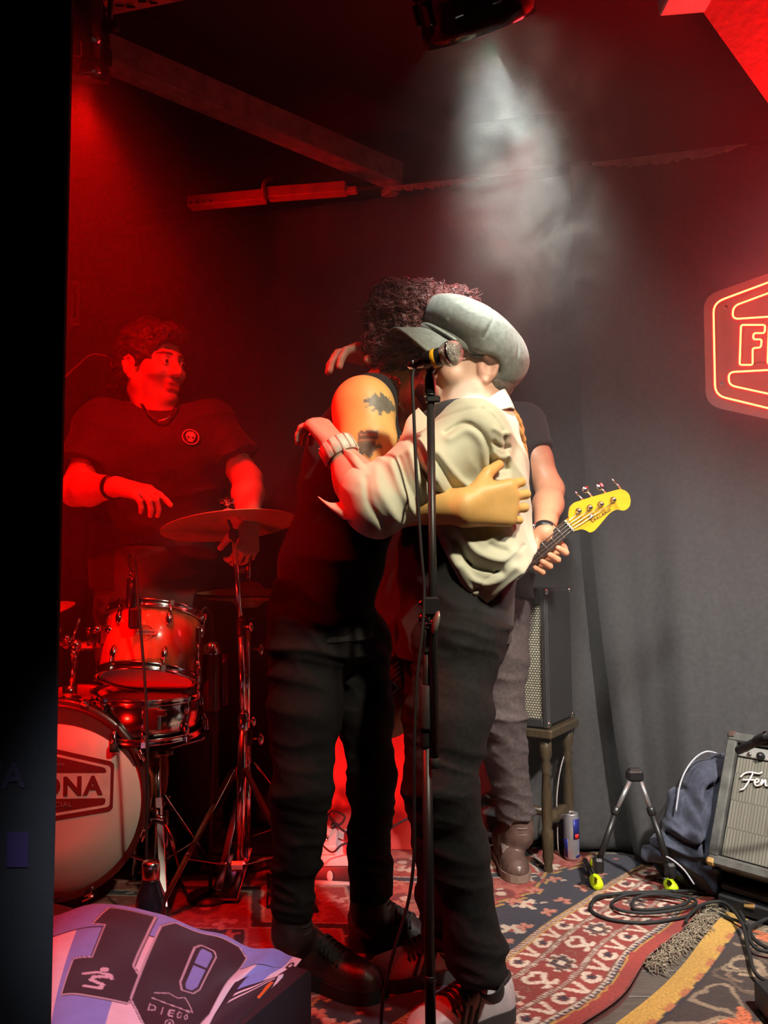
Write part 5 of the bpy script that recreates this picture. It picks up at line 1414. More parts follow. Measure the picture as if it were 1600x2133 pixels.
def rug_paint(S_, T_):
    q0 = -S_
    q = q0 + wob(S_, T_, 60, 0.0018, 1); t = T_ + wob(S_, T_, 60, 0.0018, 2)
    c = np.empty(S_.shape+(3,)); c[:] = RD
    def put(m, col): c[m] = col
    # field
    fld = q > 0.300
    put(fld, NV)
    x = q-0.30; 
    zig = 0.13 + 0.055*np.abs(((t/0.34) % 1)*2-1) + 0.02*np.floor(((t/0.085) % 1)*2)
    put(fld & (x > zig+0.010), RD); put(fld & (np.abs(x-zig) < 0.005), GO*0.8)
    # big medallions and strewn flowers of the field
    ok = fld & (x > zig+0.02)
    pu, pq = 0.44, 0.40
    for off in (0.0, 0.5):
        cx = ((t/pu+off) % 1-0.5)*pu; cy = (((x-0.22)/pq+off) % 1-0.5)*pq
        ang = np.arctan2(cy, cx); rr_ = np.hypot(cx, cy)
        put(ok & (rr_ < 0.085+0.016*np.sign(np.sin(ang*11))) & (rr_ > 0.045), np.array([0.30, 0.07, 0.05]))
        put(ok & (rr_ < 0.042), RD2); put(ok & (rr_ < 0.016), CR*0.7)
        lob = np.abs(np.abs(cx)+0.8*np.abs(cy)-0.165); put(ok & (lob < 0.006), CR*0.6)
        put(ok & (np.abs(cx)+0.8*np.abs(cy) > 0.171) & (np.abs(cx)+0.8*np.abs(cy) < 0.20), NV)
    for k_, (pp, sd, col) in enumerate(((0.16, 5, CR*0.8), (0.115, 9, PK*1.1))):
        i = np.floor(t/pp); j = np.floor(x/pp)
        hsh = np.sin(i*127.1+j*311.7+sd)*43758.5453; hsh = hsh-np.floor(hsh); h2 = np.sin(i*269.5+j*183.3+sd)*24634.63; h2 = h2-np.floor(h2)
        cx = t-(i+0.3+0.4*hsh)*pp; cy = x-(j+0.3+0.4*h2)*pp; an = np.arctan2(cy, cx)+h2*6; rr_ = np.hypot(cx, cy)
        pet = rr_ < pp*(0.12+0.13*np.abs(np.cos(an*2.5)))
        put(fld & (hsh > 0.45) & pet & (np.sin(an*1.0) > -0.75), col)
        put(fld & (hsh > 0.45) & (rr_ < pp*0.05), RD)
        # leaf strokes
        lf = np.abs(cy*math.cos(0.6)+cx*math.sin(0.6)) < 0.006; put(fld & (h2 > 0.5) & lf & (rr_ < pp*0.36) & (rr_ > pp*0.22), col*0.8)
    # outer red edge and gold line
    put(q < 0.046, RD*1.15); put(np.abs(q-0.043) < 0.0022, GO)
    put(q < 0.004, RD*0.7)
    # saw teeth
    b = (q > 0.046) & (q < 0.062); tri = np.abs(((t/0.016) % 1)*2-1)
    put(b, CR*0.85); put(b & ((q-0.046)/0.016 < tri), NV*1.2)
    # two bands of eyes and chevrons
    for (q1, q2, ph) in ((0.062, 0.122, 0.0), (0.232, 0.286, 0.4)):
        b = (q > q1) & (q < q2); put(b, RD); cq = q-(q1+q2)/2; hw = (q2-q1)/2
        put(b & ((hw-np.abs(cq)) < 0.003), BR)
        P_ = 0.130; u = ((t/P_+ph) % 1)*P_
        ex = (u-0.034); rr_ = np.hypot(ex/1.15, cq); an = np.arctan2(cq, ex)
        put(b & (np.abs(rr_-0.0185) < 0.0068) & ~((np.abs(an) < 0.42)), CR)
        put(b & (rr_ < 0.010*(1+0.35*np.sign(np.sin(an*5)))), NV)
        vx = (u-0.095)
        d = np.abs(np.abs(vx)*0.9 - (cq+hw)*0.36)
        put(b & (np.abs(vx) < 0.028) & (np.abs(cq) < hw-0.005) & (d < 0.0062), CR)
    # ladders
    for qc in (0.1275, 0.226):
        b = np.abs(q-qc) < 0.0058; put(b, CR*0.75); put(b & (((t/0.0085) % 1) < 0.42), RD2)
    # main band
    b = (q > 0.1335) & (q < 0.220); put(b, RD*0.85); cq = q-0.1767; P_ = 0.235; u = (t % P_)
    Sx = [(0.0, -0.028), (0.012, -0.032), (0.022, -0.022), (0.018, -0.008), (0.006, 0.0), (-0.006, 0.008), (-0.004, 0.022), (0.008, 0.032), (0.022, 0.027)]
    for uc, fl in ((0.045, 1), (0.095, -1)):
        d = pdist((u-uc)*fl, cq, Sx); put(b & (d < 0.0066), CR)
    mx_ = u-0.178; an = np.arctan2(cq, mx_); rr_ = np.hypot(mx_*0.85, cq)
    put(b & (rr_ < 0.036*(1+0.10*np.sign(np.sin(an*8)))), CR*0.9)
    put(b & (rr_ < 0.029*(1+0.12*np.sign(np.sin(an*6)))), np.where((np.sin(u*400) > 0)[..., None], NV, BR)[b & (rr_ < 0.029*(1+0.12*np.sign(np.sin(an*6))))])
    put(b & (np.abs(mx_) < 0.012) & (np.abs(cq) < 0.010), CR)
    put(b & (np.abs(np.hypot((u-0.225+P_*(u < 0.1)*1.0) if False else u-0.005, cq*1.0)-0.012) < 0.003), BR*1.3)
    # rope
    b = (q > 0.286) & (q < 0.304); put(b, BR*1.2); put(b & ((((t+(q-0.295)*0.7)/0.014) % 1) < 0.45), CR*0.8)
    put(np.abs(q-0.285) < 0.0018, GO); put(np.abs(q-0.305) < 0.002, GO*0.9)
    # wear
    n = wob(S_, T_, 9, 1, 21)[..., None]; c = c*(1+0.16*n)
    return np.clip(c, 0.004, 1)
def rz(S_, T_):
    e = np.clip(1+S_/0.07, 0, 1)
    return RUGZ - 0.0005 + 0.007*e*np.clip(np.sin(T_*9.0+0.5), 0, 1)*e + 0*S_
rug = rug_mesh('persian_rug', -2.25, 0.0, -1.25, 1.62, 0.0046, rug_paint, RU, RN, R0, rz,
     'large worn red rug with cream and navy border patterns under the couple', lambda S_, T_: (0.016*np.sin(T_*6.5+1.0)+0.010*np.sin(T_*14))*np.clip(1+S_/0.5, 0, 1))
# fringe along the worn edge
fm = mat('fringe_wool', (0.26, 0.21, 0.15), 0.95, scale=60, var=0.3); rr = random.Random(3)
m = MB()
for i in range(1100):
    t = rr.uniform(0.30, 0.95); cl_ = 0.5+0.5*math.sin(t*31)+0.3*math.sin(t*67)
    if rr.random() > 0.25+0.75*cl_ and t < 0.35: continue
    s_ = 0.016*math.sin(t*6.5+1.0)+0.010*math.sin(t*14) + rr.uniform(-0.002, 0.05)
    p = R0 + RU*t + RN*s_; a = rr.uniform(-1.2, 1.2); d_ = RN*math.cos(a)+RU*math.sin(a); L = rr.uniform(0.012, 0.035)
    z0 = rr.uniform(0.006, 0.018)
    m.tube([V(p.x, p.y, z0), V(p.x, p.y, 0)+d_*L*0.5+V(0, 0, z0+rr.uniform(0, 0.010)), V(p.x, p.y, 0)+d_*L+V(0, 0, rr.uniform(0.004, 0.012))], [0.0013, 0.0012, 0.0007], 4, cap=False)
f_ = m.build('fringe', fm, rug); f_['kind'] = 'stuff'
# second rug
q0_, q1_ = G(1300, 2133), G(1540, 1895)
U2 = (q1_-q0_).normalized(); N2 = V(U2.y, -U2.x, 0)
def rug2_paint(S_, T_):
    q = S_ + wob(S_, T_, 40, 0.002, 31); t = T_ + wob(S_, T_, 40, 0.002, 32)
    c = np.empty(S_.shape+(3,)); c[:] = np.array([0.040, 0.026, 0.022])
    c[q < 0.055] = GO*1.1; c[(q > 0.042) & (q < 0.060) & (np.sin(t*70) > 0.1)] = np.array([0.38, 0.13, 0.05])
    c[np.abs(q-0.060) < 0.003] = NV
    x = q-0.06; 
    sw = wob(S_, T_, 7, 0.05, 51); sw2 = wob(S_, T_, 7, 0.05, 53)
    tx, xx = t+sw, x+sw2
    for k_, (pp, sd, col) in enumerate(((0.21, 3, [0.15, 0.10, 0.065]), (0.15, 8, [0.30, 0.22, 0.14]), (0.24, 15, [0.50, 0.13, 0.05]))):
        i = np.floor(tx/pp); j = np.floor(xx/pp)
        hsh = np.sin(i*127.1+j*311.7+sd)*43758.5453; hsh = hsh-np.floor(hsh); h2 = np.sin(i*269.5+j*183.3+sd)*24634.63; h2 = h2-np.floor(h2)
        cx = tx-(i+0.35+0.3*hsh)*pp; cy = xx-(j+0.35+0.3*h2)*pp; an = np.arctan2(cy, cx)+h2*6.28; rr_ = np.hypot(cx, cy)
        if k_ < 2:
            m_ = (x > 0.01) & (np.abs(rr_-pp*(0.18+0.10*an/3.0)) < 0.007) & (hsh > 0.25); c[m_] = col
            m_ = (x > 0.01) & (np.abs(rr_-pp*(0.30+0.07*np.sin(an*3))) < 0.006); c[m_] = np.array(col)*0.7
        else:
            m_ = (x > 0.02) & (rr_ < pp*(0.17+0.13*np.abs(np.cos(an*2.5+rr_*14)))) & (hsh > 0.5); c[m_] = col
            c[m_ & (np.sin(an*17+rr_*60) > 0.75)] = np.array([0.20, 0.06, 0.03])
    return np.clip(c*(1+0.2*wob(S_, T_, 8, 1, 41)[..., None]), 0.004, 1)
rug_mesh('patterned_rug', 0.0, 0.95, -0.35, 1.0, 0.005, rug2_paint, U2, N2, V(q0_.x, q0_.y, 0), lambda S_, T_: 0.010+0*S_ + 0.004*np.clip(1-S_/0.05, 0, 1),
     'dark floral rug with a gold border in the lower right corner', lambda S_, T_: (0.012*np.sin(T_*7.0))*np.clip(1-S_/0.3, 0, 1))
# ================================================================ drum kit
RW = mat('red_lacquer', (0.50, 0.10, 0.035), 0.22, var=0.25, scale=18, stretch=(3, 3, 0.5), coat=0.6)
HEADM = mat('drum_head', (0.62, 0.56, 0.50), 0.55, var=0.06, scale=6)
DARKHOOP = mat('dark_hoop', (0.05, 0.012, 0.010), 0.3, coat=0.4)
BADGE = mat('badge_red', (0.16, 0.012, 0.014), 0.6)
BWH = mat('badge_white', (0.66, 0.58, 0.53), 0.6)
def lugset(root, o, axis, R, h, n, ph, m=chrome, hoop_r=None, rods=True):
    u, v = ortho(axis, V(1, 0, 0))
    for i in range(n):
        a = ph + 6.283*i/n; rd = u*math.cos(a)+v*math.sin(a)
        for (z, sgn) in ((h*0.24, -1), (h*0.76, 1)):
            c = o + axis*z + rd*(R+0.004)
            lg = MB().lathe(c - axis*0.022, axis, [(0.003, 0), (0.008, 0.006), (0.0115, 0.022), (0.008, 0.036), (0.004, 0.044)], 10).build('lug', m, root)
            MB().cyl(c + rd*0.006, c + rd*0.006 + axis*(sgn*(h*0.24+0.004)), 0.003, seg=8).build('tension_rod', m, lg)
            MB().box(o + axis*(h*0.5 + sgn*(h*0.5-0.004)) + rd*(R+0.010), (0.012, 0.016, 0.020), (rd, rd.cross(axis), axis), bevel=0.002).build('hoop_ear', m, lg)

# bass drum
bc0 = P(98, 1668, 2.38); bax = V(-0.08, 1, 0.0).normalized(); BRr = 0.281; BD = 0.32
bdm = thing('bass_drum', 'red lacquered bass drum with pale front head and hexagonal badge', 'drum', (bc0.x, bc0.y, 0))
MB().lathe(bc0, bax, [(BRr-0.012, 0.012), (BRr-0.004, 0.012), (BRr-0.004, BD-0.012), (BRr-0.012, BD-0.012)], 64, cap=False).build('shell', RW, bdm)
for z in (0.0, BD-0.034):
    MB().lathe(bc0+bax*z, bax, [(BRr-0.006, 0), (BRr+0.013, 0), (BRr+0.014, 0.004), (BRr+0.014, 0.030), (BRr+0.012, 0.034), (BRr-0.006, 0.034), (BRr-0.006, 0)], 64, cap=False).build('hoop', DARKHOOP if z == 0 else RW, bdm)
hd_ = MB().lathe(bc0+bax*0.010, bax, [(0, 0), (BRr*0.5, 0.0), (BRr-0.004, 0.0), (BRr-0.004, 0.008)], 64, cap=False).build('front_head', HEADM, bdm)
MB().lathe(bc0+bax*(BD-0.014), bax, [(0, 0.004), (BRr-0.006, 0.004), (BRr-0.006, 0)], 48, cap=False).build('rear_head', HEADM, bdm)
# dark felt muffling crescent on the head
fx = V(1, 0.08, 0).normalized(); fz = V(0, 0, 1); hf = bc0 + bax*0.010
arc = []
for i in range(25):
    a = math.radians(20+140*i/24); arc.append((math.cos(a)*(BRr-0.008), math.sin(a)*(BRr-0.008)))
inner = []
for i in range(25):
    a = math.radians(160-140*i/24); rr_ = BRr-0.018-0.042*math.sin(math.radians((160-140*i/24-20)/140*180)); inner.append((math.cos(a)*rr_, math.sin(a)*rr_))
MB().prism(arc+inner, hf - bax*0.0006, fx, fz, 0.0012).build('muffle_ring', mat('felt_dark', (0.05, 0.035, 0.03), 0.9), hd_)
def onhead(px, py):
    r = ray(px, py); p = CAM + r*((hf-CAM).dot(bax)/r.dot(bax)) - hf; return (p.dot(fx), p.dot(fz))
def mirror(pts): return pts + [(2*mc - x, y) for x, y in reversed(pts)]
mc = 0.0
fr_ = lambda pts, dep, nm, m: MB().prism(roundpoly(mirror([onhead(*p) for p in pts]), 0.008, 3), hf + bax*0.001, fx, fz, (1 if fx.cross(fz).dot(bax) < 0 else -1)*dep).build(nm, m, hd_)
fr_([(98, 1556), (232, 1586), (238, 1592), (235, 1684), (228, 1690), (98, 1712)], 0.0024, 'badge', BADGE)
fr_([(98, 1566), (227, 1595), (231, 1600), (229, 1676), (224, 1681), (98, 1702)], 0.0028, 'badge_border', BWH)
fr_([(98, 1571), (220, 1599), (223, 1610), (98, 1610)], 0.0032, 'badge_panel', BADGE)
fr_([(98, 1664), (221, 1662), (219, 1676), (98, 1696)], 0.0032, 'badge_panel', BADGE)
lp = onhead(212, 1637); letters('badge_word', 'ONA', hf + fx*lp[0] + fz*lp[1] - bax*0.0034, fx, fz, 0.074, BADGE, hd_, depth=0.0006, bold=0.0026, align='RIGHT', spacing=1.14)
lp = onhead(150, 1675); letters('badge_small_print', 'SOCIAL', hf + fx*lp[0] + fz*lp[1] - bax*0.0034, fx, fz, 0.020, mat('faded_print', (0.30, 0.2, 0.19), 0.7), hd_, depth=0.0004, align='RIGHT', spacing=1.2)
lp = onhead(134, 1592); letters('badge_small_print', 'TAPA', hf + fx*lp[0] + fz*lp[1] - bax*0.0034, fx, fz, 0.012, mat('faded_print', (0.30, 0.2, 0.19), 0.7), hd_, depth=0.0004, align='RIGHT', spacing=1.1)
u, v = ortho(bax, V(1, 0, 0))
for i in range(8):
    a = 0.35+6.283*i/8; rd = u*math.cos(a)+v*math.sin(a)
    for z0, z1 in ((0.0, BD*0.34), (BD, BD*0.66)):
        sg = 1 if z1 > z0 else -1
        cl_ = MB().box(bc0 + bax*(z0+sg*0.012) + rd*(BRr+0.016), (0.012, 0.026, 0.046), (rd, rd.cross(bax), bax), bevel=0.003).build('claw', chrome, bdm)
        MB().cyl(bc0 + bax*(z0-sg*0.018) + rd*(BRr+0.022), bc0 + bax*z1 + rd*(BRr+0.010), 0.0035, seg=8).build('tension_rod', chrome, cl_)
        MB().tube([bc0 + bax*(z0-sg*0.018) + rd*(BRr+0.022) - rd.cross(bax)*0.018, bc0 + bax*(z0-sg*0.018) + rd*(BRr+0.022) + rd.cross(bax)*0.018], 0.004, 8).build('t_handle', chrome, cl_)
    MB().lathe(bc0 + bax*(BD*0.33) + rd*(BRr+0.006), bax, [(0.004, 0), (0.012, 0.02), (0.012, 0.08), (0.004, 0.10)], 10).build('lug', chrome, bdm)
# spur leg
sp0 = P(318, 1695, 2.46)
MB().box(sp0, (0.04, 0.03, 0.03), bevel=0.004).cyl(sp0 + V(0.0, -0.02, 0), sp0 + V(0.045, -0.03, -0.004), 0.006).build('spur_bracket', chrome, bdm)
e_ = G(376, 1835, 0.02)
MB().tube(bez([sp0+V(0.0, 0, -0.02), P(345, 1720, 2.44), P(362, 1765, 2.43), e_], 6), 0.0055, 8).build('spur', chrome, bdm)
sp1 = bc0 + V(-0.27, 0.1, -0.05); MB().tube([sp1, V(sp1.x-0.10, sp1.y-0.04, 0.02)], 0.0055, 8).build('spur', chrome, bdm)
# tom post on the bass drum
tb = P(145, 1468, 2.52)
MB().box(tb + V(0, 0, 0.0), (0.07, 0.06, 0.05), bevel=0.010).cyl(tb+V(0, 0, 0.02), tb+V(0, 0, 0.06), 0.022).build('post_bracket', chrome, bdm)
MB().cyl(tb+V(0, 0, 0.03), P(160, 1345, 2.52), 0.0095, seg=12).build('tom_post', chrome, bdm)
th = P(158, 1345, 2.52)
MB().sphere(th, 0.024).box(th+V(0.04, 0, 0.0), (0.05, 0.03, 0.03), bevel=0.008).sphere(th+V(-0.03, 0, 0.01), 0.02).build('arm_clamp', chrome, bdm)
MB().tube(bez([th+V(0.04, 0, 0), P(190, 1335, 2.48), P(205, 1345, 2.44)], 5), 0.008, 8).build('tom_arm', chrome, bdm)
MB().tube([th+V(-0.02, 0, -0.01), P(166, 1288, 2.50)], 0.005, 8).build('arm_rod', chrome, bdm)
MB().tube(bez([th+V(-0.03, 0, 0.01), P(125, 1340, 2.5), P(100, 1330, 2.48)], 5), 0.008, 8).build('tom_arm', chrome, bdm)
for (x, y) in ((186, 1318), (120, 1318), (152, 1366), (138, 1335)):
    c = P(x, y, 2.49); MB().lathe(c, V(0.3, -0.4, 0.9), [(0.004, -0.02), (0.007, 0.0), (0.012, 0.006), (0.012, 0.014), (0.004, 0.02)], 10).build('wing_nut', chrome, bdm)

# rack tom
ta = V(0.02, 0.36, 0.93).normalized(); TR = 0.142; TH = 0.205
to = P(306, 1417, 2.42)
tm_ = thing('rack_tom', 'red wood rack tom with chrome hoops and oval badge', 'drum', to)
MB().lathe(to, ta, [(TR-0.008, 0), (TR, 0.004), (TR, TH-0.004), (TR-0.008, TH)], 56, cap=False).build('shell', RW, tm_)
for z in (-0.004, TH-0.020):
    MB().lathe(to+ta*z, ta, [(TR+0.001, 0), (TR+0.009, 0.001), (TR+0.007, 0.005), (TR+0.007, 0.019), (TR+0.010, 0.023), (TR+0.001, 0.024), (TR+0.001, 0)], 56, cap=False).build('hoop', chrome, tm_)
for z in (0.002, TH-0.006): MB().lathe(to+ta*z, ta, [(0, 0.002), (TR, 0.002), (TR, 0)], 48, cap=False).build('drum_skin', HEADM, tm_)
lugset(tm_, to, ta, TR, TH, 6, math.radians(-58-0), chrome)
bn_ = -(V(0, 1, 0) - ta*ta.y).normalized(); bcx = to + ta*(TH*0.52) + bn_*(TR+0.0005); bxx = ta.cross(bn_); bxx = bxx if bxx.x > 0 else -bxx
bcx = bcx + bxx*0.022 
badge = mat('tom_badge', (0.55, 0.42, 0.36), 0.3, metal=0.6)
bm_ = MB(); bm_.tube([bcx + bn_*0.000 + bxx*(0.019*math.cos(t)) + ta*(0.022*math.sin(t)) for t in [6.283*k_/24 for k_ in range(24)]], 0.0014, 5, closed=True)
bm_.build('badge_ring', badge, tm_)
MB().prism(roundpoly([(-0.032, -0.008), (0.032, -0.008), (0.032, 0.008), (-0.032, 0.008)], 0.007), bcx - bn_*0.004, bxx, ta, (0.006 if bxx.cross(ta).dot(bn_) > 0 else -0.006)).build('badge_plate', badge, tm_)
letters('badge_word', 'POINT STAR', bcx + bn_*0.003, bxx, ta, 0.0085, mat('dark_print', (0.09, 0.05, 0.01), 0.6), tm_, depth=0.0003, bold=0.0002)
c = P(225, 1325, 2.40)
MB().box(c, (0.05, 0.04, 0.06), bevel=0.010).cyl(c+V(-0.02, 0, 0.02), c+V(-0.05, 0, 0.02), 0.012).sphere(c+V(0.012, -0.02, 0.02), 0.014).build('mount_bracket', chrome, tm_)

# clip-on microphone over the tom with its cable
mic_t = thing('drum_microphone', 'small black microphone clipped on the rim of the rack tom', 'microphone', P(275, 1262, 2.33))
a, b = P(273, 1268, 2.32), P(276, 1208, 2.34)
MB().lathe(a, b-a, [(0.010, 0), (0.014, 0.004), (0.0155, 0.05), (0.0165, 0.07), (0.013, 0.075), (0.016, 0.078), (0.016, 0.088), (0.006, 0.092)], 18).build('mic_body', blackplastic, mic_t)
MB().box(P(281, 1288, 2.30), (0.034, 0.024, 0.060), bevel=0.006).build('rim_clip', blackplastic, mic_t)
MB().tube([P(271, 1206, 2.34), P(272, 1190, 2.34), P(283, 1190, 2.34), P(283, 1206, 2.34)], 0.004, 6).build('connector_cage', chrome, mic_t)
MB().tube(bez([P(274, 1192, 2.34), P(268, 1165, 2.34), P(273, 1152, 2.34), P(280, 1168, 2.33), P(284, 1200, 2.32), P(288, 1260, 2.27), P(297, 1360, 2.25), P(304, 1460, 2.25), P(307, 1560, 2.26), P(306, 1700, 2.28), P(305, 1800, 2.30), G(306, 1886, 0.018)], 8), 0.0042, 7).build('mic_cable', rubber, mic_t)

# snare drum and stand
so_ = P(312, 1437, 2.56); SR = 0.166
sn = thing('snare_drum', 'chrome snare drum with red-lit head under the rack tom', 'drum', so_)
sa = V(0.03, -0.06, 1).normalized()
MB().lathe(so_-sa*0.13, sa, [(SR-0.01, 0), (SR-0.004, 0.004), (SR-0.004, 0.126), (SR-0.01, 0.13)], 48, cap=False).build('shell', chrome, sn)
MB().lathe(so_-sa*0.002, sa, [(0, 0), (SR-0.008, 0), (SR-0.004, -0.004)], 48, cap=False).build('drum_skin', HEADM, sn)
for z in (-0.132, -0.016):
    MB().lathe(so_+sa*z, sa, [(SR, 0), (SR+0.008, 0.001), (SR+0.006, 0.005), (SR+0.006, 0.017), (SR+0.009, 0.020), (SR, 0.020), (SR, 0)], 48, cap=False).build('hoop', chrome, sn)
lugset(sn, so_-sa*0.13, sa, SR, 0.13, 8, 0.2, chrome)
c = so_ + V(0.06, -SR-0.012, -0.06); MB().box(c, (0.05, 0.02, 0.07), bevel=0.005).box(c+V(0.03, -0.01, 0.02), (0.03, 0.015, 0.02), bevel=0.003).build('strainer', chrome, sn)
st = thing('snare_stand', 'chrome snare drum stand with bent arms behind the bass drum', 'stand', V(so_.x+0.02, so_.y, 0))
sc0 = V(so_.x+0.03, so_.y, 0.44)
for a in (0.2, 2.3, 4.4):
    e_ = so_ + V(math.cos(a)*(SR+0.012), math.sin(a)*(SR+0.012), -0.145)
    MB().tube([sc0, sc0.lerp(e_, 0.9)+V(0, 0, -0.012), e_, e_+V(0, 0, 0.05)], 0.007, 8).build('basket_arm', chrome, st)
    MB().cyl(e_+V(0, 0, -0.01), e_+V(0, 0, 0.012), 0.012, seg=10).build('arm_grip', rubber, st)
MB().cyl(sc0, V(sc0.x, sc0.y, 0.06), 0.012, seg=12).build('pole', chrome, st)
MB().sphere(sc0, 0.026).box(sc0+V(0.03, -0.02, 0), (0.05, 0.02, 0.02), bevel=0.005).build('tilter', chrome, st)
def tripod(root, c, zt, R, m=chrome, ph=0.3, w=0.022, zl=0.02, zb=None, brace=True):
    """folding legs: each leg is a flat double strap with a brace and a rubber foot"""
    for i in range(3):
        a = ph + 2.094*i; d_ = V(math.cos(a), math.sin(a), 0); s_ = V(-d_.y, d_.x, 0)
        t_ = V(c.x, c.y, zt) + d_*0.02; b_ = V(c.x, c.y, zl) + d_*R
        ax_ = (b_-t_).normalized(); nn = s_.cross(ax_)
        lg = MB().box((t_+b_)/2 + nn*0.0, ((b_-t_).length, w, 0.006), (ax_, s_, nn), bevel=0.002).build('leg', m, root)
        MB().cyl(b_ - ax_*0.02, b_ + ax_*0.016, 0.013, 0.011, 12).build('rubber_foot', rubber, lg)
        if brace:
            z2 = zb if zb is not None else zt*0.32
            q = V(c.x, c.y, z2) + d_*0.014; e_ = t_.lerp(b_, 0.62); bx_ = (e_-q).normalized(); n2 = s_.cross(bx_)
            MB().box((q+e_)/2, ((e_-q).length, w*0.8, 0.004), (bx_, s_, n2), bevel=0.001).build('brace', m, root)
tripod(st, sc0, 0.30, 0.22, ph=0.9)

# crash cymbal on its tall stand
BRZ = mat('bronze', (0.60, 0.36, 0.18), 0.42, metal=0.5, var=0.15, scale=6, stretch=(1, 1, 1))
cc = P(476, 1083, 2.50); ca = V(-0.13, 0.15, 1).normalized(); CRr = 0.212
cs = thing('crash_cymbal', 'large bronze crash cymbal on a tall chrome stand', 'cymbal', (cc.x, cc.y, 0))
MB().lathe(cc, ca, [(CRr, -0.022), (CRr, -0.0205), (CRr*0.7, -0.010), (CRr*0.3, 0.000), (CRr*0.22, 0.003), (CRr*0.17, 0.016), (CRr*0.08, 0.022), (0.006, 0.0225)], 72, cap=False).lathe(cc, ca, [(CRr, -0.022), (CRr*0.7, -0.0118), (CRr*0.3, -0.0018), (CRr*0.22, 0.001), (CRr*0.17, 0.014), (0.006, 0.0205)], 72, cap=False).build('cymbal', BRZ, cs)
MB().cyl(cc+ca*0.02, cc+ca*0.075, 0.004, seg=8).build('threaded_rod', chrome, cs)
MB().lathe(cc+ca*0.022, ca, [(0.014, 0), (0.016, 0.004), (0.014, 0.012), (0.005, 0.014)], 14).build('felt_washer', mat('felt_grey', (0.3, 0.25, 0.22), 0.9), cs)
wn = cc+ca*0.046; MB().cyl(wn, wn+ca*0.012, 0.009, seg=10).box(wn+ca*0.014+V(0.014, 0, 0.002), (0.018, 0.007, 0.016), bevel=0.003).box(wn+ca*0.014-V(0.014, 0, -0.002), (0.018, 0.007, 0.016), bevel=0.003).build('wing_nut', chrome, cs)
k1, k2, k3 = P(487, 1113, 2.50), P(502, 1305, 2.50), P(507, 1500, 2.50)
base = V(P(497, 1765, 2.5).x, 2.50, 0)
MB().tube([cc+ca*0.0, k1+V(0, 0, 0.0)], 0.005, 8).box(k1, (0.030, 0.026, 0.034), bevel=0.006).build('tilter', darkmetal, cs)
MB().tube([k1, k2], 0.0085, 12).build('upper_tube', chrome, cs)
MB().lathe(k2+V(0, 0, -0.03), V(0, 0, 1), [(0.012, 0), (0.014, 0.006), (0.014, 0.05), (0.010, 0.056)], 14).build('clamp_collar', darkmetal, cs)
MB().tube([k2+V(0, 0, -0.02), k3], 0.0115, 12).build('middle_tube', chrome, cs)
MB().lathe(k3+V(0, 0, -0.03), V(0, 0, 1), [(0.015, 0), (0.017, 0.006), (0.017, 0.05), (0.013, 0.056)], 14).build('clamp_collar', chrome, cs)
MB().tube([k3, base+V(0, 0, 0.10)], 0.0145, 12).build('lower_tube', chrome, cs)
MB().box(base+V(0, 0, 0.11), (0.05, 0.05, 0.03), bevel=0.008).build('leg_hub', chrome, cs)
for i in range(2):
    c = (k2, k3)[i]; MB().tube([c+V(0.01, -0.012, 0), c+V(0.035, -0.02, 0.0)], 0.004, 8).lathe(c+V(0.035, -0.02, -0.014), V(0, 0, 1), [(0.003, 0), (0.007, 0.008), (0.007, 0.02), (0.003, 0.028)], 8).build('wing_screw', chrome, cs)
tripod(cs, base, 0.40, 0.26, ph=-2.5, w=0.026, zb=0.11)

# hi-hat
hc_ = P(517, 1238, 2.74); HR = 0.176
hh = thing('hi_hat', 'pair of hi-hat cymbals on a chrome stand behind the crash', 'cymbal', (hc_.x, hc_.y, 0))
prof = [(HR, 0.0), (HR*0.7, 0.010), (HR*0.34, 0.016), (HR*0.30, 0.020), (HR*0.2, 0.036), (0.006, 0.040)]
MB().lathe(hc_+V(0, 0, 0.004), V(0.02, -0.02, 1), prof, 64, cap=False).lathe(hc_+V(0, 0, 0.0025), V(0.02, -0.02, 1), prof, 64, cap=False).build('top_cymbal', BRZ, hh)
MB().lathe(hc_+V(0, 0, -0.006), V(0, 0, -1), prof, 64, cap=False).lathe(hc_+V(0, 0, -0.0075), V(0, 0, -1), prof, 64, cap=False).build('bottom_cymbal', BRZ, hh)
MB().cyl(hc_+V(0, 0, -0.3), P(522, 1095, 2.74), 0.0032, seg=8).build('pull_rod', chrome, hh)
ct = hc_+V(0, 0, 0.05); MB().lathe(ct, V(0, 0, 1), [(0.013, 0), (0.009, 0.008), (0.011, 0.02), (0.011, 0.045), (0.006, 0.05)], 12).box(ct+V(-0.022, 0, 0.03), (0.026, 0.010, 0.022), bevel=0.003).build('clutch', chrome, hh)
MB().lathe(hc_+V(0, 0, -0.085), V(0, 0, 1), [(0.030, 0), (0.034, 0.01), (0.020, 0.03), (0.010, 0.04)], 18).build('seat_cup', blackplastic, hh)
hb0 = V(hc_.x, hc_.y, 0.0)
MB().tube([hc_+V(0, 0, -0.06), V(hc_.x, hc_.y, 0.42)], 0.0095, 12).build('upper_tube', chrome, hh)
MB().tube([V(hc_.x, hc_.y, 0.44), V(hc_.x, hc_.y, 0.05)], 0.013, 12).build('lower_tube', chrome, hh)
MB().lathe(V(hc_.x, hc_.y, 0.42), V(0, 0, 1), [(0.015, 0), (0.017, 0.01), (0.017, 0.04), (0.011, 0.05)], 12).build('clamp_collar', darkmetal, hh)
for z, nm in ((0.74, 'wing_screw'), (0.44, 'wing_screw')):
    c = V(hc_.x, hc_.y, z); MB().tube([c, c+V(0.045, -0.02, 0)], 0.004, 8).lathe(c+V(0.048, -0.02, -0.02), V(0, 0, 1), [(0.003, 0), (0.010, 0.01), (0.010, 0.03), (0.003, 0.04)], 10).build(nm, chrome, hh)
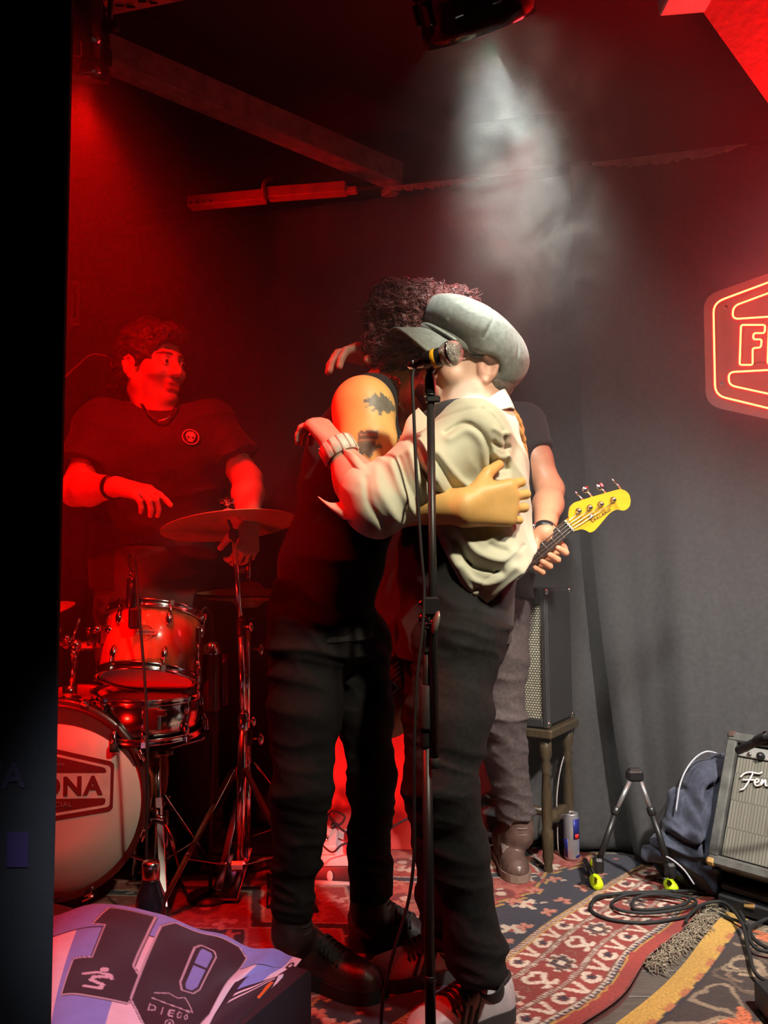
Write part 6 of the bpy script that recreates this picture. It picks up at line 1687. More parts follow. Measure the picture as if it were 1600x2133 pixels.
tripod(hh, hb0, 0.36, 0.27, ph=0.35, w=0.022)
MB().box(hb0+V(-0.02, -0.16, 0.055), (0.085, 0.27, 0.008), (V(1, 0, 0), V(0, 0.97, 0.22), V(0, -0.22, 0.97)), bevel=0.002).box(hb0+V(-0.02, -0.05, 0.018), (0.09, 0.09, 0.012), bevel=0.003).build('foot_pedal', chrome, hh)
MB().tube([hb0+V(0, 0, 0.08), hb0+V(-0.02, -0.05, 0.03)], 0.005, 6).build('pedal_link', chrome, hh)

# kick pedal and drum seat at the back
kp = thing('kick_pedal', 'chrome kick pedal behind the bass drum', 'pedal', bc0+bax*(BD+0.1)+V(0, 0, -bc0.z))
kb = V(-0.86, 2.66, 0.02)
MB().box(kb+V(0.10, 0.08, 0.045), (0.085, 0.24, 0.010), (V(1, 0, 0), V(0, 0.97, 0.2), V(0, -0.2, 0.97)), bevel=0.003).build('foot_board', mat('red_board2', (0.45, 0.05, 0.04), 0.5), kp)
MB().box(kb+V(0.10, -0.03, 0.0), (0.13, 0.07, 0.014), bevel=0.004).build('base_plate', chrome, kp)
for sg in (-1, 1): MB().cyl(kb+V(0.10+0.05*sg, -0.04, 0.0), kb+V(0.10+0.05*sg, -0.04, 0.22), 0.008, seg=8).build('upright', chrome, kp)
MB().cyl(kb+V(0.05, -0.04, 0.20), kb+V(0.15, -0.04, 0.20), 0.007, seg=8).build('axle', chrome, kp)
MB().tube([kb+V(0.10, -0.04, 0.20), kb+V(0.10, -0.015, 0.33)], 0.004, 6).build('beater_rod', chrome, kp)
MB().lathe(kb+V(0.10, -0.04, 0.335), V(0, 1, 0), [(0.0, 0), (0.022, 0.004), (0.026, 0.025), (0.022, 0.045), (0, 0.05)], 14, cap=False).build('beater', mat('felt_grey', (0.3, 0.25, 0.22), 0.9), kp)

# snare microphone to the right of the tom
sm1 = thing('drum_microphone', 'black microphone pair standing at the right rim of the snare', 'microphone', P(445, 1480, 2.5))
for (x, y0, y1, r_, Yd) in ((441, 1345, 1482, 0.026, 2.50), (466, 1362, 1470, 0.014, 2.52)):
    a = P(x, y1, Yd); b = P(x, y0, Yd)
    MB().lathe(a, b-a, [(r_*0.8, 0), (r_, 0.01), (r_, 0.12), (r_*1.08, 0.125), (r_*1.08, 0.16), (r_*0.9, (b-a).length-0.01), (r_*0.5, (b-a).length)], 18).build('mic_body', blackplastic, sm1)
MB().lathe(P(440, 1362, 2.5), V(0, 0, 1), [(0.029, 0), (0.030, 0.005), (0.024, 0.03), (0.016, 0.038), (0, 0.04)], 18, cap=False).build('mic_grille', chrome, sm1)
MB().tube(bez([P(418, 1275, 2.45), P(430, 1266, 2.46), P(441, 1290, 2.48), P(447, 1340, 2.5)], 6), 0.003, 6).build('mic_cable', rubber, sm1)
for (x, y) in ((413, 1322), (414, 1405)):
    c = P(x, y, 2.44); MB().box(c, (0.018, 0.02, 0.05), bevel=0.004).cyl(c+V(0, 0, -0.025), c+V(0, 0, -0.075), 0.004).build('rim_clamp', chrome, sm1)
MB().cyl(P(441, 1482, 2.5), V(P(441, 1482, 2.5).x, 2.5, 0.03), 0.006, seg=8).build('short_pole', darkmetal, sm1)
MB().lathe(V(P(441, 1482, 2.5).x, 2.5, 0.012), V(0, 0, 1), [(0.07, 0), (0.07, 0.008), (0.012, 0.02), (0, 0.02)], 20, cap=False).build('round_base', darkmetal, sm1)

# second cymbal peeking out at the far left, on its stand
c2 = P(95, 1262, 2.62)
cz = thing('ride_cymbal', 'bronze cymbal edge peeking out beside the black wall', 'cymbal', (c2.x, c2.y, 0))
MB().lathe(c2, V(-0.22, -0.25, 1), [(0.09, -0.018), (0.07, -0.009), (0.04, 0.0), (0.02, 0.012), (0.005, 0.016)], 48, cap=False).lathe(c2, V(-0.22, -0.25, 1), [(0.09, -0.0195), (0.07, -0.0105), (0.04, -0.0015), (0.005, 0.0145)], 48, cap=False).build('cymbal', BRZ, cz)
MB().tube([c2, V(c2.x-0.02, c2.y+0.08, 0.04)], 0.009, 10).build('pole', chrome, cz)
tripod(cz, V(c2.x-0.02, c2.y+0.08, 0), 0.34, 0.18, ph=1.2)

# overhead boom microphone at the left
om = thing('boom_microphone', 'slim boom microphone reaching in beside the drummer', 'microphone', P(235, 790, 2.95))
a, b = P(228, 742, 2.92), P(240, 775, 2.95)
MB().lathe(b, a-b, [(0.010, 0), (0.012, 0.01), (0.012, 0.055), (0.009, 0.066)], 14).build('mic_body', blackplastic, om)
MB().lathe(P(241, 766, 2.91), a-b, [(0.0135, 0), (0.0135, 0.018)], 14).build('mic_band', mat('white_print', (0.5, 0.5, 0.5), 0.6), om)
MB().tube(bez([P(242, 778, 2.95), P(250, 800, 2.98), P(262, 840, 3.02)], 5), 0.008, 8).build('mic_clip', blackplastic, om)
MB().tube([P(100, 812, 2.95), P(242, 805, 2.97), P(270, 803, 2.98)], 0.006, 8).build('boom_arm', darkmetal, om)
MB().tube(bez([P(120, 800, 2.9), P(165, 758, 2.9), P(192, 738, 2.9), P(226, 742, 2.92)], 6), 0.0025, 6).build('mic_cable', mat('pale_cable', (0.45, 0.4, 0.4), 0.6), om)
for x in (228, 246): c = P(x, 806, 2.94); MB().cyl(c, c+V(0, -0.014, 0), 0.006, seg=8).build('screw', chrome, om)
MB().tube([P(100, 812, 2.95), V(P(100, 812, 2.95).x, 2.95, 0.03)], 0.011, 8).build('pole', darkmetal, om)
tripod(om, V(P(100, 812, 2.95).x, 2.95, 0), 0.3, 0.22, darkmetal, ph=0.5)
# metal bracket on the wall at the left
wbk = thing('wall_bracket', 'narrow metal bracket on the wall at far left', 'bracket', P(157, 640, 3.1))
pb = mat('brass_old', (0.45, 0.26, 0.16), 0.45, metal=0.5)
for x in (150, 163): MB().box(P(x, 628, 3.12), (0.008, 0.012, 0.16), bevel=0.002).build('upright_bar', pb, wbk)
MB().box(P(156, 670, 3.12), (0.040, 0.02, 0.03), bevel=0.004).build('foot_plate', steel_red, wbk)
MB().box(P(156, 590, 3.12), (0.034, 0.02, 0.014), bevel=0.003).build('head_plate', pb, wbk)
# ================================================================ vocal microphone stand
YM = 1.64
ms = thing('microphone_stand', 'black microphone stand with upright boom in front of the couple', 'stand', (P(905, 1600, YM).x, YM, 0))
Q = lambda x, y, dy=0: P(x, y, YM+dy)
bx0 = Q(898, 2200).x
MB().lathe(V(bx0, YM, 0.012), V(0, 0, 1), [(0.13, 0), (0.13, 0.010), (0.12, 0.016), (0.02, 0.024), (0.014, 0.04)], 40).build('round_base', darkmetal, ms)
MB().tube([V(bx0, YM, 0.04), Q(889, 1552)], 0.0108, 20).build('lower_tube', darkmetal, ms)
MB().lathe(Q(895.5, 2045), V(0, 0, 1), [(0.0108, 0), (0.0128, 0.002), (0.0128, 0.012), (0.0108, 0.014)], 20).build('tube_ring', darkmetal, ms)
MB().lathe(Q(888, 1556), V(0, 0, 1), [(0.0118, 0), (0.0124, 0.004), (0.0112, 0.030), (0.0108, 0.034)], 20).build('tube_cap', blackplastic, ms)
MB().lathe(Q(889, 1520), Q(889, 1430)-Q(889, 1520), [(0.0145, 0), (0.0150, 0.006), (0.0135, 0.088), (0.011, 0.090)], 20).build('clutch_grip', rubber, ms)
MB().tube([Q(889, 1560), Q(890, 1315)], 0.0082, 16).build('upper_tube', darkmetal, ms)
MB().box(Q(890, 1335), (0.020, 0.024, 0.05), bevel=0.004).build('swivel_bracket', blackplastic, ms)
MB().lathe(Q(872, 1290, -0.006), V(1, 0, 0), [(0.006, 0), (0.013, 0.003), (0.013, 0.010), (0.010, 0.012), (0.014, 0.014), (0.014, 0.022), (0.010, 0.026)], 20).build('swivel_joint', mat('dark_chrome', (0.35, 0.33, 0.30), 0.22, metal=1.0), ms)
kn = Q(908, 1296, -0.03)
MB().sphere(kn, (0.006, 0.013, 0.024), (V(0.88, 0.3, -0.25).normalized(), V(-0.3, 0.95, 0), V(0.25, 0, 0.95)), nu=18, nv=12).build('tee_knob', mat('grey_metal', (0.30, 0.30, 0.27), 0.4, metal=0.6), ms)
MB().cyl(Q(890, 1296, -0.01), kn, 0.005, seg=10).build('knob_shaft', chrome, ms)
MB().box(Q(898, 1262, -0.012), (0.032, 0.028, 0.036), bevel=0.003).build('boom_clamp', blackplastic, ms)
MB().lathe(Q(872, 1258, -0.006), V(1, 0, 0), [(0.008, 0), (0.009, 0.012)], 12).build('clamp_screw', mat('dark_chrome', (0.35, 0.33, 0.30), 0.22, metal=1.0), ms)
MB().tube([Q(897, 838, -0.012), Q(906, 1582, -0.012)], 0.0083, 18).build('boom_tube', darkmetal, ms)
MB().lathe(Q(907, 1600, -0.012), V(0, 0, 1), [(0.0085, 0), (0.0105, 0.002), (0.0105, 0.020), (0.0083, 0.021)], 16).build('boom_end_cap', rubber, ms)
MB().box(Q(902, 833, -0.014), (0.030, 0.022, 0.014), bevel=0.003).lathe(Q(896, 826, -0.012), V(0, 0, 1), [(0.013, 0), (0.013, 0.004), (0.0105, 0.005)], 16).build('boom_tip', blackplastic, ms)
MB().lathe(Q(896, 825, -0.012), V(0, 0, 1), [(0.0115, 0), (0.0125, 0.01), (0.0115, 0.034), (0.009, 0.045), (0.005, 0.05)], 18).build('clip_base', blackplastic, ms)
MB().tube([Q(896, 785, -0.012), Q(893, 768, -0.012)], 0.006, 10).box(Q(898, 764, -0.012), (0.016, 0.02, 0.024), bevel=0.004).build('clip_hinge', blackplastic, ms)
# vocal microphone
vm = thing('vocal_microphone', 'vocal microphone with steel mesh head and yellow ring on the stand', 'microphone', Q(910, 750))
m0, m1 = Q(866, 758, -0.02), Q(921, 742, -0.05)
ad = (m1-m0).normalized()
Lm = (m1-m0).length
MB().lathe(m0, ad, [(0.008, -0.002), (0.0095, 0.0), (0.0108, 0.004), (0.0125, 0.03), (0.0165, Lm-0.020), (0.0185, Lm-0.008), (0.0185, Lm)], 24).build('handle', gloss, vm)
MB().lathe(m0+ad*(Lm-0.022), ad, [(0.0178, 0), (0.0192, 0.002), (0.0198, 0.010), (0.0185, 0.012)], 24, cap=False).build('yellow_ring', mat('yellow_tape', (0.85, 0.42, 0.01), 0.5), vm)
mesh_ = mat('mesh_steel', (0.62, 0.60, 0.56), 0.35, metal=0.8, var=0.6, scale=700, bump=0.9, bscale=900)
hcen = m0+ad*(Lm+0.018)
gr = MB().lathe(m0+ad*Lm, ad, [(0.0185, 0), (0.0245, 0.010), (0.0258, 0.018), (0.0258, 0.022), (0.0245, 0.030), (0.019, 0.039), (0.010, 0.044), (0, 0.0455)], 32, cap=False).build('mesh_head', mesh_, vm)
MB().lathe(m0+ad*(Lm+0.0175), ad, [(0.0258, 0), (0.0268, 0.001), (0.0268, 0.004), (0.0258, 0.005)], 32, cap=False).build('head_band', chrome, gr)
# wires of the mesh
u, v = ortho(ad)
m = MB()
for k_ in range(30):
    a = math.pi*k_/30*2
    m.tube([hcen + (u*math.cos(a)+v*math.sin(a))*(0.0262*math.sin(p_)) + ad*(0.0262*-math.cos(p_)*1.0+0.002) for p_ in [0.75+2.3*i/9 for i in range(10)]], 0.00022, 4, cap=False)
for k_ in range(12):
    p_ = 0.9+0.18*k_; m.tube([hcen + (u*math.cos(a)+v*math.sin(a))*(0.0263*math.sin(p_)) + ad*(-0.0262*math.cos(p_)+0.002) for a in [6.283*i/24 for i in range(24)]], 0.00022, 4, closed=True)
mw = m.build('mesh_wire', chrome, gr); mw['kind'] = 'stuff'
MB().lathe(m0+ad*0.022, ad, [(0.0165, 0), (0.0185, 0.002), (0.0195, 0.045), (0.0175, 0.048)], 24, cap=False).build('mic_clip', blackplastic, vm)
MB().lathe(m0-ad*0.018, ad, [(0.004, 0), (0.0088, 0.004), (0.0092, 0.018)], 18).build('plug', chrome, vm)
MB().tube(bez([m0-ad*0.014, Q(864, 762, -0.02), Q(859, 790, -0.025), Q(862, 860, -0.03), Q(868, 1000, -0.03), Q(877, 1140, -0.028), Q(884, 1240, -0.022), Q(878, 1330, -0.03), Q(868, 1420, -0.03), Q(863, 1560, -0.03), Q(863, 1700, -0.03), Q(862, 1790, -0.04), Q(850, 1880, -0.05), Q(818, 1990, -0.08), Q(798, 2080, -0.09), Q(792, 2160, -0.10), V(-0.03, 1.5, 0.02), V(-0.12, 1.3, 0.02)], 8), 0.0034, 8).build('cable', rubber, vm)

# ================================================================ stool and small amplifier
e1 = V(0.55, 0.835, 0).normalized(); e2 = V(-0.835, 0.55, 0).normalized()
wood = mat('stool_wood', (0.060, 0.042, 0.024), 0.30, var=0.35, scale=25, stretch=(6, 6, 1), bump=0.15)
fc_ = G(1148, 1522, 0.475)                       # front right corner of the seat
SL = 0.27; SW = 0.36
stl = thing('wooden_stool', 'dark turned-leg wooden stool carrying the small amplifier', 'stool', (fc_.x, fc_.y, 0))
cen = fc_ + e1*SL/2 + e2*SW/2; cen.z = 0.475-0.016
MB().box(cen, (SL, SW, 0.032), (e1, e2, V(0, 0, 1)), bevel=0.006).build('seat', wood, stl)
prof = [(0.016, 0.0), (0.018, 0.01), (0.015, 0.03), (0.021, 0.055), (0.019, 0.07), (0.0215, 0.09), (0.0215, 0.14), (0.017, 0.145), (0.022, 0.19), (0.020, 0.26), (0.015, 0.325), (0.020, 0.332), (0.014, 0.338), (0.022, 0.352), (0.014, 0.366), (0.023, 0.385), (0.023, 0.445)]
corn = []
for i, (a, b) in enumerate(((0.035, 0.035), (SL-0.035, 0.035), (SL-0.035, SW-0.035), (0.035, SW-0.035))):
    p = fc_ + e1*a + e2*b; p.z = 0.0; corn.append(p)
    MB().lathe(V(p.x, p.y, 0.001), V(0, 0, 1), [(r_*(0.84 if 0.15 < z_ < 0.37 else 0.9), z_) for r_, z_ in prof], 18).build('leg', wood, stl)
for i, j in ((0, 1), (3, 2)):
    a, b = corn[i], corn[j]; dd = (b-a); n = dd.length
    MB().lathe(V(a.x, a.y, 0.170), dd, [(0.010, 0.01), (0.014, 0.03), (0.020, n*0.25), (0.023, n*0.3), (0.018, n*0.36), (0.023, n*0.5), (0.018, n*0.64), (0.023, n*0.7), (0.020, n*0.75), (0.014, n-0.03), (0.010, n-0.01)], 14).build('stretcher', wood, stl)
a, b = (corn[0]+corn[1])/2, (corn[2]+corn[3])/2; dd = b-a
MB().lathe(V(a.x, a.y, 0.170), dd, [(0.012, 0.0), (0.018, dd.length*0.5), (0.012, dd.length)], 14).build('stretcher', wood, stl)
def grille(name, c1, c2, sx, sz):
    m = bpy.data.materials.new(name); m.use_nodes = True; nt = m.node_tree; b = nt.nodes['Principled BSDF']; b.inputs['Roughness'].default_value = 0.6
    at = nt.nodes.new('ShaderNodeUVMap'); br = nt.nodes.new('ShaderNodeTexBrick'); br.offset = 0.5
    br.inputs['Color1'].default_value = (*c1, 1); br.inputs['Color2'].default_value = (*[x*0.8 for x in c1], 1); br.inputs['Mortar'].default_value = (*c2, 1)
    br.inputs['Scale'].default_value = 1.0; br.inputs['Mortar Size'].default_value = 0.16; br.inputs['Brick Width'].default_value = sx; br.inputs['Row Height'].default_value = sz
    nt.links.new(at.outputs[0], br.inputs[0]); nt.links.new(br.outputs[0], b.inputs['Base Color'])
    bp = nt.nodes.new('ShaderNodeBump'); bp.inputs['Strength'].default_value = 0.4; bp.inputs['Distance'].default_value = 0.002; bp.invert = True
    nt.links.new(br.outputs['Fac'], bp.inputs['Height']); nt.links.new(bp.outputs[0], b.inputs['Normal'])
    return m
def panel_uv(name, o, X, Y, w_, h_, m, parent, k_=100.0):
    """flat slab with UVs measured in centimetres"""
    N = X.cross(Y); vs_ = [o, o+X*w_, o+X*w_+Y*h_, o+Y*h_]; vs_ += [p - N*0.004 for p in vs_]
    ob = MB()._add(vs_, [(0, 1, 2, 3), (7, 6, 5, 4), (0, 4, 5, 1), (1, 5, 6, 2), (2, 6, 7, 3), (3, 7, 4, 0)]).build(name, m, parent)
    uv = ob.data.uv_layers.new(name='UVMap'); org = ORG[parent]
    for l in ob.data.loops:
        p = ob.data.vertices[l.vertex_index].co + org - o; uv.data[l.index].uv = (p.dot(X)*k_, p.dot(Y)*k_)
    return ob
tolex = mat('black_tolex', (0.030, 0.028, 0.030), 0.5, var=0.2, scale=120, bump=0.35, bscale=500)
am = thing('small_amplifier', 'black amplifier with silver woven grille standing on the stool', 'amplifier', V(fc_.x, fc_.y, 0.475))
AH, AW, AD_ = 0.462, 0.34, 0.235
ac_ = fc_ + e1*(0.012+AD_/2) + e2*(0.012+AW/2); ac_.z = 0.478+AH/2
MB().box(ac_, (AD_, AW, AH), (e1, e2, V(0, 0, 1)), bevel=0.012).build('cabinet', tolex, am)
fo = fc_ + e1*0.0105 + e2*0.030; fo.z = 0.478+0.03
panel_uv('grille_cloth', fo + e2*(AW-0.04), -e2, V(0, 0, 1), AW-0.04, AH-0.085, grille('silver_weave', (0.66, 0.62, 0.48), (0.04, 0.036, 0.026), 0.95, 0.8), am)
fr2 = V(fc_.x, fc_.y, 0) + e1*0.0085
for (b0, b1, z0, z1) in ((0.012, 0.030, 0.478, 0.478+AH), (AW-0.006, AW+0.012, 0.478, 0.478+AH)):
    MB().box(fr2 + e2*((b0+b1)/2) + V(0, 0, (z0+z1)/2), (0.012, b1-b0, z1-z0), (e1, e2, V(0, 0, 1)), bevel=0.003).build('front_frame', tolex, am)
MB().box(fr2 + e2*(AW/2+0.012) + V(0, 0, 0.478+AH-0.03), (0.012, AW-0.036, 0.052), (e1, e2, V(0, 0, 1)), bevel=0.003).build('control_panel', blackplastic, am)
MB().box(fr2 + e2*(AW/2+0.012) + V(0, 0, 0.478+0.016), (0.012, AW-0.036, 0.028), (e1, e2, V(0, 0, 1)), bevel=0.003).build('front_frame', tolex, am)
MB().tube([V(fr2.x, fr2.y, 0.478+AH+0.002) + e1*0.06 + e2*AW/2, V(fr2.x, fr2.y, 0.478+AH+0.022) + e1*0.09 + e2*AW/2, V(fr2.x, fr2.y, 0.478+AH+0.022) + e1*0.17 + e2*AW/2, V(fr2.x, fr2.y, 0.478+AH+0.002) + e1*0.20 + e2*AW/2], 0.007, 8).build('carry_handle', rubber, am)
for z in (0.478+0.012, 0.478+AH-0.012):
    for a in (0.018, AD_+0.005): MB().sphere(V(fc_.x, fc_.y, z) + e1*a + e2*0.018, 0.013, nu=12, nv=8).build('corner_cap', chrome, am)
cb = thing('white_cable', 'thin pale cable hanging under the stool', 'cable', G(1165, 1700, 0.02))
MB().tube(bez([P(1176, 1570, 2.86), P(1166, 1610, 2.84), P(1160, 1660, 2.82), P(1161, 1700, 2.82), V(0.60, 2.84, 0.012), V(0.66, 2.95, 0.010)], 7), 0.0022, 6).build('wire', mat('pale_cable', (0.45, 0.4, 0.4), 0.6), cb)

# energy drink can
cn = G(1192, 1797); cn.z = 0.0
can = thing('drink_can', 'tall silver and blue drink can beside the stool leg', 'can', cn)
silver = mat('can_silver', (0.62, 0.60, 0.66), 0.30, metal=0.75); blue = mat('can_blue', (0.03, 0.035, 0.25), 0.35, metal=0.4); redp = mat('can_red', (0.6, 0.03, 0.03), 0.4)
RC = 0.0265; HC = 0.155; zc = RUGZ
MB().lathe(cn+V(0, 0, zc), V(0, 0, 1), [(0.020, 0), (0.022, 0.0), (RC, 0.010), (RC, HC-0.014), (0.023, HC-0.004), (0.0238, HC), (0.022, HC), (0.0215, HC-0.004), (0, HC-0.004)], 36, cap=True).build('can_body', silver, can)
def canpatch(nm, a0, a1, z0, z1, m, r_=RC+0.0005):
    n = 10; vs_ = []; fs = []
    for i in range(n+1):
        a = a0+(a1-a0)*i/n
        for z in (z0, z1):
            for rr_ in (r_, r_-0.001): vs_.append(cn + V(rr_*math.sin(a), -rr_*math.cos(a), zc+z))
    for i in range(n):
        q = i*4; r = q+4
        fs += [(q, r, r+2, q+2), (q+1, q+3, r+3, r+1), (q, q+1, r+1, r), (q+2, r+2, r+3, q+3)]
    fs += [(0, 2, 3, 1), (n*4, n*4+1, n*4+3, n*4+2)]
    return MB()._add(vs_, fs, True).build(nm, m, can)
canpatch('blue_panel', 0.02, 1.6, HC*0.47, HC-0.015, blue); canpatch('blue_panel', -1.6-1.5, -1.5, HC*0.47, HC-0.015, blue)
canpatch('blue_panel', -1.55, -0.75, 0.012, HC*0.47, blue); canpatch('blue_panel', 1.1, 1.6, 0.012, HC*0.47, blue)
canpatch('red_emblem', 0.25, 0.85, HC*0.48, HC*0.58, redp, RC+0.001)
canpatch('blue_panel', 0.3, 1.0, 0.013, 0.020, blue, RC+0.001)
MB().box(cn+V(0.002, -0.004, zc+HC-0.002), (0.012, 0.020, 0.0018), bevel=0.0006).build('ring_pull', chrome, can)

# ================================================================ folding instrument stand with lime feet
at = thing('guitar_stand', 'small black folding guitar stand with lime rubber feet', 'stand', G(1320, 1850))
lime = mat('lime_rubber', (0.72, 0.95, 0.01), 0.5, emit=None)
tp = P(1322, 1615, 2.56)
MB().box(tp, (0.050, 0.034, 0.034), bevel=0.006).box(tp+V(0, 0, 0.017), (0.036, 0.022, 0.010), bevel=0.003).build('hinge_block', blackplastic, at)
grey = mat('grey_tube', (0.40, 0.38, 0.38), 0.3, metal=0.7)
for (xa, ya, xm, ym, xb, yb, Yb) in ((1312, 1628, 1283, 1690, 1246, 1798, 2.50), (1335, 1628, 1357, 1690, 1396, 1808, 2.48)):
    a, m_, b = P(xa, ya, 2.55), P(xm, ym, 2.53), P(xb, yb, Yb)
    MB().tube([a, m_], 0.0072, 12).build('upper_leg', grey, at)
    MB().lathe(m_-(a-m_).normalized()*0.012, a-m_, [(0.011, 0), (0.013, 0.004), (0.013, 0.022), (0.009, 0.026)], 14).build('leg_collar', blackplastic, at)
    lg = MB().tube([m_, b], 0.0095, 12).build('lower_leg', darkmetal, at)
    MB().box(b+V(0, 0, -0.006), (0.030, 0.034, 0.046), bevel=0.007).build('foot_bracket', blackplastic, at)
for (x, y) in ((1243, 1842), (1400, 1852)):
    f_ = G(x, y+18, 0.0); a = V(f_.x, f_.y+0.03, 0.030)
    MB().lathe(a + V(0.004, 0.008, 0.0), V(-0.05, -1, -0.10), [(0, 0), (0.012, 0.001), (0.0185, 0.006), (0.0195, 0.03), (0.0185, 0.044), (0.012, 0.050), (0, 0.052)], 18, cap=False).build('lime_foot', lime, at)
    MB().tube([a+V(0, 0.01, 0.0), a+V(0, 0.11, 0.02)], 0.008, 10).build('support_arm', darkmetal, at)
MB().lathe(P(1238, 1800, 2.64), V(-0.1, -1, 0.5), [(0.008, 0), (0.0155, 0.004), (0.0160, 0.028), (0.008, 0.034), (0, 0.034)], 16, cap=True).build('lime_foot', lime, at)
MB().tube([P(1238, 1800, 2.66), P(1246, 1798, 2.50)], 0.007, 8).build('support_arm', darkmetal, at)

# ================================================================ big combo amplifier leaning back at the right edge
b0, t0 = P(1470, 1797, 2.38), P(1517, 1522, 2.49)
au = (t0-b0).normalized(); ar = V(au.y, -au.x, 0).normalized(); an_ = ar.cross(au)
if an_.y > 0: an_ = -an_
FH = (t0-b0).length; FW = 0.42; FD = 0.20
big = thing('combo_amplifier', 'grey worn combo amplifier tilted back at the right edge', 'amplifier', V(b0.x, b0.y, 0))
worn = mat('worn_tolex', (0.10, 0.098, 0.088), 0.7, var=0.45, scale=22, bump=0.4, bscale=260)
def ab(x, y, z): return b0 + ar*x + au*y - an_*z
tw = 0.030
MB().box(ab(FW/2, tw/2, FD/2), (FW, tw, FD), (ar, au, an_), bevel=0.006).build('cabinet_panel', worn, big)
MB().box(ab(FW/2, FH-tw/2, FD/2), (FW, tw, FD), (ar, au, an_), bevel=0.006).build('cabinet_panel', worn, big)
MB().box(ab(tw/2, FH/2, FD/2), (tw, FH-2*tw+0.01, FD), (ar, au, an_), bevel=0.004).build('cabinet_panel', worn, big)
MB().box(ab(FW-tw/2, FH/2, FD/2), (tw, FH-2*tw+0.01, FD), (ar, au, an_), bevel=0.004).build('cabinet_panel', worn, big)
MB().box(ab(FW/2, FH/2, FD-0.01), (FW-0.02, FH-0.02, 0.012), (ar, au, an_)).build('back_panel', blackplastic, big)
gx = mat('slot_black', (0.008, 0.008, 0.008), 0.8)
MB().box(ab(FW/2, FH/2, 0.022), (FW-2*tw, FH-2*tw, 0.008), (ar, au, an_)).build('baffle', gx, big)
panel_uv('grille_cloth', ab(tw+0.006, tw+0.004, 0.014), ar, au, FW-2*tw-0.012, FH*0.73, grille('grey_weave', (0.21, 0.195, 0.155), (0.105, 0.098, 0.078), 0.9, 8.0), big)
cpz = FH*0.73+tw+0.008
cp = MB().box(ab(FW/2, (cpz+FH-tw-0.006)/2, 0.016), (FW-2*tw-0.012, FH-tw-0.006-cpz, 0.008), (ar, au, an_), bevel=0.002).build('control_panel', mat('brushed_alloy', (0.42, 0.41, 0.38), 0.4, metal=0.5), big)
for i in range(6):
    c = ab(tw+0.075+0.05*i, (cpz+FH-tw)/2-0.010, 0.012)
    MB().lathe(c, an_, [(0.012, 0), (0.012, 0.006), (0.009, 0.008), (0.008, 0.016), (0, 0.017)], 16, cap=False).build('control_knob', blackplastic, cp)
MB().lathe(ab(tw+0.040, (cpz+FH-tw)/2-0.010, 0.012), an_, [(0.007, 0), (0.007, 0.004), (0.004, 0.006)], 12).build('input_jack', chrome, cp)
# script name plate
wht = mat('script_white', (0.75, 0.74, 0.70), 0.5)
def sc(x, y): return ab(tw+0.025+x, FH*0.585+y, 0.008)
strokes = [[(0.0, 0.030), (0.012, 0.044), (0.030, 0.050), (0.050, 0.050), (0.058, 0.056)], [(0.034, 0.050), (0.028, 0.030), (0.020, 0.010), (0.014, 0.0), (0.006, -0.004)], [(0.008, 0.024), (0.028, 0.028), (0.044, 0.030)],
    [(0.040, 0.022), (0.050, 0.026), (0.052, 0.032), (0.046, 0.034), (0.042, 0.024), (0.048, 0.016), (0.058, 0.020)], [(0.058, 0.020), (0.062, 0.036), (0.060, 0.020), (0.070, 0.036), (0.072, 0.022), (0.078, 0.022)],
    [(0.092, 0.036), (0.082, 0.036), (0.080, 0.024), (0.090, 0.024), (0.098, 0.058), (0.094, 0.026), (0.102, 0.026)], [(0.102, 0.026), (0.112, 0.034), (0.108, 0.040), (0.104, 0.030), (0.110, 0.024), (0.120, 0.030)], [(0.120, 0.028), (0.122, 0.044), (0.128, 0.042), (0.134, 0.046)]]
m = MB()
for s_ in strokes: m.tube(bez([sc(x*1.05, y*1.05) for x, y in s_], 5), 0.0026, 6)
m.build('script_logo', wht, big)
capm = mat('worn_corner', (0.50, 0.30, 0.10), 0.5, var=0.3)
for (x, y) in ((0.0, 0.0), (0.0, FH), (FW, 0.0), (FW, FH)):
    MB().box(ab(x+(0.012 if x == 0 else -0.012), y+(0.010 if y == 0 else -0.010), 0.014), (0.030, 0.026, 0.034), (ar, au, an_), bevel=0.008).build('corner_cap', capm if y == 0 else brown, big)
MB().sphere(ab(0.02, -0.008, 0.03), 0.012, nu=12, nv=8).sphere(ab(0.02, -0.008, 0.17), 0.012, nu=12, nv=8).build('rubber_foot', rubber, big)
# low black case it rests on
cse = thing('equipment_case', 'low black equipment case under the tilted combo amplifier', 'case', V(b0.x, b0.y, 0))
cx_ = b0 + ar*(FW/2) + V(-an_.x, -an_.y, 0).normalized()*0.115; bk = V(-an_.x, -an_.y, 0).normalized()
MB().box(V(cx_.x, cx_.y, 0.013+0.022), (FW-0.03, 0.17, 0.044), (ar, bk, V(0, 0, 1)), bevel=0.006).build('lower_shell', blackplastic, cse)
MB().box(V(cx_.x, cx_.y, 0.013+0.058)-bk*0.012, (FW-0.03, 0.10, 0.026), (ar, bk, V(0, 0, 1)), bevel=0.006).build('lid', blackplastic, cse)
for i in (-1, 1): MB().box(V(cx_.x, cx_.y, 0.052) - bk*0.086 + ar*(0.1*i), (0.03, 0.006, 0.02), (ar, bk, V(0, 0, 1)), bevel=0.001).build('latch', chrome, cse)
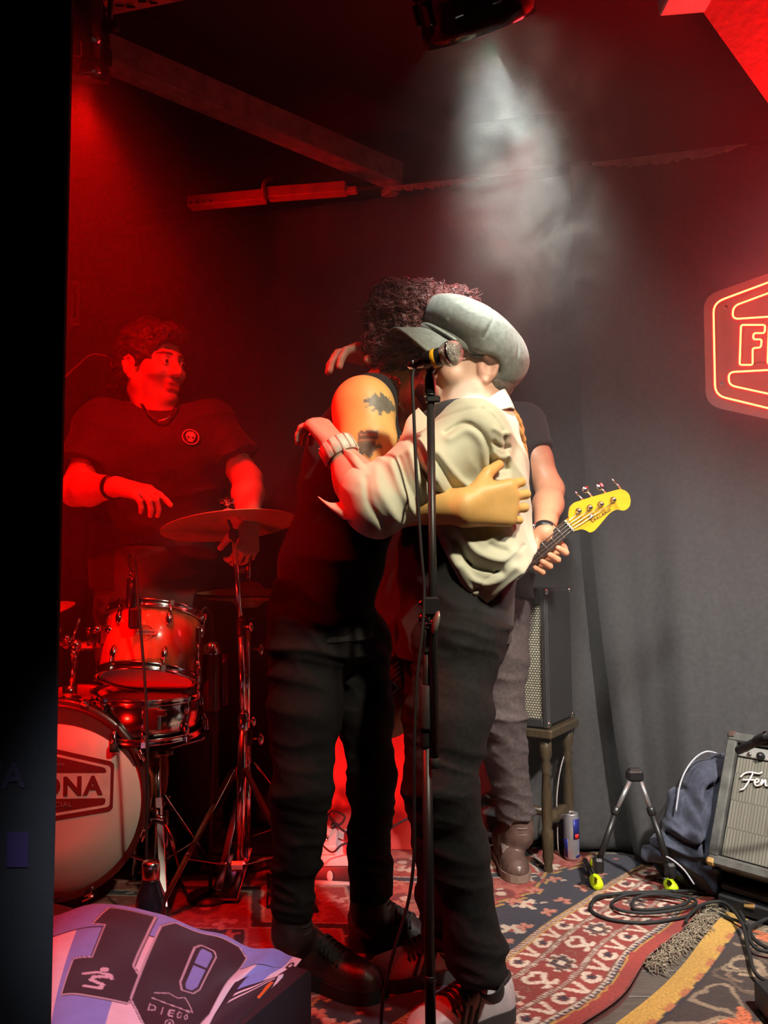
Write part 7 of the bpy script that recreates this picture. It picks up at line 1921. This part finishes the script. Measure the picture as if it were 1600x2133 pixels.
# instrument microphone in front of the amplifier
im = thing('instrument_microphone', 'black instrument microphone on a boom in front of the combo amplifier', 'microphone', P(1560, 1550, 2.2))
a, b = P(1537, 1564, 2.22), P(1600, 1533, 2.10)
dd = (b-a).normalized()
MB().lathe(a, dd, [(0.006, 0), (0.0105, 0.002), (0.0115, 0.006), (0.0115, 0.03), (0.013, 0.034), (0.0115, 0.05), (0.010, 0.15)], 18).build('mic_body', blackplastic, im)
MB().lathe(a+dd*0.09, dd, [(0.0135, 0), (0.0145, 0.003), (0.0140, 0.045)], 16, cap=False).build('mic_clip', rubber, im)
e_ = a+dd*0.11; MB().tube([e_+V(0, 0, -0.012), e_+V(0.1, -0.06, 0.0), e_+V(0.55, -0.30, 0.10)], 0.006, 10).build('boom_arm', darkmetal, im)
c = e_+V(0.55, -0.30, 0.10); MB().cyl(c+V(0, 0, 0.05), V(c.x, c.y, 0.03), 0.009, seg=10).build('pole', darkmetal, im)
tripod(im, V(c.x, c.y, 0), 0.22, 0.2, darkmetal, ph=-0.3)

# denim jacket heaped behind the amplifier
dj = SDF((0.66, 2.28, 0.0), (1.22, 2.78, 0.56), 0.005)
W_ = lambda x, y, Y: P(x, y, Y)
dj.chain([W_(1505, 1600, 2.60), W_(1462, 1618, 2.58), W_(1432, 1670, 2.56), W_(1420, 1730, 2.54)], [0.045, 0.050, 0.048, 0.052], 0.03)
dj.chain([W_(1490, 1640, 2.55), W_(1470, 1710, 2.52), W_(1455, 1780, 2.50)], [0.055, 0.060, 0.055], 0.04)
dj.chain([W_(1425, 1740, 2.53), W_(1385, 1765, 2.55), W_(1350, 1778, 2.58)], [0.045, 0.030, 0.016], 0.03)
dj.chain([W_(1440, 1770, 2.53), W_(1432, 1806, 2.55), W_(1465, 1838, 2.53)], [0.05, 0.045, 0.032], 0.03)
dj.chain([W_(1475, 1770, 2.50), W_(1482, 1830, 2.50)], [0.05, 0.042], 0.03)
dj.cut((0, 0, RUGZ+0.002), (0, 0, -1))
DF = [([(1497, 1590), (1460, 1605), (1436, 1650), (1424, 1705)], -0.016, 0.012), ([(1490, 1615), (1462, 1640), (1447, 1690), (1436, 1740)], 0.018, 0.012), ([(1480, 1640), (1462, 1690), (1452, 1760)], -0.018, 0.011), ([(1492, 1660), (1480, 1720), (1466, 1790)], 0.014, 0.013),
  ([(1440, 1655), (1446, 1690), (1440, 1720)], -0.016, 0.010), ([(1400, 1725), (1425, 1738), (1450, 1736)], 0.014, 0.008), ([(1398, 1742), (1425, 1752), (1455, 1748)], -0.014, 0.007), ([(1385, 1760), (1420, 1770), (1450, 1765)], 0.012, 0.008), ([(1345, 1766), (1375, 1776), (1400, 1786)], -0.010, 0.007),
  ([(1455, 1785), (1475, 1775), (1492, 1765)], -0.014, 0.008), ([(1420, 1795), (1450, 1815), (1475, 1845)], 0.014, 0.009), ([(1400, 1800), (1435, 1826), (1455, 1850)], -0.012, 0.008), ([(1470, 1790), (1476, 1820), (1486, 1850)], 0.012, 0.008)]
def djf(p):
    r = creases(p, 0.010, 14, (0.9, 0.1, -0.35), 301) + creases(p, 0.006, 30, (0.7, 0.2, 0.5), 305) + 0.004
    for px, amp, wid in DF: r = r + ridge(p, px, amp, wid, 2.50, 2.70)
    return r
dj.disp(djf)
NAVY = mat('navy_denim', (0.050, 0.055, 0.085), 0.85, var=0.35, scale=60, bump=0.3, bscale=420, sheen=0.1)
jk = dj.mesh('denim_jacket', NAVY, None)
tag(jk, 'blue denim jacket heaped behind the combo amplifier', 'jacket'); del dj
seam = mat('pale_seam', (0.45, 0.45, 0.50), 0.7)
MB().tube(bez([W_(1502, 1572, 2.56), W_(1470, 1566, 2.55), W_(1440, 1588, 2.535), W_(1418, 1630, 2.52), W_(1408, 1690, 2.50)], 8), 0.0028, 6).build('seam', seam, jk)
MB().tube(bez([W_(1388, 1784, 2.44), W_(1402, 1792, 2.43), W_(1425, 1812, 2.42), W_(1446, 1842, 2.41)], 8), 0.0026, 6).build('seam', seam, jk)

# ================================================================ cable coils on the rug
def gl(pts, z=0.022): return [V(G(x, y, z).x, G(x, y, z).y, z + dz) for (x, y, dz) in [(p[0], p[1], p[2] if len(p) > 2 else 0) for p in pts]]
co = tag(MB().tube(bez(gl([(1230, 1890), (1245, 1868), (1300, 1861), (1380, 1857), (1450, 1857), (1500, 1866), (1535, 1890), (1555, 1925), (1570, 1955), (1600, 1975), (1650, 1990), (1720, 1980)], 0.024), 8), 0.0052, 8).build('instrument_cable', rubber), 'thick black cable running from the coil to the right edge', 'cable')
MB_ = MB()
co2 = tag(MB().tube(bez(gl([(1560, 1935, 0.01), (1500, 1905), (1455, 1887), (1440, 1905), (1400, 1915), (1340, 1922), (1270, 1915), (1232, 1896), (1240, 1874), (1300, 1864, 0.006), (1400, 1868, 0.008), (1450, 1882, 0.008), (1425, 1900, 0.01), (1350, 1908, 0.008), (1290, 1900, 0.006), (1275, 1880), (1310, 1870, 0.01), (1380, 1870, 0.012), (1435, 1880, 0.014), (1420, 1893, 0.01), (1360, 1902, 0.01), (1320, 1893), (1325, 1878, 0.01), (1370, 1874, 0.016), (1420, 1884, 0.018)], 0.018), 8), 0.0046, 8).build('instrument_cable', rubber), 'black cable lying in flat coils in front of the lime-footed stand', 'cable')
co3 = tag(MB().tube(bez(gl([(1428, 1922), (1440, 1905, 0.004), (1470, 1888, 0.008), (1510, 1890, 0.012), (1545, 1930, 0.012), (1560, 1980), (1570, 2020), (1590, 2040), (1630, 2050)], 0.028), 8), 0.0048, 8).build('instrument_cable', rubber), 'black cable curving off the coil toward the floral rug', 'cable')
co4 = tag(MB().tube(bez(gl([(1620, 1905), (1575, 1925), (1560, 1950, 0.006), (1575, 1975), (1620, 1985)], 0.030), 8), 0.005, 8).build('instrument_cable', rubber), 'short cable loop at the right edge of the floral rug', 'cable')
# little black box in the lower right corner
lb = thing('stomp_box', 'small black box with a white switch in the lower right corner', 'effect pedal', G(1600, 2140))
c = G(1610, 2140); MB().box(V(c.x+0.03, c.y, 0.012+0.03), (0.085, 0.12, 0.056), bevel=0.005).build('enclosure', blackplastic, lb)
MB().lathe(V(c.x+0.012, c.y-0.005, 0.070), V(0, 0, 1), [(0.010, 0), (0.010, 0.014), (0.007, 0.018), (0, 0.018)], 14, cap=False).build('switch', wht, lb)

# ================================================================ pedalboard and added red board behind the couple's legs
rp = tag(MB().box(V(P(745, 1600, 2.93).x, 2.93, 0.26), (0.46, 0.03, 0.50), (V(1, -0.1, 0).normalized(), V(0.1, 1, 0).normalized(), V(0, 0, 1)), bevel=0.004).build('red_board', mat('red_lit_tone', (0.80, 0.10, 0.09), 0.7, scale=10, var=0.08)), 'flat red board standing behind the hugging couple\'s legs', 'board')  # added board; the wall's red light is put into its colour
pbd = thing('pedalboard', 'slanted pedalboard with small pedals between the legs', 'pedalboard', G(690, 1830))
yb = 2.60; cpb = P(690, 1790, yb)
pale = mat('pale_plate', (0.62, 0.5, 0.48), 0.5, var=0.1)
dark_ = mat('board_dark', (0.06, 0.02, 0.02), 0.6)
pc = V(cpb.x, yb, 0)
MB().box(pc+V(-0.02, 0.02, 0.030), (0.30, 0.015, 0.055), bevel=0.002).build('front_board', dark_, pbd)
MB().box(pc+V(-0.02, -0.005, 0.016), (0.30, 0.02, 0.010), (V(1, 0, -0.06).normalized(), V(0, 1, 0), V(0.06, 0, 1).normalized()), bevel=0.002).build('front_rail', pale, pbd)
MB().box(pc+V(-0.02, 0.12, 0.075), (0.30, 0.20, 0.012), (V(1, 0, 0), V(0, 0.94, 0.33), V(0, -0.33, 0.94)), bevel=0.002).build('deck', pale, pbd)
for i, (dx, col) in enumerate(((-0.11, (0.6, 0.12, 0.1)), (-0.02, (0.55, 0.5, 0.48)), (0.08, (0.4, 0.08, 0.07)))):
    c = pc+V(dx, 0.13, 0.105)
    pd = MB().box(c, (0.065, 0.11, 0.035), (V(1, 0, 0), V(0, 0.94, 0.33), V(0, -0.33, 0.94)), bevel=0.004).build('pedal', mat('pedal_%d' % i, col, 0.5), pbd)
    for q in (-0.015, 0.015): MB().cyl(c+V(q, 0.03, 0.028), c+V(q, 0.026, 0.044), 0.007, seg=10).build('knob', blackplastic, pd)
    MB().cyl(c+V(0, -0.035, 0.0), c+V(0, -0.04, 0.026), 0.006, seg=10).build('foot_switch', chrome, pd)
MB().sphere(pc+V(0.055, 0.10, 0.125), 0.0035, nu=10, nv=6).build('blue_light', mat('violet_led', (0.3, 0.1, 1), 0.4, emit=(0.45, 0.12, 1.0), estr=25), pbd)
pk = tag(MB().sphere(pc+V(-0.005, 0.008, 0.032), (0.010, 0.004, 0.017)).build('guitar_pick_tag', pale), 'small pale tag hanging on the front of the pedalboard', 'tag')
tag(MB().tube(bez([P(650, 1685, 2.80), P(680, 1695, 2.78), P(705, 1718, 2.76), P(718, 1700, 2.76), P(690, 1690, 2.78), P(688, 1705, 2.78), P(712, 1728, 2.74), P(735, 1742, 2.72), P(740, 1760, 2.70)], 8), 0.004, 7).build('looped_cable', rubber), 'dark cable looping up in front of the red board', 'cable')
tag(MB().tube(bez([P(640, 1700, 2.75), P(660, 1745, 2.65), P(690, 1775, 2.60), P(712, 1760, 2.62), P(742, 1752, 2.64)], 8), 0.0035, 7).build('patch_cable', rubber), 'thin patch cable lying across the pedalboard', 'cable')
tag(MB().tube(bez([P(800, 1735, 2.75), P(830, 1715, 2.75), P(860, 1700, 2.76)], 8), 0.004, 7).build('looped_cable', rubber), 'dark cable end rising beside the water glass', 'cable')
gb = G(845, 1760); gl_ = thing('plastic_cup', 'clear plastic cup standing behind the legs near the red board', 'cup', V(gb.x, gb.y, 0))
MB().lathe(V(gb.x, gb.y, 0.013), V(0, 0, 1), [(0.026, 0), (0.036, 0.12), (0.0375, 0.121), (0.0345, 0.119), (0.0245, 0.004), (0, 0.004)], 28, cap=True).build('cup_wall', mat('clear_plastic', (0.9, 0.75, 0.72), 0.15, trans=0.6, alpha=0.6), gl_)
MB().lathe(V(gb.x, gb.y, 0.015), V(0, 0, 1), [(0.024, 0), (0.030, 0.06), (0, 0.06)], 24).build('drink', mat('pale_drink', (0.6, 0.25, 0.2), 0.2), gl_)
# floor lamp added only to brighten the red board
fp = V(-0.30, 2.42, 0.012)
flr = thing('added_floor_lamp', 'added small black floor lamp, hidden behind the nearest boot to light the board', 'lamp', fp)
fd_ = (V(-0.05, 2.93, 0.20)-(fp+V(0, 0, 0.08))).normalized()
MB().lathe(fp+V(0, 0, 0.07)-fd_*0.05, fd_, [(0.02, 0), (0.04, 0.01), (0.045, 0.09), (0.042, 0.09), (0.038, 0.06), (0, 0.06)], 24).build('housing', gloss, flr)
MB().lathe(fp+V(0, 0, 0.07)+fd_*0.012, fd_, [(0, 0), (0.037, 0), (0.037, 0.004), (0, 0.004)], 20, cap=False).build('lens', lensr, flr)
MB().tube([fp+V(-0.05, 0, 0.07), fp+V(-0.055, 0, 0.005), fp+V(0.055, 0, 0.005), fp+V(0.05, 0, 0.07)], 0.005, 8).build('bracket', darkmetal, flr)
spot('board_red_fill', fp+V(0, 0, 0.07)+fd_*0.05, (-0.05, 2.93, 0.22), 13, (1.0, 0.05, 0.04), 75, 0.6, 0.03)  # red light added to brighten the board

# ================================================================ steel bottle
bt_ = G(312, 2018); bot = thing('water_bottle', 'black steel water bottle with shiny cap behind the jersey', 'bottle', V(bt_.x, bt_.y, 0))
bo_ = V(bt_.x, bt_.y, RUGZ)
MB().lathe(bo_, V(0, 0, 1), [(0.033, 0), (0.0375, 0.004), (0.0375, 0.150), (0.034, 0.172), (0.025, 0.195), (0.021, 0.208), (0.021, 0.215)], 40).build('bottle_body', mat('bottle_black', (0.012, 0.012, 0.018), 0.22, coat=0.6), bot)
MB().lathe(bo_+V(0, 0, 0.211), V(0, 0, 1), [(0.0205, 0), (0.0225, 0.002), (0.0225, 0.036), (0.020, 0.042), (0.014, 0.044), (0, 0.044)], 36, cap=False).build('cap', mat('bottle_steel', (0.75, 0.70, 0.66), 0.22, metal=1.0), bot)
MB().lathe(bo_+V(0, 0, 0.2075), V(0, 0, 1), [(0.0212, 0), (0.0228, 0.001), (0.0212, 0.002)], 36, cap=False).build('neck_ring', chrome, bot)

# ================================================================ stage monitor with a striped football jersey over it
ZT = 0.215
wl, wr = G(150, 1886, ZT), G(648, 2016, ZT)
wd = (wr-wl).normalized(); wn_ = V(wd.y, -wd.x, 0)
mw = thing('stage_monitor', 'black wedge monitor at the stage front under the jersey', 'speaker', V(wl.x, wl.y, 0))
WL = (wr-wl).length + 0.25
MB().prism([(0.0, 0.0), (0.36, 0.0), (0.36, 0.10), (0.30, ZT-0.015), (0.01, ZT-0.012), (0.0, ZT-0.02)], V(wl.x, wl.y, 0.012) - wd*0.25, wn_, V(0, 0, 1), WL*(1 if wn_.cross(V(0, 0, 1)).dot(wd) > 0 else -1)).build('cabinet', tolex, mw)
er = V(wr.x, wr.y, 0.0)
MB().box(er + wn_*0.15 + wd*0.004 + V(0, 0, 0.13), (0.008, 0.11, 0.03), (wd, wn_, V(0, 0, 1)), bevel=0.003).build('side_handle', rubber, mw)
og = mat('orange_tag', (0.65, 0.16, 0.03), 0.6)
c = G(546, 2060, ZT+0.003); MB().box(V(c.x, c.y, ZT+0.002), (0.020, 0.060, 0.003), (V(0.95, -0.3, 0), V(0.3, 0.95, 0), V(0, 0, 1)), bevel=0.001).build('orange_strap', og, mw)
c = G(522, 2018, ZT+0.003); MB().box(V(c.x, c.y, ZT+0.002), (0.024, 0.010, 0.003), (V(0.95, -0.3, 0), V(0.3, 0.95, 0), V(0, 0, 1)), bevel=0.001).build('orange_strap', og, mw)
tag(MB().tube(bez(gl([(330, 1800), (380, 1812), (440, 1818), (510, 1816), (560, 1806), (640, 1790), (740, 1800)], 0.018), 8), 0.0045, 7).build('floor_cable', rubber), 'black cable snaking over the red-lit rug by the cymbal stand', 'cable')
tag(MB().tube(bez(gl([(1000, 1735), (1030, 1722), (1060, 1730), (1110, 1742), (1160, 1738), (1210, 1722)], 0.016), 8), 0.004, 7).build('floor_cable', rubber), 'dark cable lying behind the brown boot and stool legs', 'cable')
# jersey: a draped sheet whose print is painted in cloth coordinates
def jersey():
    # control grid: columns left->right, rows from the far crest over the front edge and down the front
    xs = [96, 205, 330, 450, 545, 600, 640]
    rows_px = [[(108, 1912), (205, 1889), (330, 1906), (440, 1944), (520, 1978), (585, 1985), (628, 2002)],
               [(104, 1950), (190, 1925), (310, 1944), (420, 1984), (495, 2012), (560, 2012), (614, 2016)],
               [(98, 2010), (165, 1985), (285, 2006), (392, 2044), (462, 2062), (515, 2040), (600, 2028)],
               [(94, 2080), (140, 2056), (258, 2076), (366, 2108), (428, 2122), (480, 2080), (590, 2036)],
               [(90, 2150), (122, 2126), (236, 2146), (344, 2176), (402, 2186), (440, 2140), (585, 2042)],
               [(86, 2220), (108, 2200), (220, 2216), (326, 2246), (380, 2250), (415, 2200), (580, 2048)]]
    zz = lambda i, j: (ZT + 0.010) if j < 5 else (ZT + 0.008 - 0.012*(j-5))
    G_ = [[G(x, y, zz(i, j)) for j, (x, y) in enumerate(r)] for i, r in enumerate(rows_px)]
    n = 44
    R = [bez(r, n) for r in G_]; K = len(R[0])
    cols = [bez([R[i][j] for i in range(len(R))], n) for j in range(K)]
    NV_ = len(cols[0]); vs_ = np.array([[list(c) for c in col] for col in cols], dtype=np.float32)
    uu = np.linspace(0, 1, K)[:, None].repeat(NV_, 1); vv = np.linspace(0, 1, NV_)[None, :].repeat(K, 0)
    pts = np.stack([uu*9, vv*5, 0*uu], -1).reshape(-1, 3)
    vs_[..., 2] += (0.006*vnoise(pts, 5)).reshape(K, NV_) * np.clip(uu*6, 0, 1)
    # cloth coordinates: x in columns 0..6, y in rows 0..5
    X = uu*6; Y = vv*5
    SK = np.array([0.19, 0.27, 0.62]); WH = np.array([0.66, 0.62, 0.64]); BK = np.array([0.022, 0.010, 0.016]); SV = np.array([0.42, 0.40, 0.42])
    c = np.empty(X.shape+(3,)); c[:] = SK
    yoke = 1.12 + 0.0*X
    stripe = (((X+0.15)/1.0) % 2 < 0.85) & (Y > yoke)
    c[stripe] = WH
    c[np.abs(Y-yoke) < 0.028] = BK
    def plate(poly):
        ins = inpoly(X, Y, poly); d = pdist(X, Y, poly, True)
        c[ins | (d < 0.075)] = BK; c[(~ins) & (np.abs(d-0.045) < 0.020)] = SV
    one = [(1.25, 0.25), (1.95, 0.25), (1.95, 2.25), (2.1, 2.45), (2.1, 3.2), (0.95, 3.2), (0.95, 2.2), (1.32, 2.1), (1.32, 1.0), (1.08, 0.95)]
    zer = [(2.35, 0.22), (3.75, 0.22), (4.05, 0.55), (4.05, 2.9), (3.55, 3.75), (2.6, 3.75), (2.2, 3.1), (2.2, 0.6)]
    plate(one); plate(zer)
    hole = [(2.98, 0.85), (3.22, 0.85), (3.30, 1.0), (3.30, 2.1), (3.20, 2.3), (3.0, 2.3), (2.92, 2.1), (2.92, 1.0)]
    ih = inpoly(X, Y, hole); dh = pdist(X, Y, hole, True); c[ih] = SK; c[dh < 0.04] = BK; c[(dh > 0.04) & (dh < 0.085) & ~ih] = SV
    c[ih & (np.abs(Y-yoke-0.35) < 0.03)] = BK
    # little runner mark on the one
    d = pdist(X, Y, [(1.25, 2.62), (1.45, 2.52), (1.68, 2.56), (1.72, 2.66)]); c[d < 0.035] = SV*1.3
    d = pdist(X, Y, [(1.66, 2.62), (1.45, 2.66), (1.42, 2.78), (1.62, 2.86), (1.60, 2.98), (1.35, 2.98)]); c[d < 0.04] = SV*1.3
    c[np.hypot(X-1.56, (Y-2.42)) < 0.075] = SV*1.3
    # hill mark and lettering on the zero
    for pl_ in ([(2.5, 2.75), (2.75, 2.6), (2.95, 2.68), (3.1, 2.6), (3.45, 2.95)], [(2.5, 2.92), (3.4, 3.02)], [(3.1, 2.6), (3.5, 2.98), (3.3, 2.98)]):
        c[pdist(X, Y, pl_) < 0.016] = SV
    dx = 2.5
    gl_ = {'D': [[(0, 0), (0, .2), (.10, .16), (.10, .04), (0, 0)]], 'I': [[(.05, 0), (.05, .2)]], 'E': [[(.1, 0), (0, 0), (0, .2), (.1, .2)], [(0, .1), (.08, .1)]], 'G': [[(.1, .02), (.02, 0), (0, .1), (.03, .2), (.1, .17), (.1, .11)]], 'O': [[(.05, 0), (0, .1), (.05, .2), (.1, .1), (.05, 0)]]}
    for ch in 'DIEGO':
        for s_ in gl_[ch]: c[pdist(X, Y, [(dx+a*1.1, 3.10+b*0.8) for a, b in s_]) < 0.015] = SV*0.9
        dx += 0.2
    c[np.abs(np.hypot(X-2.98, (Y-3.46)*1.1)-0.10) < 0.015] = SV*0.9; c[np.hypot(X-2.98, Y-3.46) < 0.035] = SV*0.9
    # sleeve end: white cuff with dark hem
    cf = (X > 5.55); c[cf] = WH*1.05; hem = (X > 4.98) & (Y > 2.6) & (X < 5.9); c[hem] = BK
    for yy in (2.85, 3.15): c[(X > 5.0) & (X < 5.85) & (np.abs(Y-yy) < 0.06)] = WH
    c[(X > 5.65) & (np.abs(np.hypot((X-5.78)*1.6, (Y-0.9)*0.5)-0.14) < 0.05)] = BK
    c[(X > 5.60) & (np.abs(X-5.66) < 0.02) & (Y < 1.2) & (Y > 0.3)] = BK
    # collar: dark inside of the shirt
    c[(X > 4.45) & (X < 4.98) & (Y > 1.9)] = BK*1.2
    g = np.arange(K*NV_).reshape(K, NV_)
    quads = np.stack([g[:-1, :-1], g[1:, :-1], g[1:, 1:], g[:-1, 1:]], -1).reshape(-1, 4)
    me = mesh_np('football_jersey', vs_.reshape(-1, 3), quads)
    add_color(me, np.clip(c, 0.003, 1).reshape(-1, 3))
    o = link_mesh('football_jersey', me, mat('jersey_cloth', (1, 1, 1), 0.7, attr='paint', var=0.08, scale=30, bump=0.15, bscale=400, sheen=0.15))
    sd = o.modifiers.new('thick', 'SOLIDIFY'); sd.thickness = 0.003
    return tag(o, 'blue and white striped football jersey number 10 draped over the monitor', 'jersey')
jersey()
# ================================================================ stage haze with curling smoke under the white lamp
hz = bpy.data.materials.new('stage_haze'); hz.use_nodes = True
nt = hz.node_tree; nt.nodes.clear()
out_ = nt.nodes.new('ShaderNodeOutputMaterial'); sc_ = nt.nodes.new('ShaderNodeVolumeScatter')
sc_.inputs['Color'].default_value = (0.9, 0.9, 0.9, 1); sc_.inputs['Density'].default_value = 0.088
sc_.inputs['Anisotropy'].default_value = 0.25
nt.links.new(sc_.outputs[0], out_.inputs['Volume'])
# the haze hangs high and towards the back: its underside slopes down to the back of the floor
hb = MB().prism([(1.36, 2.78), (1.36, 1.85), (2.80, 0.03), (3.22, 0.03), (3.22, 2.78)], (-2.4, 0, 0), (0, 1, 0), (0, 0, 1), 4.9).build('haze', hz)
tag(hb, 'thin grey stage haze hanging in the air over the whole stage', 'haze', kind='stuff')
sm_ = bpy.data.materials.new('lamp_smoke'); sm_.use_nodes = True
nt = sm_.node_tree; nt.nodes.clear()
out_ = nt.nodes.new('ShaderNodeOutputMaterial'); sc_ = nt.nodes.new('ShaderNodeVolumeScatter')
sc_.inputs['Color'].default_value = (0.95, 1.0, 0.96, 1); sc_.inputs['Anisotropy'].default_value = 0.2
tc = nt.nodes.new('ShaderNodeTexCoord'); nz = nt.nodes.new('ShaderNodeTexNoise')
nz.inputs['Scale'].default_value = 5.5; nz.inputs['Detail'].default_value = 6; nz.inputs['Distortion'].default_value = 1.3; nz.inputs['Roughness'].default_value = 0.6
nt.links.new(tc.outputs['Object'], nz.inputs['Vector'])
mr = nt.nodes.new('ShaderNodeMapRange'); mr.inputs['From Min'].default_value = 0.44; mr.inputs['From Max'].default_value = 0.72
mr.inputs['To Min'].default_value = 0.0; mr.inputs['To Max'].default_value = 1.7
nt.links.new(nz.outputs[0], mr.inputs['Value'])
# thin out towards the edge of the cloud (object space of an ellipsoid of half-axes below)
HA = Vector((0.27, 0.34, 0.56))
mp = nt.nodes.new('ShaderNodeMapping'); mp.inputs['Scale'].default_value = (1/HA.x, 1/HA.y, 1/HA.z)
nt.links.new(tc.outputs['Object'], mp.inputs['Vector'])
ln = nt.nodes.new('ShaderNodeVectorMath'); ln.operation = 'LENGTH'; nt.links.new(mp.outputs[0], ln.inputs[0])
fr = nt.nodes.new('ShaderNodeMapRange'); fr.inputs['From Min'].default_value = 0.35; fr.inputs['From Max'].default_value = 1.0
fr.inputs['To Min'].default_value = 1.0; fr.inputs['To Max'].default_value = 0.0
nt.links.new(ln.outputs['Value'], fr.inputs['Value'])
mu = nt.nodes.new('ShaderNodeMath'); mu.operation = 'MULTIPLY'
nt.links.new(mr.outputs[0], mu.inputs[0]); nt.links.new(fr.outputs[0], mu.inputs[1]); nt.links.new(mu.outputs[0], sc_.inputs['Density'])
nt.links.new(sc_.outputs[0], out_.inputs['Volume'])
cl = P(1085, 290, 1.86)
sb = MB().sphere((0, 0, 0), (HA.x, HA.y, HA.z), nu=24, nv=16).build('smoke_plume', sm_)
sb.location = cl; sb.rotation_euler = (0.30, -0.22, 0)
tag(sb, 'pale curling smoke drifting down from the white can lamp', 'smoke', kind='stuff')
scene.cycles.volume_step_rate = 1.0
# light paths: a dark club needs few bounces
cy = scene.cycles; cy.use_light_tree = False
cy.max_bounces = 4; cy.diffuse_bounces = 2; cy.glossy_bounces = 2; cy.transmission_bounces = 4; cy.volume_bounces = 0; cy.transparent_max_bounces = 8
cy.use_adaptive_sampling = True; cy.adaptive_threshold = 0.07
cy.caustics_reflective = False; cy.caustics_refractive = False
